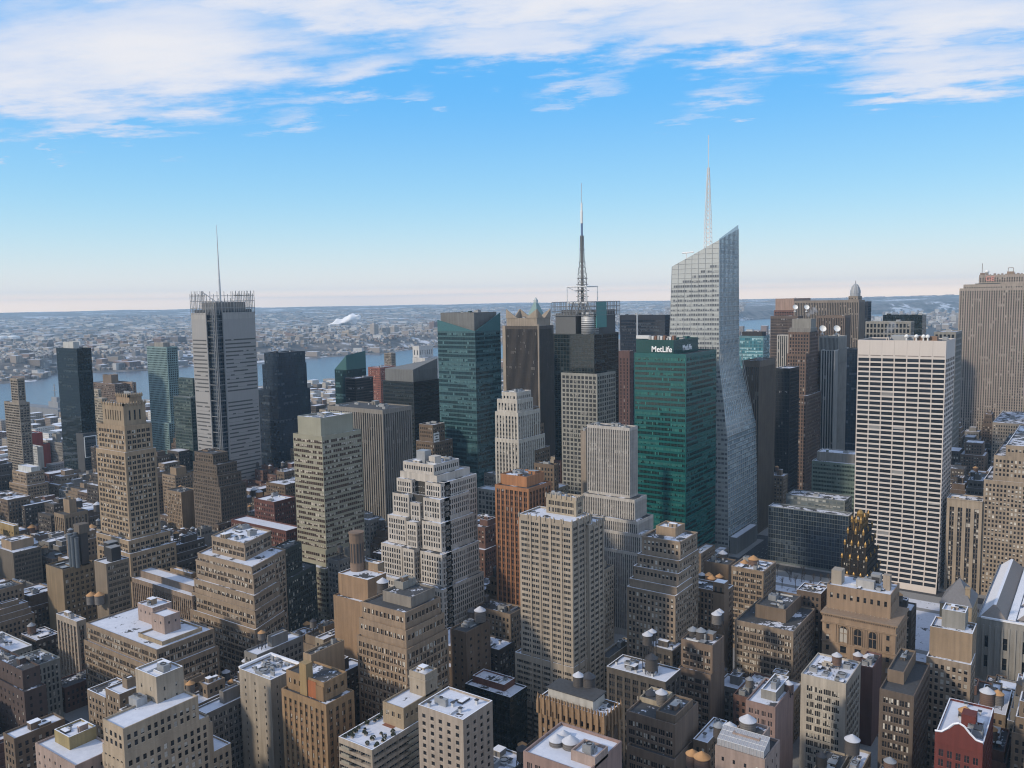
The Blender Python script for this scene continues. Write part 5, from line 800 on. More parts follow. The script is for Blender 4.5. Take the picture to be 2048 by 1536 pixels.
def building(name, label, cat, style, org, tiers, o, detail=True, group=None):
    ox, oy, th = org; th = rad(th); bd = (-math.sin(th), math.cos(th))
    root = empty(name, label, cat, (ox, oy, 0), group)
    X = lambda x, y: (x+y*bd[0], y*bd[1])
    B_ = Build(); sn = o.get('sn', .5); Rm = roof_mat(sn); rq = []
    par = .9 if detail else .5
    T = tiers
    for i, t in enumerate(T):
        x0, x1, y0, y1, z1, s_ = t; s = STY[s_ or style]
        z0 = 0
        for u in T[i+1:]:
            if u[0] < x0+.6 and u[1] > x1-.6 and u[2] < y0+.6 and u[3] > y1-.6 and u[4] < z1: z0 = u[4]-par; break
        if o.get('wings') and i > 1:
            w_ = x1-x0; zc = z1-9-2*i; yc = y0-1.2*i-1
            for (ua, ub, ya, zz) in ((0, .35, y0, z1), (.395, .61, yc, zc), (.655, 1, y0, z1)):
                if zz < z0+2 and ua != .395: continue
                pp = [(x0+w_*ua, ya), (x0+w_*ub, ya), (x0+w_*ub, y0+9), (x0+w_*ua, y0+9)]; zb_ = max(0, z0-(11+2*i if ua == .395 else 0))
                for j, fc in enumerate('SENW'): facade(B_, pp[j], pp[(j+1) % 4], zb_, zz, s, fc in 'SE')
                rq.append([(*q_, zz-.3) for q_ in pp])
            y0 = y0+4; B_.wall([[(x0+w_*.34, y0-.05, z0), (x0+w_*.66, y0-.05, z0), (x0+w_*.66, y0-.05, z1), (x0+w_*.34, y0-.05, z1)]], wall_mat((.07, .066, .06)))  # dark sheet across the courts: their shade put in as wall colour
        p = [X(x0, y0), X(x1, y0), X(x1, y1), X(x0, y1)]
        for j, fc in enumerate('SENW'):
            win = fc in s['faces'] if fc in 'SE' else False
            facade(B_, p[j], p[(j+1) % 4], z0, z1, s, win, flare=o.get('flare', 0) if (fc == 'S' and i == len(T)-1) else 0)
        # parapet: coping ring and inner faces, roof inside
        tk = .45; q = [X(x0+tk, y0+tk), X(x1-tk, y0+tk), X(x1-tk, y1-tk), X(x0+tk, y1-tk)]
        wm = wall_mat(s['w'], s['rough'], s['var'], True, s['metal'], s['streak'])
        cm = SNOW if (sn > .45 and RND.random() < .55) else wm
        for j in range(4):
            a, b_ = p[j], p[(j+1) % 4]; c, d = q[(j+1) % 4], q[j]
            B_.wall([[(*a, z1), (*b_, z1), (*c, z1), (*d, z1)]], cm)
            B_.wall([[(*c, z1-par), (*d, z1-par), (*d, z1), (*c, z1)]], wm)
        rq.append([(*q[0], z1-par), (*q[1], z1-par), (*q[2], z1-par), (*q[3], z1-par)])
    for q_ in rq: link('roof', mesh_quads('roof', [q_], [Rm]), root)
    W_ = np.concatenate(B_.w); link('wall', mesh_quads('wall', W_, B_.mats, np.concatenate(B_.mi)), root)
    # window panes: the largest ones as parts of their own, the rest as one
    dist = math.hypot(ox, oy)
    for g, L in B_.p.items():
        Q = np.concatenate(L); n = len(Q)
        if detail and dist < 640 and not o.get('flare'):
            cen = Q.mean(1)+np.array([ox, oy, -CAMH]); dd = np.linalg.norm(cen, axis=1)
            lim = 100 if len(B_.p) == 1 else 50
            idx = np.argsort(dd)[:min(lim, n)]; keep = np.ones(n, bool); keep[idx] = False
            cache = {}; first = None
            for ii in idx:
                q = Q[ii]; c0 = q[0]; key = tuple(np.round((q-c0).ravel(), 2))
                if key not in cache: cache[key] = mesh_quads('window', (q-c0)[None], [G[g]], None, [0.0], True)
                wo = bpy.data.objects.new('window', cache[key]); C.objects.link(wo); wo.parent = root; wo.location = c0
            Q = Q[keep]; n = len(Q)
        if n:
            r = pane_rnd(Q, .9, 22.) if g in ('green', 'teal', 'navy', 'black', 'olive', 'cyan', 'bofa') else pane_rnd(Q)
            ob = link('window', mesh_quads('window', Q, [G[g]], None, r, True), root)
            if n > 1: ob['kind'] = 'stuff'
    # rooftop clutter
    if detail and not o.get('lib'):
        t = T[0]; w, d = t[1]-t[0], t[3]-t[2]; z = t[4]-par
        cnt = int(min(12, max(3, w*d/50))) if dist < 700 else int(min(5, max(1, w*d/110))) if dist < 900 else int(min(4, w*d/300))
        if o.get('pyr') or o.get('dome') or o.get('green'): cnt = 0
        for q in range(cnt):
            bw, bd_, bh = RND.uniform(1.5, min(5, w*.3)+1), RND.uniform(1.5, min(5, d*.3)+1), RND.uniform(1, 3.2)
            if w < bw+2.5 or d < bd_+2.5: continue
            cx, cy = RND.uniform(t[0]+1.2+bw/2, t[1]-1.2-bw/2), RND.uniform(t[2]+1.2+bd_/2, t[3]-1.2-bd_/2)
            kind = RND.choice(['bulkhead', 'air_unit', 'air_unit', 'vent', 'vent', 'skylight', 'duct'])
            if kind == 'vent': bw = bd_ = 1.0; bh = 1.6
            if kind == 'skylight': bh = .7
            if kind == 'duct': bw, bd_, bh = (.7, min(d-3, 7), .7) if RND.random() < .5 else (min(w-3, 7), .7, .7); cx = min(max(cx, t[0]+1+bw/2), t[1]-1-bw/2); cy = min(max(cy, t[2]+1+bd_/2), t[3]-1-bd_/2)
            c = X(cx, cy); Q = boxq(-bw/2, bw/2, -bd_/2, bd_/2, 0, bh)
            m = dict(bulkhead=wall_mat(STY[style]['w']), air_unit=METAL, vent=LMETAL, skylight=DMETAL, duct=LMETAL)[kind]
            mi = [0]*6
            if kind == 'air_unit':
                V, F = lathe([(.8*min(bw, bd_)/2, bh), (.8*min(bw, bd_)/2, bh+.35)], 10)
                Q += [[V[f[0]], V[f[1]], V[f[2]], V[f[3]]] for f in F[:10]]; mi += [1]*10
            elif kind == 'bulkhead':
                Q += boxq(-bw/2-.15, bw/2+.15, -bd_/2-.15, bd_/2+.15, bh+.01, bh+.2); mi += [2]*6
                Q += boxq(-.45, .45, -bd_/2-.06, -bd_/2, 0, 2.0 if bh > 2.2 else bh*.8); mi += [1]*6
            elif kind == 'vent':
                Q += boxq(-.75, .75, -.75, .75, bh+.01, bh+.3); mi += [1]*6
            else:
                Q += boxq(-bw/2+.2, bw/2-.2, -bd_/2+.2, bd_/2-.2, bh+.01, bh+.15); mi += [2]*6
            link(kind, mesh_quads(kind, Q, [m, DMETAL, SNOW if sn > .4 else METAL], mi), root, (c[0], c[1], z))
    return root, X
CONE = {}
def water_tank(x, y, ztop, hh, rr, wood, cap, label):
    """wooden rooftop water tank on a steel frame"""
    root = empty('water_tank', label, 'water tank', (x, y, ztop-hh), 'wooden water tanks on the rooftops')
    th_ = rr*1.9; leg = hh-th_-rr*.8
    key = (round(hh, 1), round(rr, 1), wood, cap)
    if key not in CONE:
        V, F = lathe([(rr, leg), (rr*.97, leg+th_)], 24)
        V2 = []; F2 = []
        for hb in (.15, .3, .45, .6, .75, .9):
            v, f = lathe([(rr*1.015, leg+th_*hb-.05), (rr*1.015, leg+th_*hb+.05)], 24); F2 += [tuple(i+len(V2) for i in q) for q in f[:24]]; V2 += v
        tm = dict(dark=flat_mat('dark_cedar', (.085, .075, .07), .8), grey=flat_mat('weathered_cedar', (.17, .155, .145), .8), orange=flat_mat('new_cedar', (.42, .22, .09), .8), brown=flat_mat('brown_cedar', (.16, .10, .075), .8))[wood]
        cm = dict(snow=flat_mat('snowy_cap', (.5, .51, .55), .8), dark=DMETAL, orange=flat_mat('rust_roof', (.45, .25, .11), .8), grey=METAL)[cap]
        tank = poly_mesh('tank', V, F, [tm]); hoops = poly_mesh('hoop', V2, F2, [DMETAL])
        V, F = lathe([(rr*1.08, leg+th_), (rr*1.08, leg+th_+.12), (rr*.5, leg+th_+rr*.48), (.12, hh)], 24)
        roof = poly_mesh('tank_roof', V, F, [cm])
        Q = []; ll = []
        c = rr*.72
        for sx, sy in ((-c, -c), (c, -c), (c, c), (-c, c)): ll.append(mesh_quads('leg', boxq(sx-.13, sx+.13, sy-.13, sy+.13, 0, leg), [DMETAL]))
        Q += boxq(-rr, rr, -.2, .2, leg-.3, leg-.02)+boxq(-.2, .2, -rr, rr, leg-.31, leg-.03)
        for a, b_ in (((-c, -c), (c, -c)), ((c, -c), (c, c)), ((c, c), (-c, c)), ((-c, c), (-c, -c))):
            Q += bar((*a, .1), (*b_, leg-.3), .1)+bar((*b_, .1), (*a, leg-.3), .1)
        CONE[key] = (tank, hoops, roof, ll, mesh_quads('frame', Q, [DMETAL]))
    tank, hoops, roof, ll, frm = CONE[key]
    t_ = link('tank', tank, root); link('hoop', hoops, t_); link('tank_roof', roof, root); link('frame', frm, root)
    for l_ in ll: link('leg', l_, root)
def text_mesh(txt, size, ext, mat, bold=False):
    cu = bpy.data.curves.new('lettering', 'FONT'); cu.body = txt; cu.size = size; cu.extrude = ext; cu.align_x = 'CENTER'; cu.align_y = 'CENTER'
    cu.offset = .012*size if bold else 0
    ob = bpy.data.objects.new('lettering', cu); C.objects.link(ob)
    dg = bpy.context.evaluated_depsgraph_get(); me = bpy.data.meshes.new_from_object(ob.evaluated_get(dg)); me.materials.clear(); me.materials.append(mat)
    bpy.data.objects.remove(ob); me.name = 'lettering'
    return me
def sign(parent, txt, size, p, face, mat, name='sign', bold=True, sx=1):
    o = link(name, text_mesh(txt, size, .25, mat, bold), parent, p)
    o.rotation_euler = (rad(90), 0, 0 if face == 'S' else rad(90)); o.scale = (sx, 1, 1)
    return o

# ------------------------------------------------------------ the setting
def grid_mesh(name, xs, ys, zf, mats):
    XX, YY = np.meshgrid(xs, ys, indexing='ij'); ZZ = zf(XX, YY)
    V = np.stack([XX, YY, ZZ], -1); Q = np.stack([V[:-1, :-1], V[1:, :-1], V[1:, 1:], V[:-1, 1:]], 2).reshape(-1, 4, 3)
    return mesh_quads(name, Q, mats)
def asphalt():
    m, g, p = pbr('asphalt'); geo = g.n('ShaderNodeNewGeometry'); oc = geo.outputs['Position']
    n = g.noise(oc, .15, 5); n2 = g.noise(oc, 1.5, 4)
    c = g.mix(n, (.035, .036, .04), (.075, .075, .08)); c = g.mix(g.ss(n2, .62, .7), c, (.3, .31, .34))
    g.l(c, p.inputs['Base Color']); p.inputs['Roughness'].default_value = .85; return m
ASPH = asphalt()
link('ground', mesh_quads('ground', [[(-1760, -300, 0), (600, -300, 0), (600, 9500, 0), (-1760, 9500, 0)]], [ASPH]), kind='structure')
def water_mat():
    m, g, p = pbr('river_water'); geo = g.n('ShaderNodeNewGeometry')
    mp = g.n('ShaderNodeMapping'); mp.inputs['Scale'].default_value = (1, 1, 1); g.l(geo.outputs['Position'], mp.inputs[0])
    n = g.noise(mp.outputs[0], .02, 8, .6); b = g.n('ShaderNodeBump'); b.inputs['Strength'].default_value = .35; b.inputs['Distance'].default_value = 6; g.l(n, b.inputs['Height']); g.l(b.outputs[0], p.inputs['Normal'])
    p.inputs['Base Color'].default_value = (.05, .08, .12, 1); p.inputs['Roughness'].default_value = .25; return m
link('river', mesh_quads('river', [[(-20500, -8000, -2), (20500, -8000, -2), (20500, 20500, -2), (-20500, 20500, -2)]], [water_mat()]), kind='structure')
SW = flat_mat('sidewalk', (.26, .255, .25), .9); LINE = flat_mat('road_paint', (.7, .7, .68), .7); YEL = flat_mat('yellow_paint', (.7, .5, .08), .7)
AVES = [40, -245, -520, -795, -1070, -1345, -1620]; 
STREETS = [712-80.5*k for k in range(-22, 8)]
Q = []; 
for i in range(len(AVES)-1):
    xa, xb = AVES[i+1]+(0 if 0 else 15), AVES[i]-15
    for y in STREETS:
        Q += boxq(xa, xb, y-4, y+62, .004, .15)
link('pavement', mesh_quads('pavement', Q, [SW]), kind='structure')
Q = []
for a in AVES[:4]:
    for k in range(-3, 4):
        if abs(k) == 3: continue
        for y in np.arange(120, 1400, 12): Q.append([(a+k*3.3-.08, y, .006), (a+k*3.3+.08, y, .006), (a+k*3.3+.08, y+4, .006), (a+k*3.3-.08, y+4, .006)])
    for y in STREETS:
        for k in range(-11, 12): 
            x = a+k*1.1; Q.append([(x-.28, y-6, .007), (x+.28, y-6, .007), (x+.28, y-2.6, .007), (x-.28, y-2.6, .007)])
link('road_marking', mesh_quads('road_marking', Q, [LINE]), kind='structure')

def coast_r(az):   # distance of the far shore along each bearing (radians west of +Y)
    return np.interp(az, [c[0] for c in COAST], [c[1] for c in COAST])
def land_h(az, r):
    rc = coast_r(az); t = r-rc; az = np.asarray(az)
    cliff = 46*np.clip((t-90)/260, 0, 1)**1.5*np.clip(1-(t-1600)/2600, .07, 1)
    cliff = cliff*np.where(az < rad(33), 1.3, 1)
    n = np.sin(az*41+r*.0007)*.5+np.sin(az*97+r*.0013)*.3+np.sin(az*17-r*.0004)*.4
    far = 100*np.clip((r-9000)/7000, 0, 1)**1.3*(1+.05*n)
    far2 = 24*np.clip((r-7000)/3000, 0, 1)*(1+.25*np.sin(az*60+r*.002))
    right = np.where(az < rad(25), 70*np.clip((t-200)/500, 0, 1)*np.clip(1-(t-3500)/3000, 0, 1), 0)
    return 1.5+np.maximum(cliff, right)+far+far2+2*n*np.clip(t/400, 0, 1)
def land():
    az = np.radians(np.linspace(-12, 82, 380)); t = np.concatenate([[0, 30, 60, 90, 120, 160, 200, 260, 330, 420, 520, 650, 800], np.geomspace(1000, 18500, 66)])
    A, T = np.meshgrid(az, t, indexing='ij'); Rr = np.minimum(coast_r(A)+T, 20000); 
    V = np.stack([-np.sin(A)*Rr, np.cos(A)*Rr, np.where(T == 0, -2.5, land_h(A, Rr))], -1)
    Q = np.stack([V[:-1, :-1], V[:-1, 1:], V[1:, 1:], V[1:, :-1]], 2).reshape(-1, 4, 3)
    m, g, p = pbr('snowy_land'); geo = g.n('ShaderNodeNewGeometry'); oc = geo.outputs['Position']
    n1 = g.noise(oc, .0016, 8, .6); n2 = g.noise(oc, .012, 7, .62); n3 = g.noise(oc, .0005, 5)
    c = g.mix(g.ss(n2, .35, .65), (.07, .065, .062), (.20, .18, .165))
    c = g.mix(g.ss(g.m('ADD', g.m('MULTIPLY', n1, .6), g.m('MULTIPLY', n2, .4)), .53, .58), c, (.62, .64, .68))
    c = g.mix(g.ss(n3, .60, .68), c, (.13, .125, .115))
    g.l(c, p.inputs['Base Color']); p.inputs['Roughness'].default_value = .9
    link('far_shore_land', mesh_quads('far_shore_land', Q, [m]), kind='structure')
land()
def rnd_boxes(name, pts, label_kind='stuff'):
    """pts: x,y,z,w,d,h,rot -> one mesh with snowy roofs"""
    P = np.array(pts); n = len(P); ca, sa = np.cos(P[:, 6]), np.sin(P[:, 6])
    cs = []
    for sx, sy in ((-1, -1), (1, -1), (1, 1), (-1, 1)):
        lx, ly = sx*P[:, 3]/2, sy*P[:, 4]/2; cs.append((P[:, 0]+lx*ca-ly*sa, P[:, 1]+lx*sa+ly*ca))
    Q = []
    for j in range(4):
        a, b_ = cs[j], cs[(j+1) % 4]
        Q.append(np.stack([np.stack([a[0], a[1], P[:, 2]-4], -1), np.stack([b_[0], b_[1], P[:, 2]-4], -1), np.stack([b_[0], b_[1], P[:, 2]+P[:, 5]], -1), np.stack([a[0], a[1], P[:, 2]+P[:, 5]], -1)], 1))
    Q.append(np.stack([np.stack([c[0], c[1], P[:, 2]+P[:, 5]], -1) for c in cs], 1))
    r = np.random.RandomState(3).rand(n)
    Q = np.concatenate(Q); mi = np.concatenate([np.zeros(4*n), np.ones(n)]); rr = np.concatenate([np.tile(r, 4), np.random.RandomState(4).rand(n)])
    if 'far_house' not in MATS:
        m, g, p = pbr('far_house_wall'); at = g.n('ShaderNodeAttribute', attribute_name='rnd')
        rp = g.n('ShaderNodeValToRGB'); e = rp.color_ramp; e.interpolation = 'CONSTANT'
        cols = [(.36, .31, .27), (.24, .17, .14), (.45, .42, .38), (.22, .19, .17), (.55, .54, .52), (.30, .26, .22), (.24, .23, .23)]
        while len(e.elements) < len(cols): e.elements.new(.5)
        for i, c in enumerate(cols): e.elements[i].position = i/len(cols); e.elements[i].color = (*c, 1)
        g.l(at.outputs['Fac'], rp.inputs[0])
        geo = g.n('ShaderNodeNewGeometry'); sp = g.n('ShaderNodeSeparateXYZ'); g.l(geo.outputs['Position'], sp.inputs[0])
        fl = g.m('GREATER_THAN', g.m('FRACT', g.m('MULTIPLY', sp.outputs[2], .3)), .55)
        hx = g.m('GREATER_THAN', g.m('FRACT', g.m('MULTIPLY', g.m('ADD', sp.outputs[0], sp.outputs[1]), .28)), .5)
        g.l(g.mix(g.m('MULTIPLY', g.m('MULTIPLY', fl, hx), .75), rp.outputs[0], (.03, .03, .035)), p.inputs['Base Color']); p.inputs['Roughness'].default_value = .9; MATS['far_house'] = m
        m, g, p = pbr('far_house_roof'); at = g.n('ShaderNodeAttribute', attribute_name='rnd')
        g.l(g.mix(g.m('GREATER_THAN', at.outputs['Fac'], .27), (.15, .145, .14), (.76, .78, .84)), p.inputs['Base Color']); MATS['far_roof'] = m
    return mesh_quads(name, Q, [MATS['far_house'], MATS['far_roof']], mi, rr)
def towns():
    R = np.random.RandomState(11); P = []
    for _ in range(24000):
        az = rad(R.uniform(20, 72)); t = 60+R.uniform(0, 1)**1.25*3600; rc = coast_r(az); r = rc+t
        if 110 < t < 330 and R.rand() < .8: continue
        a = round(R.uniform(0, 1))*1.57+.35
        big = R.rand() < .06
        w, d, h = (R.uniform(20, 55), R.uniform(14, 30), R.uniform(10, 26)) if big else (R.uniform(6, 13), R.uniform(7, 15), R.uniform(5, 9.5))
        P.append((-math.sin(az)*r, math.cos(az)*r, float(land_h(az, r)), w, d, h, a))
    for _ in range(2600):
        az = rad(R.uniform(8, 75)); t = 3600+R.uniform(0, 1)*6500; r = coast_r(az)+t
        P.append((-math.sin(az)*r, math.cos(az)*r, float(land_h(az, r)), R.uniform(20, 130), R.uniform(20, 70), R.uniform(5, 14), .35))
    link('far_town', rnd_boxes('far_town', P), kind='stuff', label='snowy roofed town spread over the far bank of the river', category='town')
    P = []
    for _ in range(7000):
        x, y = R.uniform(-1700, 900), R.uniform(2000, 9400)
        if -950 < x < -100 and y < 5900 and R.rand() < .93: continue
        P.append((x, y, 0, R.uniform(14, 40), R.uniform(14, 40), R.uniform(10, 30)+(R.rand() < .12)*R.uniform(10, 45), 0))
    link('uptown_blocks', rnd_boxes('uptown_blocks', P), kind='stuff', label='hazy mass of low uptown city blocks far beyond the skyscrapers', category='city blocks')
    P = []
    for (x0, x1, y0, y1) in ((-1740, -1090, 250, 2000), (-1090, -300, 1100, 2000)):
        for _ in range(int((x1-x0)*(y1-y0)/900)):
            x, y = R.uniform(x0, x1), R.uniform(y0, y1)
            if any(abs(x-c[0]) < c[2] and abs(y-c[1]) < c[3] for c in AVOID): continue
            if min(abs(x-a) for a in AVES) < 16: continue
            P.append((x, y, 0, R.uniform(12, 26), R.uniform(12, 26), R.uniform(9, 24), 0))
    link('west_side_blocks', rnd_boxes('west_side_blocks', P), kind='stuff', label='low snowy roofed blocks between the far avenues and the river', category='city blocks')
towns()
# piers on the river banks
Q = []
for y in np.arange(420, 2200, 118): Q += boxq(-1900, -1755, y, y+24, -2.4, 4.5)
link('river_pier', mesh_quads('river_pier', Q, [wall_mat((.42, .41, .40))]), kind='structure')
# ------------------------------------------------------------ special features
def parts(name, QS, mat, root):
    for Q in QS: link(name, mesh_quads(name, Q, [mat]), root)
def part(name, Q, mats, root, loc=(0, 0, 0), mi=None): return link(name, mesh_quads(name, Q, mats if isinstance(mats, list) else [mats], mi), root, loc)
def prism(P, z0, z1):
    n = len(P); r = [[(*P[i], z0), (*P[(i+1) % n], z0), (*P[(i+1) % n], z1), (*P[i], z1)] for i in range(n)]
    return r
def spire(x, y, z, w, h): # small obelisk
    r = boxq(x-w/2, x+w/2, y-w/2, y+w/2, z, z+h*.5)
    k = [(x-w/2, y-w/2), (x+w/2, y-w/2), (x+w/2, y+w/2), (x-w/2, y+w/2)]
    for i in range(4): r.append(tri((*k[i], z+h*.5), (*k[(i+1) % 4], z+h*.5), (x, y, z+h)))
    return r
LIT = flat_mat('white_sign_letters', (.92, .92, .92), .5)
def dish(root, loc, r, az=-.9, el=.6):
    V, F = lathe([(.05, 0), (r*.5, r*.08), (r*.85, r*.25), (r, r*.4)], 20)
    me = poly_mesh('dish', V, F[:60], [WHITE], True); o = link('reflector', me, root, loc); o.rotation_euler = (rad(62), 0, rad(35))
    o2 = link('mount', mesh_quads('mount', bar((0, 0, -r*1.5), (0, 0, 0), r*.22)+boxq(-r*.4, r*.4, -r*.4, r*.4, -r*1.6, -r*1.3), [LMETAL]), root, loc)
def features(root, X, org, style, T, o, key):
    t = T[0]; z = t[4]; s0 = STY[t[5] or style]; sm = STY[style]; wm = wall_mat(s0['w']); w2 = wall_mat(sm['w'])
    x0, x1, y0, y1 = t[:4]
    if o.get('crown'):
        Q = []
        for i in range(8):
            for (ax, ay) in ((x0+(x1-x0)*i/7, y0), (x1, y0+(y1-y0)*i/7)): Q.append(spire(ax, ay, z-1, 1.1, 3.0))
        t1 = T[1]
        for i in range(9): Q += [spire(t1[0]+(t1[1]-t1[0])*i/8, t1[2], t1[4]-1.5, 1.0, 3.0), spire(t1[1], t1[2]+(t1[3]-t1[2])*i/8, t1[4]-1.5, 1.0, 3.0)]
        parts('pinnacle', Q, w2, root)
    if 'slope' in o:
        a, b_, c, d = o['slope']; k = [(x0, y0), (x1, y0), (x1, y1), (x0, y1)]; hh = [z+v for v in (a+4, b_+4, c, d)]
        Q = [[(*k[i], z-.1), (*k[(i+1) % 4], z-.1), (*k[(i+1) % 4], hh[(i+1) % 4]), (*k[i], hh[i])] for i in range(4)]
        Q.append([(*k[i], hh[i]) for i in range(4)]); part('slanted_top', Q, flat_mat('teal_panel', (.05, .13, .13), .35), root)
    if 'slope2' in o:
        hh = [z+v+.3 for v in o['slope2']]; k = [(x0, y0), (x1, y0), (x1, y1), (x0, y1)]
        Q = [[(*k[i], z+.02), (*k[(i+1) % 4], z+.02), (*k[(i+1) % 4], hh[(i+1) % 4]), (*k[i], hh[i])] for i in range(4)]; Q.append([(*k[i], hh[i]) for i in range(4)])
        part('sloped_cap', Q, wm, root)
    if 'vpar' in o:
        t1 = T[1]; a0, a1, b0, b1 = t1[:4]; zz = t1[4]; Gm = flat_mat('teal_screen', (.045, .13, .145), .25)
        Q = []
        def scr(p, q, hp, hq, nx, ny):
            p2 = (p[0]-nx*.5, p[1]-ny*.5); q2 = (q[0]-nx*.5, q[1]-ny*.5)
            return [[(*p, zz), (*q, zz), (*q, zz+hq), (*p, zz+hp)], [(*q2, zz), (*p2, zz), (*p2, zz+hp), (*q2, zz+hq)], [(*p, zz+hp), (*q, zz+hq), (*q2, zz+hq), (*p2, zz+hp)]]
        Q += scr((a0, b0-.02), (a1, b0-.02), 11, .1, 0, -1)+scr((a1+.02, b0), (a1+.02, b1), .1, 17, 1, 0)
        part('glass_parapet', Q, Gm, root)
    if o.get('fins'):
        Q = []
        for (cx, cy, sx, sy) in ((x0, y0, 1, 1), (x1, y0, -1, 1), (x1, y1, -1, -1), (x0, y1, 1, -1)):
            L = (x1-x0)*.36
            for (dx, dy) in ((sx*L, 0), (0, sy*L*.8)):
                n_ = Vector((dy, -dx, 0)).normalized()*.8; a = Vector((cx, cy, z)); b_ = Vector((cx+dx, cy+dy, z)); tp = Vector((cx, cy, z+11))
                Q += [tri(tuple(a-n_), tuple(b_-n_), tuple(tp-n_)), tri(tuple(b_+n_), tuple(a+n_), tuple(tp+n_)), [tuple(b_-n_), tuple(b_+n_), tuple(tp+n_), tuple(tp-n_)], [tuple(a+n_), tuple(a-n_), tuple(tp-n_), tuple(tp+n_)]]
        part('pointed_fin', Q, wm, root)
        t1 = T[1]
        part('pier', boxq(t1[0]-.6, t1[0]+4, t1[2]-.6, t1[2], 0, t1[4])+boxq(t1[1]-1, t1[1]+.6, t1[2]-.7, t1[2]+1, 0, t1[4]+2), wm, root)
    if 'pyr' in o:
        h, kind = o['pyr']; k = [(x0-.4, y0-.4), (x1+.4, y0-.4), (x1+.4, y1+.4), (x0-.4, y1+.4)]; ap = ((x0+x1)/2, (y0+y1)/2, z+h)
        m = flat_mat('green_copper', (.16, .26, .25), .6) if kind == 'copper' else flat_mat('grey_slate', (.17, .165, .17), .8)
        Q = [tri((*k[i], z+.05), (*k[(i+1) % 4], z+.05), ap) for i in range(4)]
        part('pyramid_roof', Q, m, root)
        if kind == 'copper':
            part('lantern', spire(ap[0], ap[1], ap[2]-9, 6, 12), flat_mat('pale_glass', (.4, .45, .45), .3), root)
        else:
            part('chimney', boxq(x1-4.2, x1-1.8, y0+5, y0+7.5, z, z+9)+boxq(x1-4.5, x1-1.5, y0+4.7, y0+7.8, z+9.01, z+9.6), w2, root)
            part('finial', spire(ap[0], ap[1], ap[2]-.5, .5, 2.5), DMETAL, root)
    if o.get('dome'):
        cx, cy = (x0+x1)/2, (y0+y1)/2; r = min(x1-x0, y1-y0)*.55
        V, F = lathe([(r, z), (r, z+5), (r*.93, z+9), (r*.72, z+15), (r*.4, z+19), (r*.12, z+21), (.3, z+26)], 16, cx, cy)
        link('dome', poly_mesh('dome', V, F, [flat_mat('grey_dome', (.30, .31, .32), .5)]), root)
        Q = []
        for i in range(8):
            a = i*math.pi/4; p = [(r*1.02, z+5), (r*.95, z+9), (r*.74, z+15), (r*.42, z+19.2)]
            for j in range(3): Q += bar((cx+p[j][0]*math.cos(a), cy+p[j][0]*math.sin(a), p[j][1]), (cx+p[j+1][0]*math.cos(a), cy+p[j+1][0]*math.sin(a), p[j+1][1]), .7)
        part('dome_rib', Q, LMETAL, root)
    if o.get('wings'):
        part('bulkhead', boxq(x0+6, x0+13, y0+6, y0+12, z-1, z+6.5), METAL, root)
        part('bulkhead', boxq(x1-8, x1-3, y0+5, y0+11, z-1, z+4), wm, root)
    if o.get('sign'):
        b_ = part('painted_sign', boxq(x1-.02, x1+.3, y0+1, y0+9, z-22, z-8), WHITE, root)
        Q = []
        for i, (a, b2) in enumerate(((2, 8), (3.5, 6.5), (2, 8), (2.5, 7.5), (2, 8))): Q += boxq(x1+.3, x1+.34, y0+a, y0+b2, z-10.5-i*2.4, z-9.4-i*2.4)
        part('painted_line', Q, DMETAL, b_)
    if o.get('turrets'):
        for (ax, bx) in ((x0, x0+6), (x1-6, x1)):
            Q = boxq(ax-.3, bx+.3, y0-.35, y0+6, 8, z+5); m = [w2]
            Q += boxq(ax+.8, ax+1.9, y0-.42, y0-.36, z, z+2.6)+boxq(ax+3.8, ax+4.9, y0-.42, y0-.36, z, z+2.6)+boxq(ax, bx, y0, y0+5.7, z+5.01, z+5.2)
            part('turret', Q, [w2, DMETAL, SNOW], root, mi=[0]*6+[1]*12+[2]*6)
    if o.get('fin'):
        Q = []
        for t_ in T[:2]:
            n = 7
            for i in range(n): Q.append(spire(t_[0]+(t_[1]-t_[0])*i/(n-1), t_[2], t_[4]-1.6, .8, 3.0))
            for i in range(1, 5): Q.append(spire(t_[1], t_[2]+(t_[3]-t_[2])*i/4, t_[4]-1.6, .8, 3.0))
        parts('pinnacle', Q, w2, root)
        # broad pale piers running the full height
        Q = []; l = T[min(1, len(T)-1)]
        for u in (.22, .40, .60, .80): Q.append(boxq(l[0]+(l[1]-l[0])*u-.5, l[0]+(l[1]-l[0])*u+.5, l[2]-.4, l[2], 0, l[4]+.6))
        for u in (.3, .62, .9): Q.append(boxq(l[1], l[1]+.4, l[2]+(l[3]-l[2])*u-.5, l[2]+(l[3]-l[2])*u+.5, 0, l[4]+.6))
        parts('pier', Q, wall_mat((.52, .44, .35)), root)
    if o.get('gold'):
        for t_ in T[:4]:
            n_ = 4
            for i in range(n_): part('dark_pier', boxq(t_[0]+(t_[1]-t_[0])*i/(n_-1)-.35, t_[0]+(t_[1]-t_[0])*i/(n_-1)+.35, t_[2]-.35, t_[2]-.01, max(t_[4]-14, 0), t_[4]-2.3), wall_mat((.05, .035, .022)), root)
        gm = flat_mat('gilt', (.36, .22, .07), .45, .6); Q = []
        for q, t_ in enumerate(T):
            n = 3+q//2
            for i in range(n):
                u = i/(n-1)
                for (ax, ay) in ((t_[0]+(t_[1]-t_[0])*u, t_[2]), (t_[1], t_[2]+(t_[3]-t_[2])*u))[:2 if i else 1]: Q.append(spire(ax, ay, t_[4]-2.2, 1.1, 4.8-q*.5))
        parts('gilded_pinnacle', Q, gm, root)
        V, F = lathe([(2.0, z-1), (2.3, z+2), (1.5, z+3.4), (.3, z+4.6)], 8, (x0+x1)/2, (y0+y1)/2); link('lantern', poly_mesh('lantern', V, F, [gm]), root)
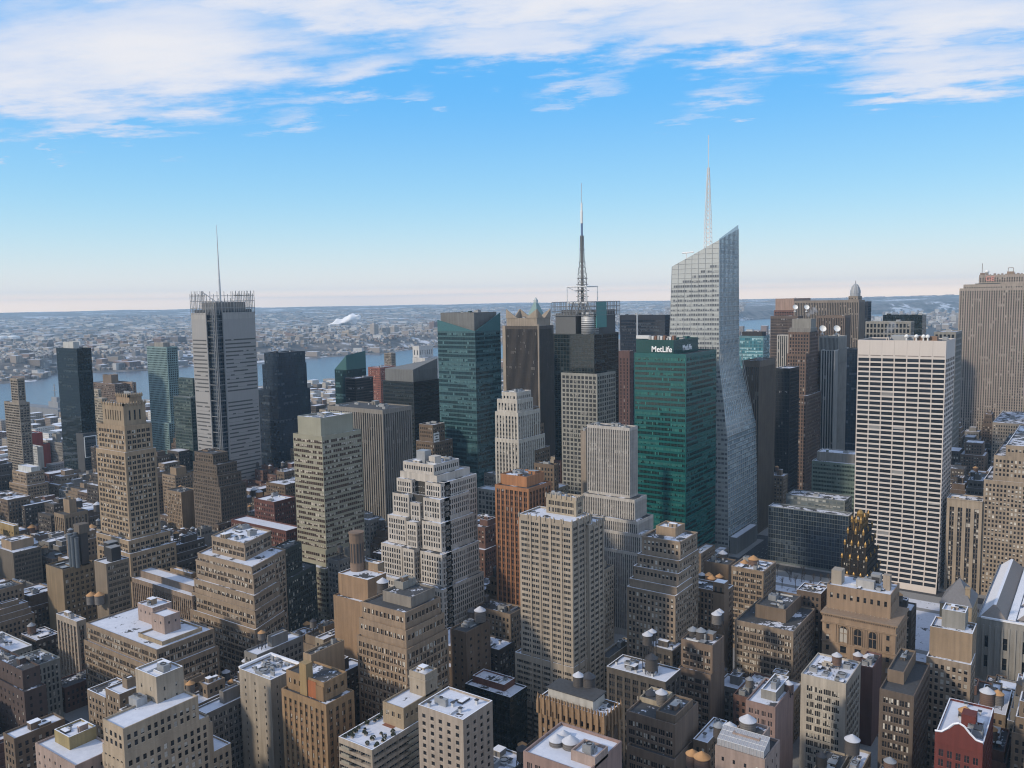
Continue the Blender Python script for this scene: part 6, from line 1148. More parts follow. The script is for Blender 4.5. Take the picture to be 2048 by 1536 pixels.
    if o.get('arch'):
        l = T[-1]; zt = l[4]
        for i in range(3):
            cx = l[0]+(l[1]-l[0])*(.30+.2*i); V = []; F = []
            zz = zt-14.5; r = 1.9; yy = l[2]
            pts = [(cx-r, zz), (cx+r, zz)]+[(cx+r*math.cos(a), zz+7+r*math.sin(a)) for a in np.linspace(0, math.pi, 10)]
            V = [(p[0], yy-.12, p[1]) for p in pts]; me = poly_mesh('arched_window', V, [tuple(range(len(V)))], [G['dark']])
            me.uv_layers.new(name='UVMap'); aw = link('arched_window', me, root)
            Q = []
            pts = [(cx+(r+.35)*math.cos(a), zz+7+(r+.35)*math.sin(a)) for a in np.linspace(0, math.pi, 10)]
            for j in range(9): Q += bar((pts[j][0], yy-.2, pts[j][1]), (pts[j+1][0], yy-.2, pts[j+1][1]), .55)
            for sx in (-1, 1): Q += bar((cx+sx*(r+.35), yy-.2, zz-.5), (cx+sx*(r+.35), yy-.2, zz+7), .55)
            Q += bar((cx, yy-.2, zz), (cx, yy-.2, zz+8.8), .25)+bar((cx-r, yy-.2, zz+5), (cx+r, yy-.2, zz+5), .3)
            part('window_surround', Q, w2, aw)
        Q = boxq(l[0]-1, l[1]+1, l[2]-1, l[3], zt-.2, zt+.5)+boxq(l[0]-.7, l[1]+.7, l[2]-.7, l[3], zt-5, zt-4.4)
        for i in range(34): Q += boxq(l[0]+(l[1]-l[0])*i/33-.3, l[0]+(l[1]-l[0])*i/33+.3, l[2]-.8, l[2]-.02, zt-1.1, zt-.22)
        part('cornice', Q, w2, root)
        def pwin(ax, bx, za, zb):
            wq = link('window', mesh_quads('window', [[(ax, l[2]-.06, za), (bx, l[2]-.06, za), (bx, l[2]-.06, zb), (ax, l[2]-.06, zb)]], [G['dark']], None, [0.], True), root)
            part('window_surround', boxq(ax-.35, bx+.35, l[2]-.3, l[2]-.01, za-.45, za-.05)+boxq(ax-.35, bx+.35, l[2]-.35, l[2]-.01, zb+.05, zb+.5), w2, wq)
        W_ = l[1]-l[0]
        for fx in (.08, .90):
            for q in range(7): pwin(l[0]+W_*fx-.8, l[0]+W_*fx+.8, zt-8.5-q*6, zt-5.8-q*6)
        for q in range(3):
            for i in range(3): pwin(l[0]+W_*(.30+.2*i)-1.6, l[0]+W_*(.30+.2*i)+1.6, zt-20.5-q*6.2, zt-16.8-q*6.2)
        part('string_course', boxq(l[0]-.3, l[1]+.3, l[2]-.5, l[2]-.01, zt-15.8, zt-15.1), w2, root)
        for fx in (.19, .22, .385, .415, .585, .615, .78, .81): part('pilaster', boxq(l[0]+W_*fx-.35, l[0]+W_*fx+.35, l[2]-.4, l[2]-.01, zt-15.09, zt-5), w2, root)
        part('bulkhead', boxq(x0+1, x0+6.5, y0+5, y0+12, z-.9, z+7), wall_mat((.5, .44, .36)), root)
        part('bulkhead', boxq(x1-6, x1-2.4, y0+9, y0+13, z-.9, z+7.5), wall_mat((.52, .43, .34)), root)
        part('bulkhead', boxq(x0+14, x1-10, y0+6, y0+10, z-.9, z+3.5), wall_mat((.55, .54, .52)), root)
        part('cooling_unit', boxq(x1-13, x1-8, y0+12, y0+17, z+1, z+6)+boxq(x1-12.6, x1-8.4, y0+11.9, y0+11.99, z+1.5, z+4.6), [METAL, DMETAL], root, mi=[0]*6+[1]*6)
        Q = []
        for i in range(18): Q += boxq(x0+(x1-x0)*i/17-.25, x0+(x1-x0)*i/17+.25, y0-.9, y0-.4, T[1][4]-.8, T[1][4]+.7)
        part('balustrade', Q, wall_mat((.5, .44, .34)), root)
    if o.get('lib'):
        zt = z; hm = flat_mat('grey_slate_roof', (.23, .20, .18), .8); Q = []; mi = []
        def hip(a0, a1, b0, b1, zb, h, inset, rail=True):
            c = [(a0, b0), (a1, b0), (a1, b1), (a0, b1)]; k = inset; d = [(a0+k, b0+k), (a1-k, b0+k), (a1-k, b1-k), (a0+k, b1-k)]
            for i in range(4):
                Q.append([(*c[i], zb), (*c[(i+1) % 4], zb), (*d[(i+1) % 4], zb+h), (*d[i], zb+h)]); mi.append(1 if i in (3,) else 0)
            Q.append([(*q, zb+h) for q in d]); mi.append(1)
        W_ = x1-x0
        hip(x0+1.5, x0+15, y0+1.5, y1-2, zt+.1, 6.5, 6); hip(x0+20, x1-2, y0+6, y0+28, zt+.12, 7, 9); hip(x0+20, x1-2, y0+34, y1-4, zt+.14, 7, 9)
        Q += boxq(x0+2, x1-2, y0-.5, y0+1, zt-.3, zt+.6); mi += [1]*6
        for f_ in (.33, .66):
            Q += boxq(x0+15.5, x0+19.5, y0+3, y1-3, zt-.2+f_, zt+.02+f_); mi += [1]*6
        part('hipped_roof', Q, [hm, SNOW], root, mi=mi)
        Q = []
        for i in range(14): Q += boxq(x0+3+i*3.3, x0+3.9+i*3.3, y0-.5, y0-.02, 2, z-4)
        part('pilaster', Q, w2, root)
    if o.get('gable'):
        cx = (x0+x1)/2; hw = (x1-x0)/2; pts = [(-hw, -3), (-hw, 1.5), (-hw*.72, 1.8), (-hw*.45, 3.8), (-hw*.22, 6.0), (0, 6.8), (hw*.22, 6.0), (hw*.45, 3.8), (hw*.72, 1.8), (hw, 1.5), (hw, -3)]
        V = [(cx+p[0], y0-.35, z+p[1]) for p in pts]+[(cx+p[0], y0+.5, z+p[1]) for p in pts]; n = len(pts)
        F = [tuple(range(n)), tuple(range(2*n-1, n-1, -1))]+[(i+1, i, i+n, i+n+1) for i in range(n-1)]
        link('curved_gable', poly_mesh('curved_gable', V, F, [w2]), root)
        V2 = [(v[0], v[1]-.1, v[2]) for v in V[1:n-1]]; Q = []
        for i in range(len(V2)-1): Q += bar(V2[i], V2[i+1], .6)
        part('coping', Q, SNOW, root)
        part('stair_house', boxq(x1-9, x1-4, y0+12, y0+18, z-.9, z+5), w2, root); part('air_unit', boxq(x1-4.5, x1-1, y0+7, y0+12, z-.9, z+2)+boxq(x1-4.2, x1-1.3, y0+7.3, y0+11.7, z+2.01, z+2.4), [METAL, DMETAL], root, mi=[0]*6+[1]*6)
    if o.get('goth'):
        Q = []; n = 12
        for i in range(n): Q.append(spire(x0+(x1-x0)*i/(n-1), y0-.2, z-6, 1.0, 8.5))
        for i in range(1, 6): Q.append(spire(x1+.2, y0+(y1-y0)*i/5, z-6, 1.0, 8.5))
        parts('pointed_pier', Q, w2, root); Q = []
        for i in range(2*n-1): Q += boxq(x0+(x1-x0)*i/(2*n-2)-.4, x0+(x1-x0)*i/(2*n-2)+.4, y0-.1, y0+.4, z, z+1.3)
        part('battlement', Q, w2, root)
        Q = []; mi = []
        for i in range(2):
            cy = y0+3.3+i*5.5
            pts = [(cy-1.6, z-24), (cy+1.6, z-24), (cy+1.6, z-9), (cy, z-5), (cy-1.6, z-9)]
            V = [(x1+.06, p[0], p[1]) for p in pts]; link('blind_arch', poly_mesh('blind_arch', V, [tuple(range(5))], [wall_mat((.10, .07, .05))]), root)
        part('white_storey', boxq(x0+3, x1-6, y0+2.5, y1-1.5, z-.9, z+3.4), wall_mat((.62, .6, .55)), root)
        part('tar_roof', boxq(x0+2.4, x1-5.4, y0+2.1, y1-1, z+3.41, z+3.8), roof_mat(.1), root)
    if o.get('green'):
        l = T[-1]; Q = []; gl = flat_mat('greenhouse_glass', (.34, .34, .36), .2)
        a0, a1, b0 = l[0]+.6, l[1]-.6, l[2]+.6; z_ = l[4]; dp = 6.0
        Q = [[(a0, b0, z_), (a1, b0, z_), (a1, b0, z_+2.2), (a0, b0, z_+2.2)], [(a0, b0, z_+2.2), (a1, b0, z_+2.2), (a1, b0+dp, z_+4.4), (a0, b0+dp, z_+4.4)], [(a1, b0, z_), (a1, b0+dp, z_), (a1, b0+dp, z_+4.4), (a1, b0, z_+2.2)], [(a0, b0+dp, z_), (a0, b0, z_), (a0, b0, z_+2.2), (a0, b0+dp, z_+4.4)], [(a1, b0+dp, z_-.5), (a0, b0+dp, z_-.5), (a0, b0+dp, z_+4.4), (a1, b0+dp, z_+4.4)]]
        gh = part('greenhouse', Q, gl, root); Q = []
        for i in range(14):
            x = a0+(a1-a0)*i/13; Q += bar((x, b0-.05, z_), (x, b0-.05, z_+2.2), .14)+bar((x, b0, z_+2.25), (x, b0+dp, z_+4.45), .14)
        for k_ in range(4): Q += bar((a0, b0+dp*k_/3, z_+2.25+2.2*k_/3), (a1, b0+dp*k_/3, z_+2.25+2.2*k_/3), .14)
        part('glazing_bar', Q, LMETAL, gh)
    if o.get('garden'):
        l = T[-1]; m = flat_mat('evergreen_shrub', (.035, .045, .03), .9); R = random.Random(3)
        for q in range(34):
            x = R.choice([l[0]+R.uniform(1, 2.6), l[1]-R.uniform(1, 2.6), R.uniform(l[0]+2, l[1]-2)]); y = R.uniform(l[2]+1, l[2]+16) if x > l[0]+2.7 else R.uniform(l[2]+1, l[3]-14)
            r = R.uniform(.45, .95); V = []; F = []
            for j in range(46):
                a, b_ = R.uniform(0, 6.28), R.uniform(-.2, 1); c = Vector((math.cos(a)*r*math.sqrt(1-b_*b_*.9), math.sin(a)*r*math.sqrt(1-b_*b_*.9), r+b_*r)); d = Vector((R.gauss(0, 1), R.gauss(0, 1), R.gauss(0, 1))).normalized()*.22; e = d.orthogonal().normalized()*.2
                i0 = len(V); V += [c-d-e, c+d-e, c+d+e, c-d+e]; F.append((i0, i0+1, i0+2, i0+3))
            ob = link('potted_shrub', poly_mesh('potted_shrub', V, F, [m]), root, (x, y, l[4]-.9)); link('planter', mesh_quads('planter', boxq(-.5, .5, -.5, .5, 0, .6), [wall_mat((.5, .45, .4))]), ob)
        Q = []
        part('roof_garden_path', boxq(l[1]-12, l[1]-6, l[2]+18, l[2]+26, l[4]-.88, l[4]-.8), flat_mat('terracotta_tile', (.25, .11, .07), .9), root)
        tt = T[0]; part('tower_cap', boxq(tt[0]-.4, tt[1]+.4, tt[2]-.4, tt[3]+.4, tt[4]-3.2, tt[4]-2.4), wall_mat((.5, .43, .34)), root)
        # curved corner balconies
        for k_ in range(14):
            zz = l[4]-2.0-3.05*k_-1.2
            if zz < 6: break
            bq = boxq(l[0]+3, l[0]+7.5, l[2]-1.6, l[2]-.01, zz, zz+.2)+boxq(l[0]+3, l[0]+7.5, l[2]-1.6, l[2]-1.5, zz+.21, zz+1.1)+boxq(l[1]-.0+.01, l[1]+1.5, l[2]+20, l[2]+26, zz, zz+.2)+boxq(l[1]+1.4, l[1]+1.5, l[2]+20, l[2]+26, zz+.21, zz+1.1)
            part('balcony', bq, wall_mat((.42, .40, .33)), root)
    if o.get('strip'):
        l = T[1]; part('painted_strip', boxq(l[0]+(l[1]-l[0])*.58, l[0]+(l[1]-l[0])*.80, l[2]-.25, l[2]-.02, 0, l[4]-1), wall_mat((.48, .17, .07)), root)
        part('shaft', boxq(l[0]+(l[1]-l[0])*.40, l[0]+(l[1]-l[0])*.58, l[2]-.8, l[2]+3, 0, l[4]+6), wall_mat((.42, .30, .15)), root)
        part('blank_pier', boxq(l[0]+(l[1]-l[0])*.80, l[1]-.1, l[2]-.5, l[2]-.02, 0, l[4]-2), wall_mat((.34, .22, .12)), root)
    if o.get('outline'):
        Q = []; a, b_, c, d = y0+1, y1-1, z-30, z-4
        for p, q in (((a, c), (b_, c)), ((b_, c), (b_, d)), ((b_, d), (a, d)), ((a, d), (a, c))): Q += bar((x1+.3, *p), (x1+.3, *q), .9)
        part('white_outline', Q, WHITE, root)
    if o.get('turret'):
        l = T[1]; cx, cy = l[0]+3.5, l[3]-3
        V, F = lathe([(4.0, l[4]-2), (4.0, l[4]+20), (4.4, l[4]+20.2), (4.4, l[4]+21)], 14, cx, cy); tu = link('round_turret', poly_mesh('round_turret', V, F, [wall_mat((.30, .21, .15))]), root)
        Q = []
        for i in range(14):
            a = (i+.5)*2*math.pi/14; c = Vector((cx+4.05*math.cos(a), cy+4.05*math.sin(a), 0)); n_ = Vector((-math.sin(a), math.cos(a), 0))*.4
            Q.append([tuple(c-n_+Vector((0, 0, l[4]+4))), tuple(c+n_+Vector((0, 0, l[4]+4))), tuple(c+n_+Vector((0, 0, l[4]+15))), tuple(c-n_+Vector((0, 0, l[4]+15)))])
        part('slot_window', Q, DMETAL, tu)
    if key == 'curve':
        part('roof_curb', boxq(x0-.3, x0+1, y0, y1, z, z+1)+boxq(x0, x1, y1-1, y1+.2, z+.01, z+1.02), SNOW, root)
        Q = []; R = random.Random(8)
        for i in range(14):
            a, b_ = R.uniform(x0+3, x1-4), R.uniform(y0+3, y1-3); part('rooftop_equipment', boxq(a, a+R.uniform(1, 3), b_, b_+R.uniform(.6, 1.6), z-.89+i*.004, z+R.uniform(.2, 1.6)), METAL, root)
    if key == 'blackbox':
        for (a, b_, w_, h_) in ((x1-8, y0+5, 6, 8), (x0-2.5, y0+8, 6, 9)):
            part('black_box', boxq(a, a+w_, b_, b_+w_, z-.9, z+h_)+boxq(a-.2, a+w_+.2, b_-.2, b_+w_+.2, z+h_+.01, z+h_+.3), [flat_mat('black_cladding', (.022, .022, .024), .6), METAL], root, mi=[0]*6+[1]*6)
    if key == 'metlife':
        l = T[0]; sign(root, 'MetLife', 6.6, (l[1]-10.2, l[2]-.35, l[4]-7.8), 'S', LIT, sx=.92)
        sign(root, 'MetLife', 6.2, (l[1]+.35, l[2]+26, l[4]-7.4), 'E', LIT, sx=.95)
        part('maintenance_rail', bar((l[0]-4, l[2]+10, l[4]+.2), (l[0]-4, l[2]+10, l[4]+22), .9)+boxq(l[0]-4, l[0]+8, l[2]+8, l[2]+12, l[4]+.3, l[4]+3), LMETAL, root)
        R = random.Random(5)
        for i in range(9): part('rooftop_equipment', boxq(l[0]+9+i*2.6, l[0]+10.8+i*2.6, l[2]+5, l[2]+9, l[4]-.8, l[4]+R.uniform(1.2, 3.4)), [METAL, LMETAL, wall_mat((.3, .17, .12))][i % 3], root)
    if key == 'grace':
        part('rooftop_equipment', boxq(x0+22, x0+42, y0+12, y0+22, z-.8, z+3.2), METAL, root)
        part('rooftop_equipment', boxq(x1-24, x1-8, y0+10, y0+18, z-.8, z+2.8), wall_mat((.35, .22, .15)), root)
        for i, a in enumerate((x0+34, x0+41, x0+46, x0+49)):
            V, F = lathe([(.6, z-.5), (.6, z+1.5), (1.5, z+2), (1.6, z+3), (1, z+4), (.1, z+4.4)], 12, a, y0+8); link('radome', poly_mesh('radome', V, F, [WHITE]), root)
        # a band of thin slots under the blank top, and the joints of the blank top
        Q = []
        for i in range(1, 7): u = x0+(x1-x0)*i/7; Q += [[(u-.06, y0-.03, z-12), (u+.06, y0-.03, z-12), (u+.06, y0-.03, z-.2), (u-.06, y0-.03, z-.2)]]
        for i in range(7): u = x0+(x1-x0)*i/7; Q += [[(u+.6, y0-.035, z-12.4), (u+8.2, y0-.035, z-12.4), (u+8.2, y0-.035, z-11.7), (u+.6, y0-.035, z-11.7)]]
        part('slot', Q, wall_mat((.32, .28, .26)), root)
    if key == 'ge':
        rm = flat_mat('red_neon_tube', (.62, .28, .24), .5); l = T[0]
        sign(root, 'GE', 9.0, (l[0]+13.5, l[2]-.6, l[4]-5.5), 'S', rm)
        part('observation_ledge', boxq(l[0]-4, l[0]+26, l[2]-2.2, l[2]-.02, l[4]-12.5, l[4]-11.3), DMETAL, root)
        part('rooftop_mast', bar((l[0]+3, l[2]+6, l[4]), (l[0]+3, l[2]+6, l[4]+16), .5)+boxq(l[0]+1, l[0]+7, l[2]+3, l[2]+9, l[4]-.5, l[4]+3), wall_mat((.34, .26, .21)), root)
        V, F = lathe([(.2, -2.2), (2.2, -1.4), (2.9, 0), (2.3, 1.5), (.2, 2.3)], 14); link('radome', poly_mesh('radome', V, F, [WHITE], True), root, (l[0]+9, l[2]+6, l[4]+4.5))
        part('rooftop_frame', bar((l[0]+34, l[2]+8, l[4]), (l[0]+34, l[2]+8, l[4]+9), .5)+bar((l[0]+40, l[2]+8, l[4]), (l[0]+40, l[2]+8, l[4]+9), .5)+bar((l[0]+34, l[2]+8, l[4]+9), (l[0]+40, l[2]+8, l[4]+9), .5)+boxq(l[0]+33, l[0]+41, l[2]+5, l[2]+12, l[4]-.5, l[4]+4), wall_mat((.4, .3, .22)), root)
        R = random.Random(2)
        for i in range(16): a = l[0]+8+i*4.6; part('rooftop_equipment', boxq(a, a+R.uniform(1, 3), l[2]+3, l[2]+7, l[4]-.5, l[4]+R.uniform(.8, 2.4)), wall_mat((.36, .3, .26)), root)
    if key == 'conde':
        l = T[0]; zz = l[4]; lm = flat_mat('cage_steel', (.22, .225, .23), .5, .2)
        cx, cy = l[0]+14, l[2]+12
        # louvred lower block and drum
        Q = boxq(l[0]+2, l[0]+25, l[2]+1, l[2]+22, zz-.5, zz+20)
        for i in range(18): Q += boxq(l[0]+1.8, l[0]+25.2, l[2]+.8, l[2]+.99, zz+1+i, zz+1.45+i)+boxq(l[0]+25.01, l[0]+25.2, l[2]+1, l[2]+22, zz+1+i, zz+1.45+i)
        part('plant_core', boxq(l[0]+2.6, l[1]-2, l[2]+11, l[3]-3, zz-.5, zz+23), flat_mat('dark_plant', (.07, .072, .078), .6), root)
        part('louvred_block', Q, flat_mat('dark_louvre', (.13, .135, .14), .5, .3), root)
        V, F = lathe([(8.6, zz-.5), (8.6, zz+21)], 32, l[1]-9, l[2]+8)
        link('drum', poly_mesh('drum', V, F, [LMETAL], True), root)
        V = []; F = []
        for i in range(9):
            v, f = lathe([(8.75, zz+1.5+i*2.1), (8.75, zz+2.2+i*2.1)], 32, l[1]-9, l[2]+8); F += [tuple(k_+len(V) for k_ in q) for q in f[:32]]; V += v
        link('drum_band', poly_mesh('drum_band', V, F, [DMETAL]), root)
        Q = []; a0, a1, b0, b1 = l[0]-1, l[1]+1, l[2]-1, l[3]+1; zt = zz+31
        cs = [(a0, b0), (a1, b0), (a1, b1), (a0, b1)]
        for i in range(4):
            p, q = cs[i], cs[(i+1) % 4]
            for z_ in (zz+18, zz+22, zz+26.5, zt): Q += bar((*p, z_), (*q, z_), .45)
            for k_ in range(15):
                u = k_/14; a = (p[0]+(q[0]-p[0])*u, p[1]+(q[1]-p[1])*u); Q += bar((*a, zz+(0 if k_ in (0, 14) else 18)), (*a, zt), .4)
        for k_ in range(6): Q += bar((l[0]+20+k_*4, b0-.3, zt if k_ % 2 else zz+19), (l[0]+24+k_*4, b0-.3, zz+19 if k_ % 2 else zt), 1.0)
        part('steel_cage', Q, lm, root)
        part('corner_screen', boxq(a1-.5, a1+.2, b0+4, b0+24, zz+6, zz+31), flat_mat('teal_glass_screen', (.05, .22, .22), .3), root)
        # mast frame and mast
        mx, my = M['conde_mast'][0]-org[0], M['conde_mast'][1]-org[1]; z0 = zz+24; top = M['conde_top'][2]
        Q = []
        for (dx, dy) in ((-11, -11), (11, -11), (11, 11), (-11, 11)):
            Q += bar((mx+dx, my+dy, z0), (mx+dx, my+dy, z0+22), .8)
        for z_ in (z0+6, z0+22):
            for p, q in (((-11, -11), (11, -11)), ((11, -11), (11, 11)), ((11, 11), (-11, 11)), ((-11, 11), (-11, -11))): Q += bar((mx+p[0], my+p[1], z_), (mx+q[0], my+q[1], z_), .8)
        Q += bar((mx-11, my-11, z0+22), (mx, my, z0+14), .4)+bar((mx+11, my-11, z0+22), (mx, my, z0+14), .4)
        part('mast_frame', Q, WHITE, root)
        Q = []; segs = [(z0, 3.4), (z0+30, 3.0), (z0+46, 1.6), (z0+72, 1.1)]
        for (za, wa), (zb, wb) in zip(segs[:-1], segs[1:]):
            nn = max(2, int((zb-za)/4))
            for k_ in range(nn):
                u, v = za+(zb-za)*k_/nn, za+(zb-za)*(k_+1)/nn; ww = wa+(wb-wa)*k_/nn
                c = [(-ww, -ww), (ww, -ww), (ww, ww), (-ww, ww)]
                for i in range(4): 
                    p, q = c[i], c[(i+1) % 4]
                    Q += bar((mx+p[0], my+p[1], u), (mx+p[0], my+p[1], v), .5)+bar((mx+p[0], my+p[1], u), (mx+q[0], my+q[1], v), .3)+bar((mx+p[0], my+p[1], u), (mx+q[0], my+q[1], u), .3)
        Q += boxq(mx-.9, mx+.9, my-.9, my+.9, z0, z0+72)
        for z_, r_ in ((z0+12, 4.6), (z0+18, 5), (z0+24, 4.4), (z0+30, 4), (z0+46, 2.6), (z0+58, 2)): Q += boxq(mx-r_, mx+r_, my-r_, my+r_, z_, z_+.5)
        ant = part('antenna_mast', Q, flat_mat('mast_steel', (.16, .165, .17), .5, .3), root)
        V, F = lathe([(1.0, z0+72), (1.0, z0+84)], 10, mx, my); link('antenna_section', poly_mesh('antenna_section', V, F, [flat_mat('blue_mast_paint', (.10, .16, .30), .5)]), ant)
        V, F = lathe([(1.25, z0+84), (1.25, z0+96), (.9, z0+97), (.9, z0+104)], 10, mx, my); link('antenna_section', poly_mesh('antenna_section', V, F, [WHITE]), ant)
        part('antenna_tip', bar((mx, my, z0+104), (mx, my, top), .45), LMETAL, ant)
PROTO_T = []
for (name, label, cat, style, org, T, o) in B:
    root, X = building(name, label, cat, style, org, T, o)
    features(root, X, org, style, T, o, o.get('key'))
# ------------------------------------------------------------ grey screened skyscraper with mast
def screened_tower():
    x1, y0, zt = M['nyt_se']; w, d = M['nyt_w'], M['nyt_d']
    root = empty('screened_tower', 'grey skyscraper wrapped in fine horizontal screens with open screen top and needle mast', 'skyscraper', (x1, y0, 0))
    core = wall_mat((.16, .18, .20), .4, .1); sc = wall_mat((.42, .415, .41), .7, .06, streak=.08); scE = sc
    sty = st((.13, .15, .17), 3, 4.2, .9, .6, 1, .1, g='navy', top=1, rough=.3)
    Bc = Build(); c = [(-w+2, 3), (-3, 3), (-3, d-2), (-w+2, d-2)]
    for j, fc in enumerate('SENW'): facade(Bc, c[j], c[(j+1) % 4], 0, zt-3, sty, fc in 'SE')
    link('wall', mesh_quads('wall', np.concatenate(Bc.w), Bc.mats, np.concatenate(Bc.mi)), root)
    Q = np.concatenate(Bc.p['navy']); link('window', mesh_quads('window', Q, [G['navy']], None, pane_rnd(Q), True), root)['kind'] = 'stuff'
    link('roof', mesh_quads('roof', [[(*q, zt-3.5) for q in c]], [roof_mat(.5)]), root)
    def screen(a, b_, z0, z1, nrm, name='screen'):
        """panel of ceramic tubes with a dark slot on each floor"""
        a = Vector((*a, 0)); b_ = Vector((*b_, 0)); n = Vector((*nrm, 0)); Q = []; mi = []
        L = (b_-a).length; dr = (b_-a)/L
        def panel(u0, u1, v0, v1, dp, m):
            p = a+dr*u0+n*dp; q = a+dr*u1+n*dp; Q.append([(p.x, p.y, v0), (q.x, q.y, v0), (q.x, q.y, v1), (p.x, p.y, v1)]); mi.append(m)
        R = random.Random(int(L*10)); k = 0; z = z1
        panel(0, L, z1-26, z1-7, 0, 0); panel(0, L, z1-7, z1, .02, 2)
        z = z1-26
        while z > z0+4.2:
            blank = 8 < k % 19 < 9
            panel(0, L, z-2.75, z, 0, 0)
            if 14 <= k % 24 <= 15: panel(0, L, z-4.2, z-2.75, 0, 0)
            else:
                panel(0, L, z-4.2, z-2.75, -.25, 1)
                u = 1.5
                while u < L-2:
                    l = R.uniform(2, 12)
                    if R.random() < .2: panel(u, min(u+l, L-1), z-4.0, z-2.7, -.05, 0)
                    u += l
                panel(0, 1.2, z-4.2, z-2.7, 0, 0); panel(L-1.2, L, z-4.2, z-2.7, 0, 0)
            z -= 4.2; k += 1
        panel(0, L, z0, z, 0, 0)
        # edges
        for e in (0, L):
            p = a+dr*e; q = p-n*1.2; Q.append([(p.x, p.y, z0), (q.x, q.y, z0), (q.x, q.y, z1), (p.x, p.y, z1)]); mi.append(0)
        return part(name, Q, [sc, wall_mat((.12, .122, .125)), wall_mat((.46, .455, .44), .7, .05)], root, mi=mi)
    screen((-w, 0), (-w+26, 0), 0, zt-6, (0, -1)); screen((0, 11), (0, d), 0, zt-6, (1, 0))
    Q = []
    for p in ((-w+26.3, .3), (-.4, 10.6), (-3, 3)): Q += boxq(p[0]-.5, p[0]+.5, p[1]-.5, p[1]+.5, 0, zt+4)
    for k in range(13):
        z = 8+k*17; Q += bar((-w+26, .6, z), (-3, .6, z), .6)+bar((-.6, 3, z), (-.6, 11, z), .6)
    Q += bar((-3, .6, 0), (-3, .6, zt), .8)+bar((-.6, 3, 0), (-.6, 3, zt), .8)
    part('exposed_frame', Q, wall_mat((.34, .35, .36)), root)
    def comb(a, b_, n, h, name='screen_fin'):
        Q = []; a = Vector(a); b_ = Vector(b_)
        for i in range(n):
            p = a+(b_-a)*i/(n-1); Q += bar((p.x, p.y, zt-8), (p.x, p.y, zt+h+(3 if i % 2 else 0)), .5)
        for z in ([zt-1, zt+6] if h < 12 else [zt-1, zt+6, zt+12, zt+h-2]): Q += bar((a.x, a.y, z), (b_.x, b_.y, z), .4)
        return Q
    Q = comb((-w, 0), (-w+26, 0), 11, 14)+comb((0, d-26), (0, d), 12, 14)+comb((0, 3), (0, d-27), 7, 6)+comb((-w+27, 0), (-1, 0), 6, 6)+comb((-w, d), (0, d), 16, 14)+comb((-w, 2), (-w, d), 12, 14)
    part('screen_fin', Q, wall_mat((.42, .43, .43)), root)
    # translucent screen backing of the roof enclosure
    part('enclosure_panel', boxq(-w+8, -6, 8, 8.6, zt-3, zt+5)+boxq(-6.6, -6, 8.6, d-8, zt-3, zt+5), wall_mat((.27, .27, .27)), root)
    mx, my = M['nyt_mast'][0]-x1, M['nyt_mast'][1]-y0; tp = M['nyt_mast_top'][2]
    V, F = lathe([(1.3, zt-4), (1.1, zt+30), (.9, zt+30.5), (.55, zt+60), (.2, tp)], 10, mx, my); link('mast', poly_mesh('mast', V, F, [LMETAL]), root)
    part('boom', bar((mx-24, my-6, zt+17), (mx-1, my-1, zt+3), .8)+bar((mx-24, my-6, zt-2), (mx-24, my-6, zt+17), .8), METAL, root)
screened_tower()
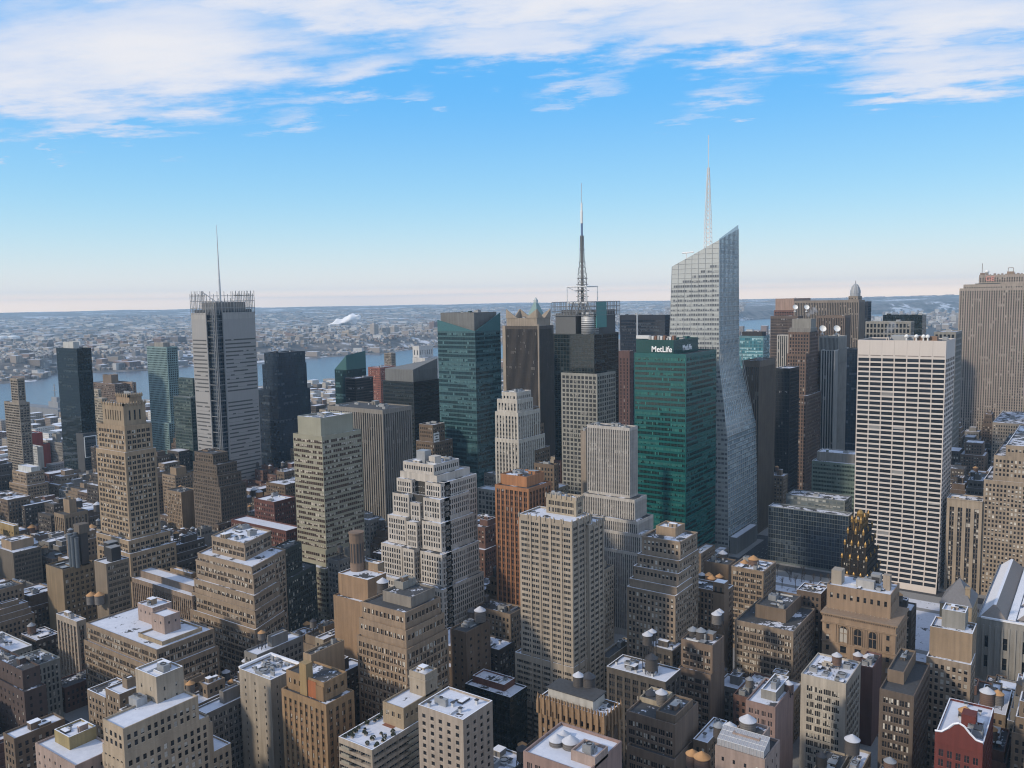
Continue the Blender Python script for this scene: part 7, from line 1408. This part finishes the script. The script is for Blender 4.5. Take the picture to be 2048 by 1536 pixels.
# ------------------------------------------------------------ faceted crystal skyscraper
def crystal_tower():
    x1, y0 = M['bofa_se_top'][0], M['bofa_se_top'][1]; w, d = M['w_top'], M['d_top']
    root = empty('crystal_tower', 'pale faceted glass skyscraper with slanted top and lattice spire, tallest in view', 'skyscraper', (x1, y0, 0))
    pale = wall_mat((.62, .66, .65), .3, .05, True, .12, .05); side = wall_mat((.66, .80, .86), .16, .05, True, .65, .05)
    # outline at levels: (z, x west, x east, y south, y north)
    lev = [(0, -w-12, 14, -8, d+26), (104, -w-9, 11.5, -6, d+24), (170, -w-4, 1.2, -1, d+2), (300, -w, 0, 0, d)]
    ztop = [M['z_sw'], M['z_se'], M['z_ne'], M['z_sw']+3]
    def at(z):
        for a, b_ in zip(lev[:-1], lev[1:]):
            if z <= b_[0]: u = (z-a[0])/(b_[0]-a[0]); return [a[i]+(b_[i]-a[i])*u for i in range(1, 5)]
        return list(lev[-1][1:])
    def corner(i, z):
        a = at(z); return Vector(((a[0], a[1], a[1], a[0])[i], (a[2], a[2], a[3], a[3])[i], z))
    for i, nm in enumerate(('south', 'east', 'north', 'west')):
        j = (i+1) % 4; n = Vector(((0, -1, 0), (1, 0, 0), (0, 1, 0), (-1, 0, 0))[i])
        Q = []; Wq = []; Fr = []
        zi = np.append(np.arange(0, 240, 12.0), [1e9]); prev = None
        nz = 40
        for k in range(nz):
            qa = [corner(i, ztop[i]*k/nz), corner(j, ztop[j]*k/nz), corner(j, ztop[j]*(k+1)/nz), corner(i, ztop[i]*(k+1)/nz)]; Q.append([tuple(v) for v in qa])
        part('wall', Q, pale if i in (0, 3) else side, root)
        if i > 1: continue
        nb = 21 if i == 0 else 15; fl = 4.25; z = 8
        while z < max(ztop)-3:
            for b_ in range(nb):
                u0, u1 = (b_+.10)/nb, (b_+.92)/nb; lim = ztop[i]+(ztop[j]-ztop[i])*(u0+u1)/2-6
                if z+2.4 > lim: continue
                if i == 0 and z > lim-14: continue
                if i == 0 and b_ % 3 == 2 and False: continue
                a0, a1, c0, c1 = corner(i, z), corner(j, z), corner(i, z+(2.1 if i == 0 else 2.6)), corner(j, z+(2.1 if i == 0 else 2.6)); off = n*.08
                Wq.append([tuple(a0+(a1-a0)*u0+off), tuple(a0+(a1-a0)*u1+off), tuple(c0+(c1-c0)*u1+off), tuple(c0+(c1-c0)*u0+off)])
            z += fl
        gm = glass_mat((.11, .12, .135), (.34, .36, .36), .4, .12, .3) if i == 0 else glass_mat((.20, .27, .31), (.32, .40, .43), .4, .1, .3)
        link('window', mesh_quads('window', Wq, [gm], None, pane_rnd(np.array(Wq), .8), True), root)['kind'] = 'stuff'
        for b_ in range(0, nb+1, 1 if i else 3):
            u = b_/nb
            for za, zb in ((0, 95), (95, 190), (190, ztop[i]+(ztop[j]-ztop[i])*u)):
                p = corner(i, za)+(corner(j, za)-corner(i, za))*u+n*.15; q = corner(i, zb)+(corner(j, zb)-corner(i, zb))*u+n*.15; Fr += bar(p, q, .3)
        for z in np.arange(12, 285, 4.25):
            lo_, hi_ = ztop[i], ztop[j]; u0_ = 0 if z < lo_ else (z-lo_)/(hi_-lo_)
            if u0_ < 1: Fr += bar(corner(i, z)+(corner(j, z)-corner(i, z))*u0_+n*.12, corner(j, z)+n*.12, .3)
        part('mullion', Fr, wall_mat((.64, .67, .67), .4, .05), root)
    tops = [corner(i, ztop[i]) for i in range(4)]
    part('roof', [[tuple(t) for t in tops]], LMETAL, root)
    # raised glass fin at the north east corner carries the peak
    for i in (1,): part('glass_fin', [[tuple(corner(1, ztop[1])), tuple(corner(2, ztop[2])), tuple(corner(2, ztop[2])+Vector((0, 0, 4))), tuple(corner(1, ztop[1])+Vector((0, 0, 1)))]], side, root)
    mx, my, mz = M['bofa_mast']; mx -= x1; my -= y0; tz = M['bofa_mast_top'][2]; Q = []
    segs = [(mz-24, 3.2), (mz+20, 2.4), (mz+52, 1.3), (mz+70, .7)]
    for (za, wa), (zb, wb) in zip(segs[:-1], segs[1:]):
        nn = int((zb-za)/4)
        for k in range(nn):
            u, v = za+(zb-za)*k/nn, za+(zb-za)*(k+1)/nn; ww = wa+(wb-wa)*k/nn; w2 = wa+(wb-wa)*(k+1)/nn
            c = [(-1, -1), (1, -1), (1, 1), (-1, 1)]
            for i in range(4):
                p, q = c[i], c[(i+1) % 4]
                Q += bar((mx+p[0]*ww, my+p[1]*ww, u), (mx+p[0]*w2, my+p[1]*w2, v), .5)+bar((mx+p[0]*ww, my+p[1]*ww, u), (mx+q[0]*w2, my+q[1]*w2, v), .3)+bar((mx+p[0]*w2, my+p[1]*w2, v), (mx+q[0]*w2, my+q[1]*w2, v), .3)
    Q += bar((mx, my, mz+70), (mx, my, tz), .5); part('lattice_spire', Q, WHITE, root)
    crane = bar((-w+9, 8, ztop[0]-2), (-w+9, 8, ztop[0]+12), .8)+bar((-w+5, 8, ztop[0]+12), (-w+16, 8, ztop[0]+12.5), 1.0); part('maintenance_crane', crane, WHITE, root)
    # snow covered podium wing
    Q = boxq(14.5, 21, -6, 46, 0, 15); part('podium', Q, wall_mat((.30, .31, .31), .5), root); part('podium_roof', boxq(15, 20.5, -5.5, 45.5, 15.01, 15.4), roof_mat(1.0), root)
crystal_tower()
# ------------------------------------------------------------ satellite dishes on the striped towers
for k, lab in (('dishA', 'left white satellite dish on the wide dull brown slab'), ('dishB', 'right white satellite dish on the wide dull brown slab'), ('dishC', 'left white satellite dish on the black and white striped tower'), ('dishD', 'right white satellite dish on the black and white striped tower')):
    t = empty('satellite_dish', lab, 'satellite dish', (M[k][0], M[k][1], M[k][2]-5), 'white satellite dishes on tower roofs'); dish(t, (0, 0, 5), 3.9 if k in 'dishCdishD' else 3.4)
# ------------------------------------------------------------ ordinary city buildings between the landmarks
for (x0, x1, y0, y1, z, s_, sn, lab) in FILL:
    w, d = x1-x0, y1-y0; T = [[-w, 0, 0, d, z, None]]
    R_ = random.Random(int(x0*7+y0))
    if w > 18 and d > 20 and z > 30: T = [[-w+4, -3, 5, d-4, z, None], [-w, 0, 0, d, z*.78, None]]
    elif w > 11 and d > 18 and z > 26 and R_.random() < .7:
        T = [[-w+2, -2, 4.5, d-2.5, z, None], [-w+1, -1, 2.3, d-1.2, z*.90, None], [-w, 0, 0, d, z*.80, None]]
    if R_.random() < .6 and w > 9: T = [[-w*.66, -w*.30, d*.4, d*.75, z+R_.uniform(3, 6), None]]+T
    building('city_building', lab, 'building', s_, (x1, y0, 0), T, dict(sn=sn), detail=math.hypot(x1, y0) < 900, group='ordinary city buildings between the towers')
# ------------------------------------------------------------ water tanks
for q, (x0, x1, y0, y1, z, s_, sn, lab) in enumerate(FILL):
    if math.hypot(x1, y0) < 950 and q % 3 != 2 and len(lab.split()) < 14 and x1-x0 > 10:
        up = True; R_ = random.Random(q)
        rr = R_.uniform(1.7, 2.5); hh = R_.uniform(8, 11); lb = 'tank on the '+lab.replace(', counting outward', '')
        water_tank(x0+min(5.2, (x1-x0)*.4), y0+min(8, (y1-y0)*.3), z-1+hh, round(hh), round(rr, 1), R_.choice(['dark', 'dark', 'grey', 'brown']), R_.choice(['snow', 'dark', 'grey', 'orange']), lb)
for (x0, x1, y0, y1, z) in FILLS: pass
for (x, y, z, h_, r_, wd, cp, lb) in TANKS: water_tank(x, y, z, h_, r_, wd, cp, lb)
# ------------------------------------------------------------ towers on the far bank
CM = dict(pale_tan=(.52, .44, .34), brown=(.26, .18, .15), cream=(.52, .47, .42), tan=(.38, .30, .23), grey=(.24, .22, .22))
for (x, y, z, w, h_, c, lb) in FAR:
    root = empty('far_tower', lb, 'tower', (x, y, z-h_), 'towers on the far river bank'); B_ = Build(); sx = w/2; dd = min(w/2, 22)
    c4 = [(-sx, -dd), (sx, -dd), (sx, dd), (-sx, dd)]; s_ = st(CM[c], 6, 5, .5, .45, 1, .3, g='none', top=3)
    for j, fc in enumerate('SENW'): facade(B_, c4[j], c4[(j+1) % 4], 0, h_, s_, fc in 'SE')
    link('wall', mesh_quads('wall', np.concatenate(B_.w), B_.mats, np.concatenate(B_.mi)), root)
    for g, L in B_.p.items(): link('window', mesh_quads('window', np.concatenate(L), [G[g]], None, np.zeros(sum(len(q) for q in L)), True), root)['kind'] = 'stuff'
    part('roof', [[(*q, h_-.2) for q in c4]], roof_mat(.8), root); part('bulkhead', boxq(-sx*.4, sx*.4, -dd*.4, dd*.4, h_-.2, h_+5), wall_mat(CM[c]), root)
for k, lb in (('tankA', 'right white storage tank on the far plain at the left edge'), ('tankB', 'left white storage tank on the far plain at the left edge')):
    x, y, z = M[k]; V, F = lathe([(38, -8), (38, 34), (30, 40), (2, 44)], 28); link('storage_tank', poly_mesh('storage_tank', V, F, [WHITE]), None, (x, y, 2), label=lb, category='storage tank', group='white storage tanks on the far plain')
# ------------------------------------------------------------ grey warship by the river bank
x, y, _ = M['ship']; root = empty('ship', 'grey warship with tall lattice superstructure moored at the near river bank', 'ship', (-1850, y*.93, 0))
part('hull', boxq(-120, 60, -14, 14, -2, 16), wall_mat((.30, .32, .35)), root); part('superstructure', boxq(-10, 30, 2, 12, 16, 28)+boxq(0, 22, 4, 10, 28, 38), wall_mat((.36, .38, .41)), root)
part('radar_mast', bar((10, 7, 38), (10, 7, 66), 1.6)+bar((2, 7, 52), (18, 7, 52), 1)+bar((5, 7, 60), (15, 7, 60), .8), METAL, root)
# ------------------------------------------------------------ street life
CARM = {}
def vehicle(x, y, rz, col, label, kind='car'):
    key = (col, kind); root = empty('parked_'+kind if kind == 'car' else kind, label, kind, (x, y, .02), 'vehicles on the streets'); root.rotation_euler.z = rz
    if key not in CARM:
        m = flat_mat('paint_%s' % (col,), col, .35); 
        if kind == 'car':
            P = [(-2.3, .35), (2.3, .35), (2.3, .85), (1.3, .98), (.75, 1.45), (-1.1, 1.45), (-1.75, .98), (-2.3, .9)]; n = len(P)
            V = [(p[0], -.9, p[1]) for p in P]+[(p[0], .9, p[1]) for p in P]; F = [tuple(range(n)), tuple(range(2*n-1, n-1, -1))]+[(i, i+n, (i+1) % n+n, (i+1) % n) for i in range(n)]
            body = poly_mesh('body', V, F, [m]); gl = mesh_quads('glass', [[(1.28, -.8, 1.0), (1.28, .8, 1.0), (.8, .75, 1.44), (.8, -.75, 1.44)], [(-1.7, .8, 1.02), (-1.7, -.8, 1.02), (-1.15, -.75, 1.44), (-1.15, .75, 1.44)], [(-1.5, -.92, 1.0), (1.1, -.92, 1.0), (.7, -.92, 1.4), (-1.05, -.92, 1.4)], [(1.1, .92, 1.0), (-1.5, .92, 1.0), (-1.05, .92, 1.4), (.7, .92, 1.4)]], [DMETAL])
        else:
            body = mesh_quads('body', boxq(-5, 2.6, -1.25, 1.25, .9, 4.0)+boxq(2.9, 5, -1.15, 1.15, .6, 3.0), [m]); gl = mesh_quads('glass', [[(5.02, -1, 1.8), (5.02, 1, 1.8), (5.02, 1, 2.8), (5.02, -1, 2.8)]], [DMETAL])
        V, F = lathe([(.36, -.12), (.36, .12)], 14); wh = poly_mesh('wheel', [(v[0], v[2], v[1]+.36) for v in V], F, [DMETAL]); CARM[key] = (body, gl, wh)
    b_, g_, w_ = CARM[key]; link('body', b_, root); link('glass', g_, root)
    s_ = 1.45 if kind == 'car' else 3.4
    for a in (-s_, s_):
        for c in (-.85, .85): link('wheel', w_, root, (a, c, 0))
    return root
sx, sy, _ = M['street1']
CARS = [(-3.4, -30, 'yellow'), (1, -12, 'white'), (-6, 8, 'black'), (4, 22, 'yellow'), (-2, 40, 'silver'), (6, 58, 'red'), (-6, 66, 'white'), (2, 84, 'yellow'), (5, -44, 'black'), (-7, -60, 'silver')]
CC = dict(yellow=(.75, .48, .04), white=(.7, .7, .7), black=(.02, .02, .022), silver=(.35, .36, .37), red=(.35, .03, .03))
NM = ['nearest to the camera', 'second nearest', 'third', 'fourth', 'fifth', 'sixth', 'seventh', 'eighth', 'ninth', 'farthest']
for q, (a, b_, c) in enumerate(sorted(CARS, key=lambda t: t[1])): vehicle(AVES[1]+a, sy+b_, rad(90), CC[c], '%s car on the avenue by the cream apartment tower, %s' % (c, NM[q] if q in (0, 9) else NM[q]+(' nearest' if q > 1 else '')))
tk = vehicle(M['truck'][0], M['truck'][1], 0, (.62, .62, .62), 'white delivery truck with dark lettering on the street below the white pinstriped tower', 'truck')
sign(tk, 'FedEx', 1.7, (-1.2, -1.32, 2.6), 'S', flat_mat('dark_lettering', (.08, .05, .15), .6), 'lettering')
# ------------------------------------------------------------ the park
link('park_lawn', mesh_quads('park_lawn', boxq(-232, -78, 560, 678, .16, .4), [roof_mat(.75)]), kind='structure')
link('park_path', mesh_quads('park_path', boxq(-232, -78, 575, 581, .41, .5)+boxq(-232, -78, 655, 661, .41, .5), [SW]), kind='structure')
bark = flat_mat('bark', (.075, .06, .05), .9)
def tree_mesh(seed):
    R = random.Random(seed); Q = []; T_ = []
    def grow(p, d, l, w, n):
        q = p+d*l; (T_ if n > 3 else Q).extend(bar(p, q, w)) 
        if n == 0: return
        for _ in range(3 if n > 1 else 2):
            e = (d+Vector((R.gauss(0, .42), R.gauss(0, .42), R.uniform(0, .35)))).normalized(); grow(q, e, l*R.uniform(.6, .8), w*.62, n-1)
    grow(Vector((0, 0, 0)), Vector((0, 0, 1)), 4.2, .42, 4)
    return mesh_quads('trunk', T_, [bark]), mesh_quads('bare_branches', Q, [bark])
TM = [tree_mesh(i) for i in range(3)]
R = random.Random(4); n = 0; spots = []
for row, y in enumerate((566, 571, 585, 650, 667, 673)):
    for i in range(9): spots.append((-226+i*11+R.uniform(-2, 2), y+R.uniform(-1.5, 1.5), row, i))
for i in range(9): spots.append((-66+(i % 2)*7, 565+i*13, 6, i))
for (x, y, row, i) in spots:
    t = empty('bare_tree', 'bare park tree, number %s from the left in row %s from the near side' % (['one', 'two', 'three', 'four', 'five', 'six', 'seven', 'eight', 'nine'][i], ['one', 'two', 'three', 'four', 'five', 'six', 'seven'][row]), 'tree', (x, y, .4), 'leafless trees in the park')
    a, b_ = TM[n % 3]; n += 1; link('trunk', a, t); link('crown', b_, t); t.rotation_euler.z = R.uniform(0, 6); k = R.uniform(.8, 1.25); t.scale = (k, k, k)
# ------------------------------------------------------------ rooftop machinery that stands on its own
def cooling(x, y, z, label):
    root = empty('cooling_unit', label, 'cooling unit', (x, y, z)); Q = boxq(-3, 3, -2.4, 2.4, 1.6, 5)
    part('casing', Q, wall_mat((.46, .48, .50), .5), root); Q = []
    for dx in (-1.5, 1.5):
        V, F = lathe([(1.15, 5), (1.15, 5.6)], 18, dx, 0); f_ = link('fan', poly_mesh('fan', V, F, [METAL]), root)
        V, F = lathe([(.98, 5.61), (.98, 5.66)], 18, dx, 0); link('fan_grille', poly_mesh('fan_grille', V, F, [DMETAL]), f_)
    for (a, b_) in ((-3.6, -3), (3.6, -3), (3.6, 3), (-3.6, 3)): part('leg', boxq(a-.15, a+.15, b_-.15, b_+.15, 0, 1.5), DMETAL, root)
    part('platform', boxq(-4, 4, -3.4, 3.4, 1.35, 1.55)+boxq(-4, 4, -3.5, -3.42, 1.2, 1.7), DMETAL, root)
for (name, label, cat, style, org, T, o) in B:
    if 'square penthouse and white cooling' in label:
        t = T[1]; part_loc = (org[0]+(t[0]+t[1])/2, org[1]+(t[2]+t[3])/2, t[4]-.9); cooling(*part_loc, 'large white twin fan cooling unit on a dark platform, bottom left rooftop')
    if 'tall metal flues' in label:
        t = T[0]; z = t[4]; root = empty('flue_stack', 'cluster of tall dark metal flues with boxes on the crenellated loft', 'flues', (org[0]-4, org[1]+8, z-.9))
        for i, (a, b_, h_) in enumerate(((0, 0, 22), (2.8, .4, 21), (5, 1.8, 20), (1.6, 3, 22.5))):
            V, F = lathe([(1.4, 0), (1.4, h_), (1.6, h_), (1.6, h_+.5)], 14, a, b_); link('flue', poly_mesh('flue', V, F, [flat_mat('blue_grey_metal', (.13, .15, .17), .5, .3)]), root)
        part('housing', boxq(-2, 5, 4, 11, 22, 28), wall_mat((.20, .17, .14)), root); part('support', boxq(-1, 4, 5, 10, 0, 22), DMETAL, root)
    if 'roof garden' in label:
        root = empty('flagpole', 'flagpole with a small red and white flag on the roof garden block', 'flagpole', (org[0]+T[2][0]+6, org[1]+T[2][3]-6, T[2][4]-.9))
        part('pole', bar((0, 0, 0), (0, 0, 14), .18), WHITE, root)
        Q = []; 
        for i in range(5): Q += boxq(.1, 2.4, -.03, .03, 12+i*.3, 12.3+i*.3-.01)
        part('flag', Q, [flat_mat('flag_red', (.5, .04, .05), .7), WHITE], root, mi=[(i//6) % 2 for i in range(30)])
# ------------------------------------------------------------ steam and smoke
def plume(name, label, cat, p, q, r0_, r1_, dens, col=(.95, .95, .97), solid=False):
    """a drifting plume: one closed bumpy body filled with pale scattering vapour"""
    p = Vector(p); q = Vector(q); seg, ring = 26, 18; V = []; F = []; R = random.Random(int(p.x))
    ph = [R.uniform(0, 6) for _ in range(6)]
    for j in range(seg+1):
        u = j/seg; c = p.lerp(q, u); rr = (r0_+(r1_-r0_)*u**.8)*math.sqrt(max(0.0004, 1-max(0, (u-.8)/.2)**2))*(1+.25*math.sin(u*17+ph[0])+.15*math.sin(u*31+ph[1]))
        ax = (q-p).normalized(); a = ax.orthogonal().normalized(); b_ = ax.cross(a)
        for i in range(ring):
            t = 2*math.pi*i/ring; k = rr*(1+.22*math.sin(3*t+u*9+ph[2])+.14*math.sin(5*t-u*21+ph[3])); V.append(c+a*math.cos(t)*k+b_*math.sin(t)*k)
    for j in range(seg):
        for i in range(ring): k = (i+1) % ring; F.append((j*ring+i, j*ring+k, (j+1)*ring+k, (j+1)*ring+i))
    F.append(tuple(range(ring))[::-1]); F.append(tuple(range(seg*ring, (seg+1)*ring)))
    if solid:   # dense smoke seen from kilometres away: opaque and white
        link(name, poly_mesh(name, V, F, [flat_mat('dense_smoke', (.9, .9, .92), 1.0)], True), None, label=label, category=cat, kind='stuff'); return
    m = bpy.data.materials.new('vapour'); m.use_nodes = True; g = NT(m.node_tree); v = g.n('ShaderNodeVolumePrincipled'); o = g.n('ShaderNodeOutputMaterial'); g.l(v.outputs[0], o.inputs['Volume'])
    v.inputs['Density'].default_value = dens; v.inputs['Color'].default_value = (*col, 1); v.inputs['Anisotropy'].default_value = .2
    link(name, poly_mesh(name, V, F, [m]), None, label=label, category=cat, kind='stuff')
a, b_ = M['smokeA'], M['smokeB']
plume('smoke_plume', 'white industrial plume drifting over the far plain', 'smoke', (a[0], a[1], 0), (a[0]+330, a[1]+150, 95), 10, 42, .12, (1, 1, 1), True)
s_ = M['steam1']; plume('steam_plume', 'wisp of steam over the roof of the white gridded slab', 'steam', s_, (s_[0]+7, s_[1]+4, s_[2]+9), 1.5, 3.8, .05)
s_ = M['steam2']; plume('steam_plume', 'steam rising from the postmodern brown tower roof', 'steam', s_, (s_[0]+9, s_[1]+6, s_[2]+8), 1.5, 4, .05)
# ------------------------------------------------------------ haze: pale air between the camera and the far hills
def haze():
    m = bpy.data.materials.new('air'); m.use_nodes = True; g = NT(m.node_tree); v = g.n('ShaderNodeVolumePrincipled'); o = g.n('ShaderNodeOutputMaterial'); g.l(v.outputs[0], o.inputs['Volume'])
    v.inputs['Density'].default_value = HAZE_D; v.inputs['Color'].default_value = (.53, .78, 1.0, 1); v.inputs['Anisotropy'].default_value = .0
    link('haze', mesh_quads('haze', boxq(-20800, 20800, -8600, 20800, -5, 396), [m]), None, kind='stuff', label='pale blue winter air over the city', category='haze')
haze()
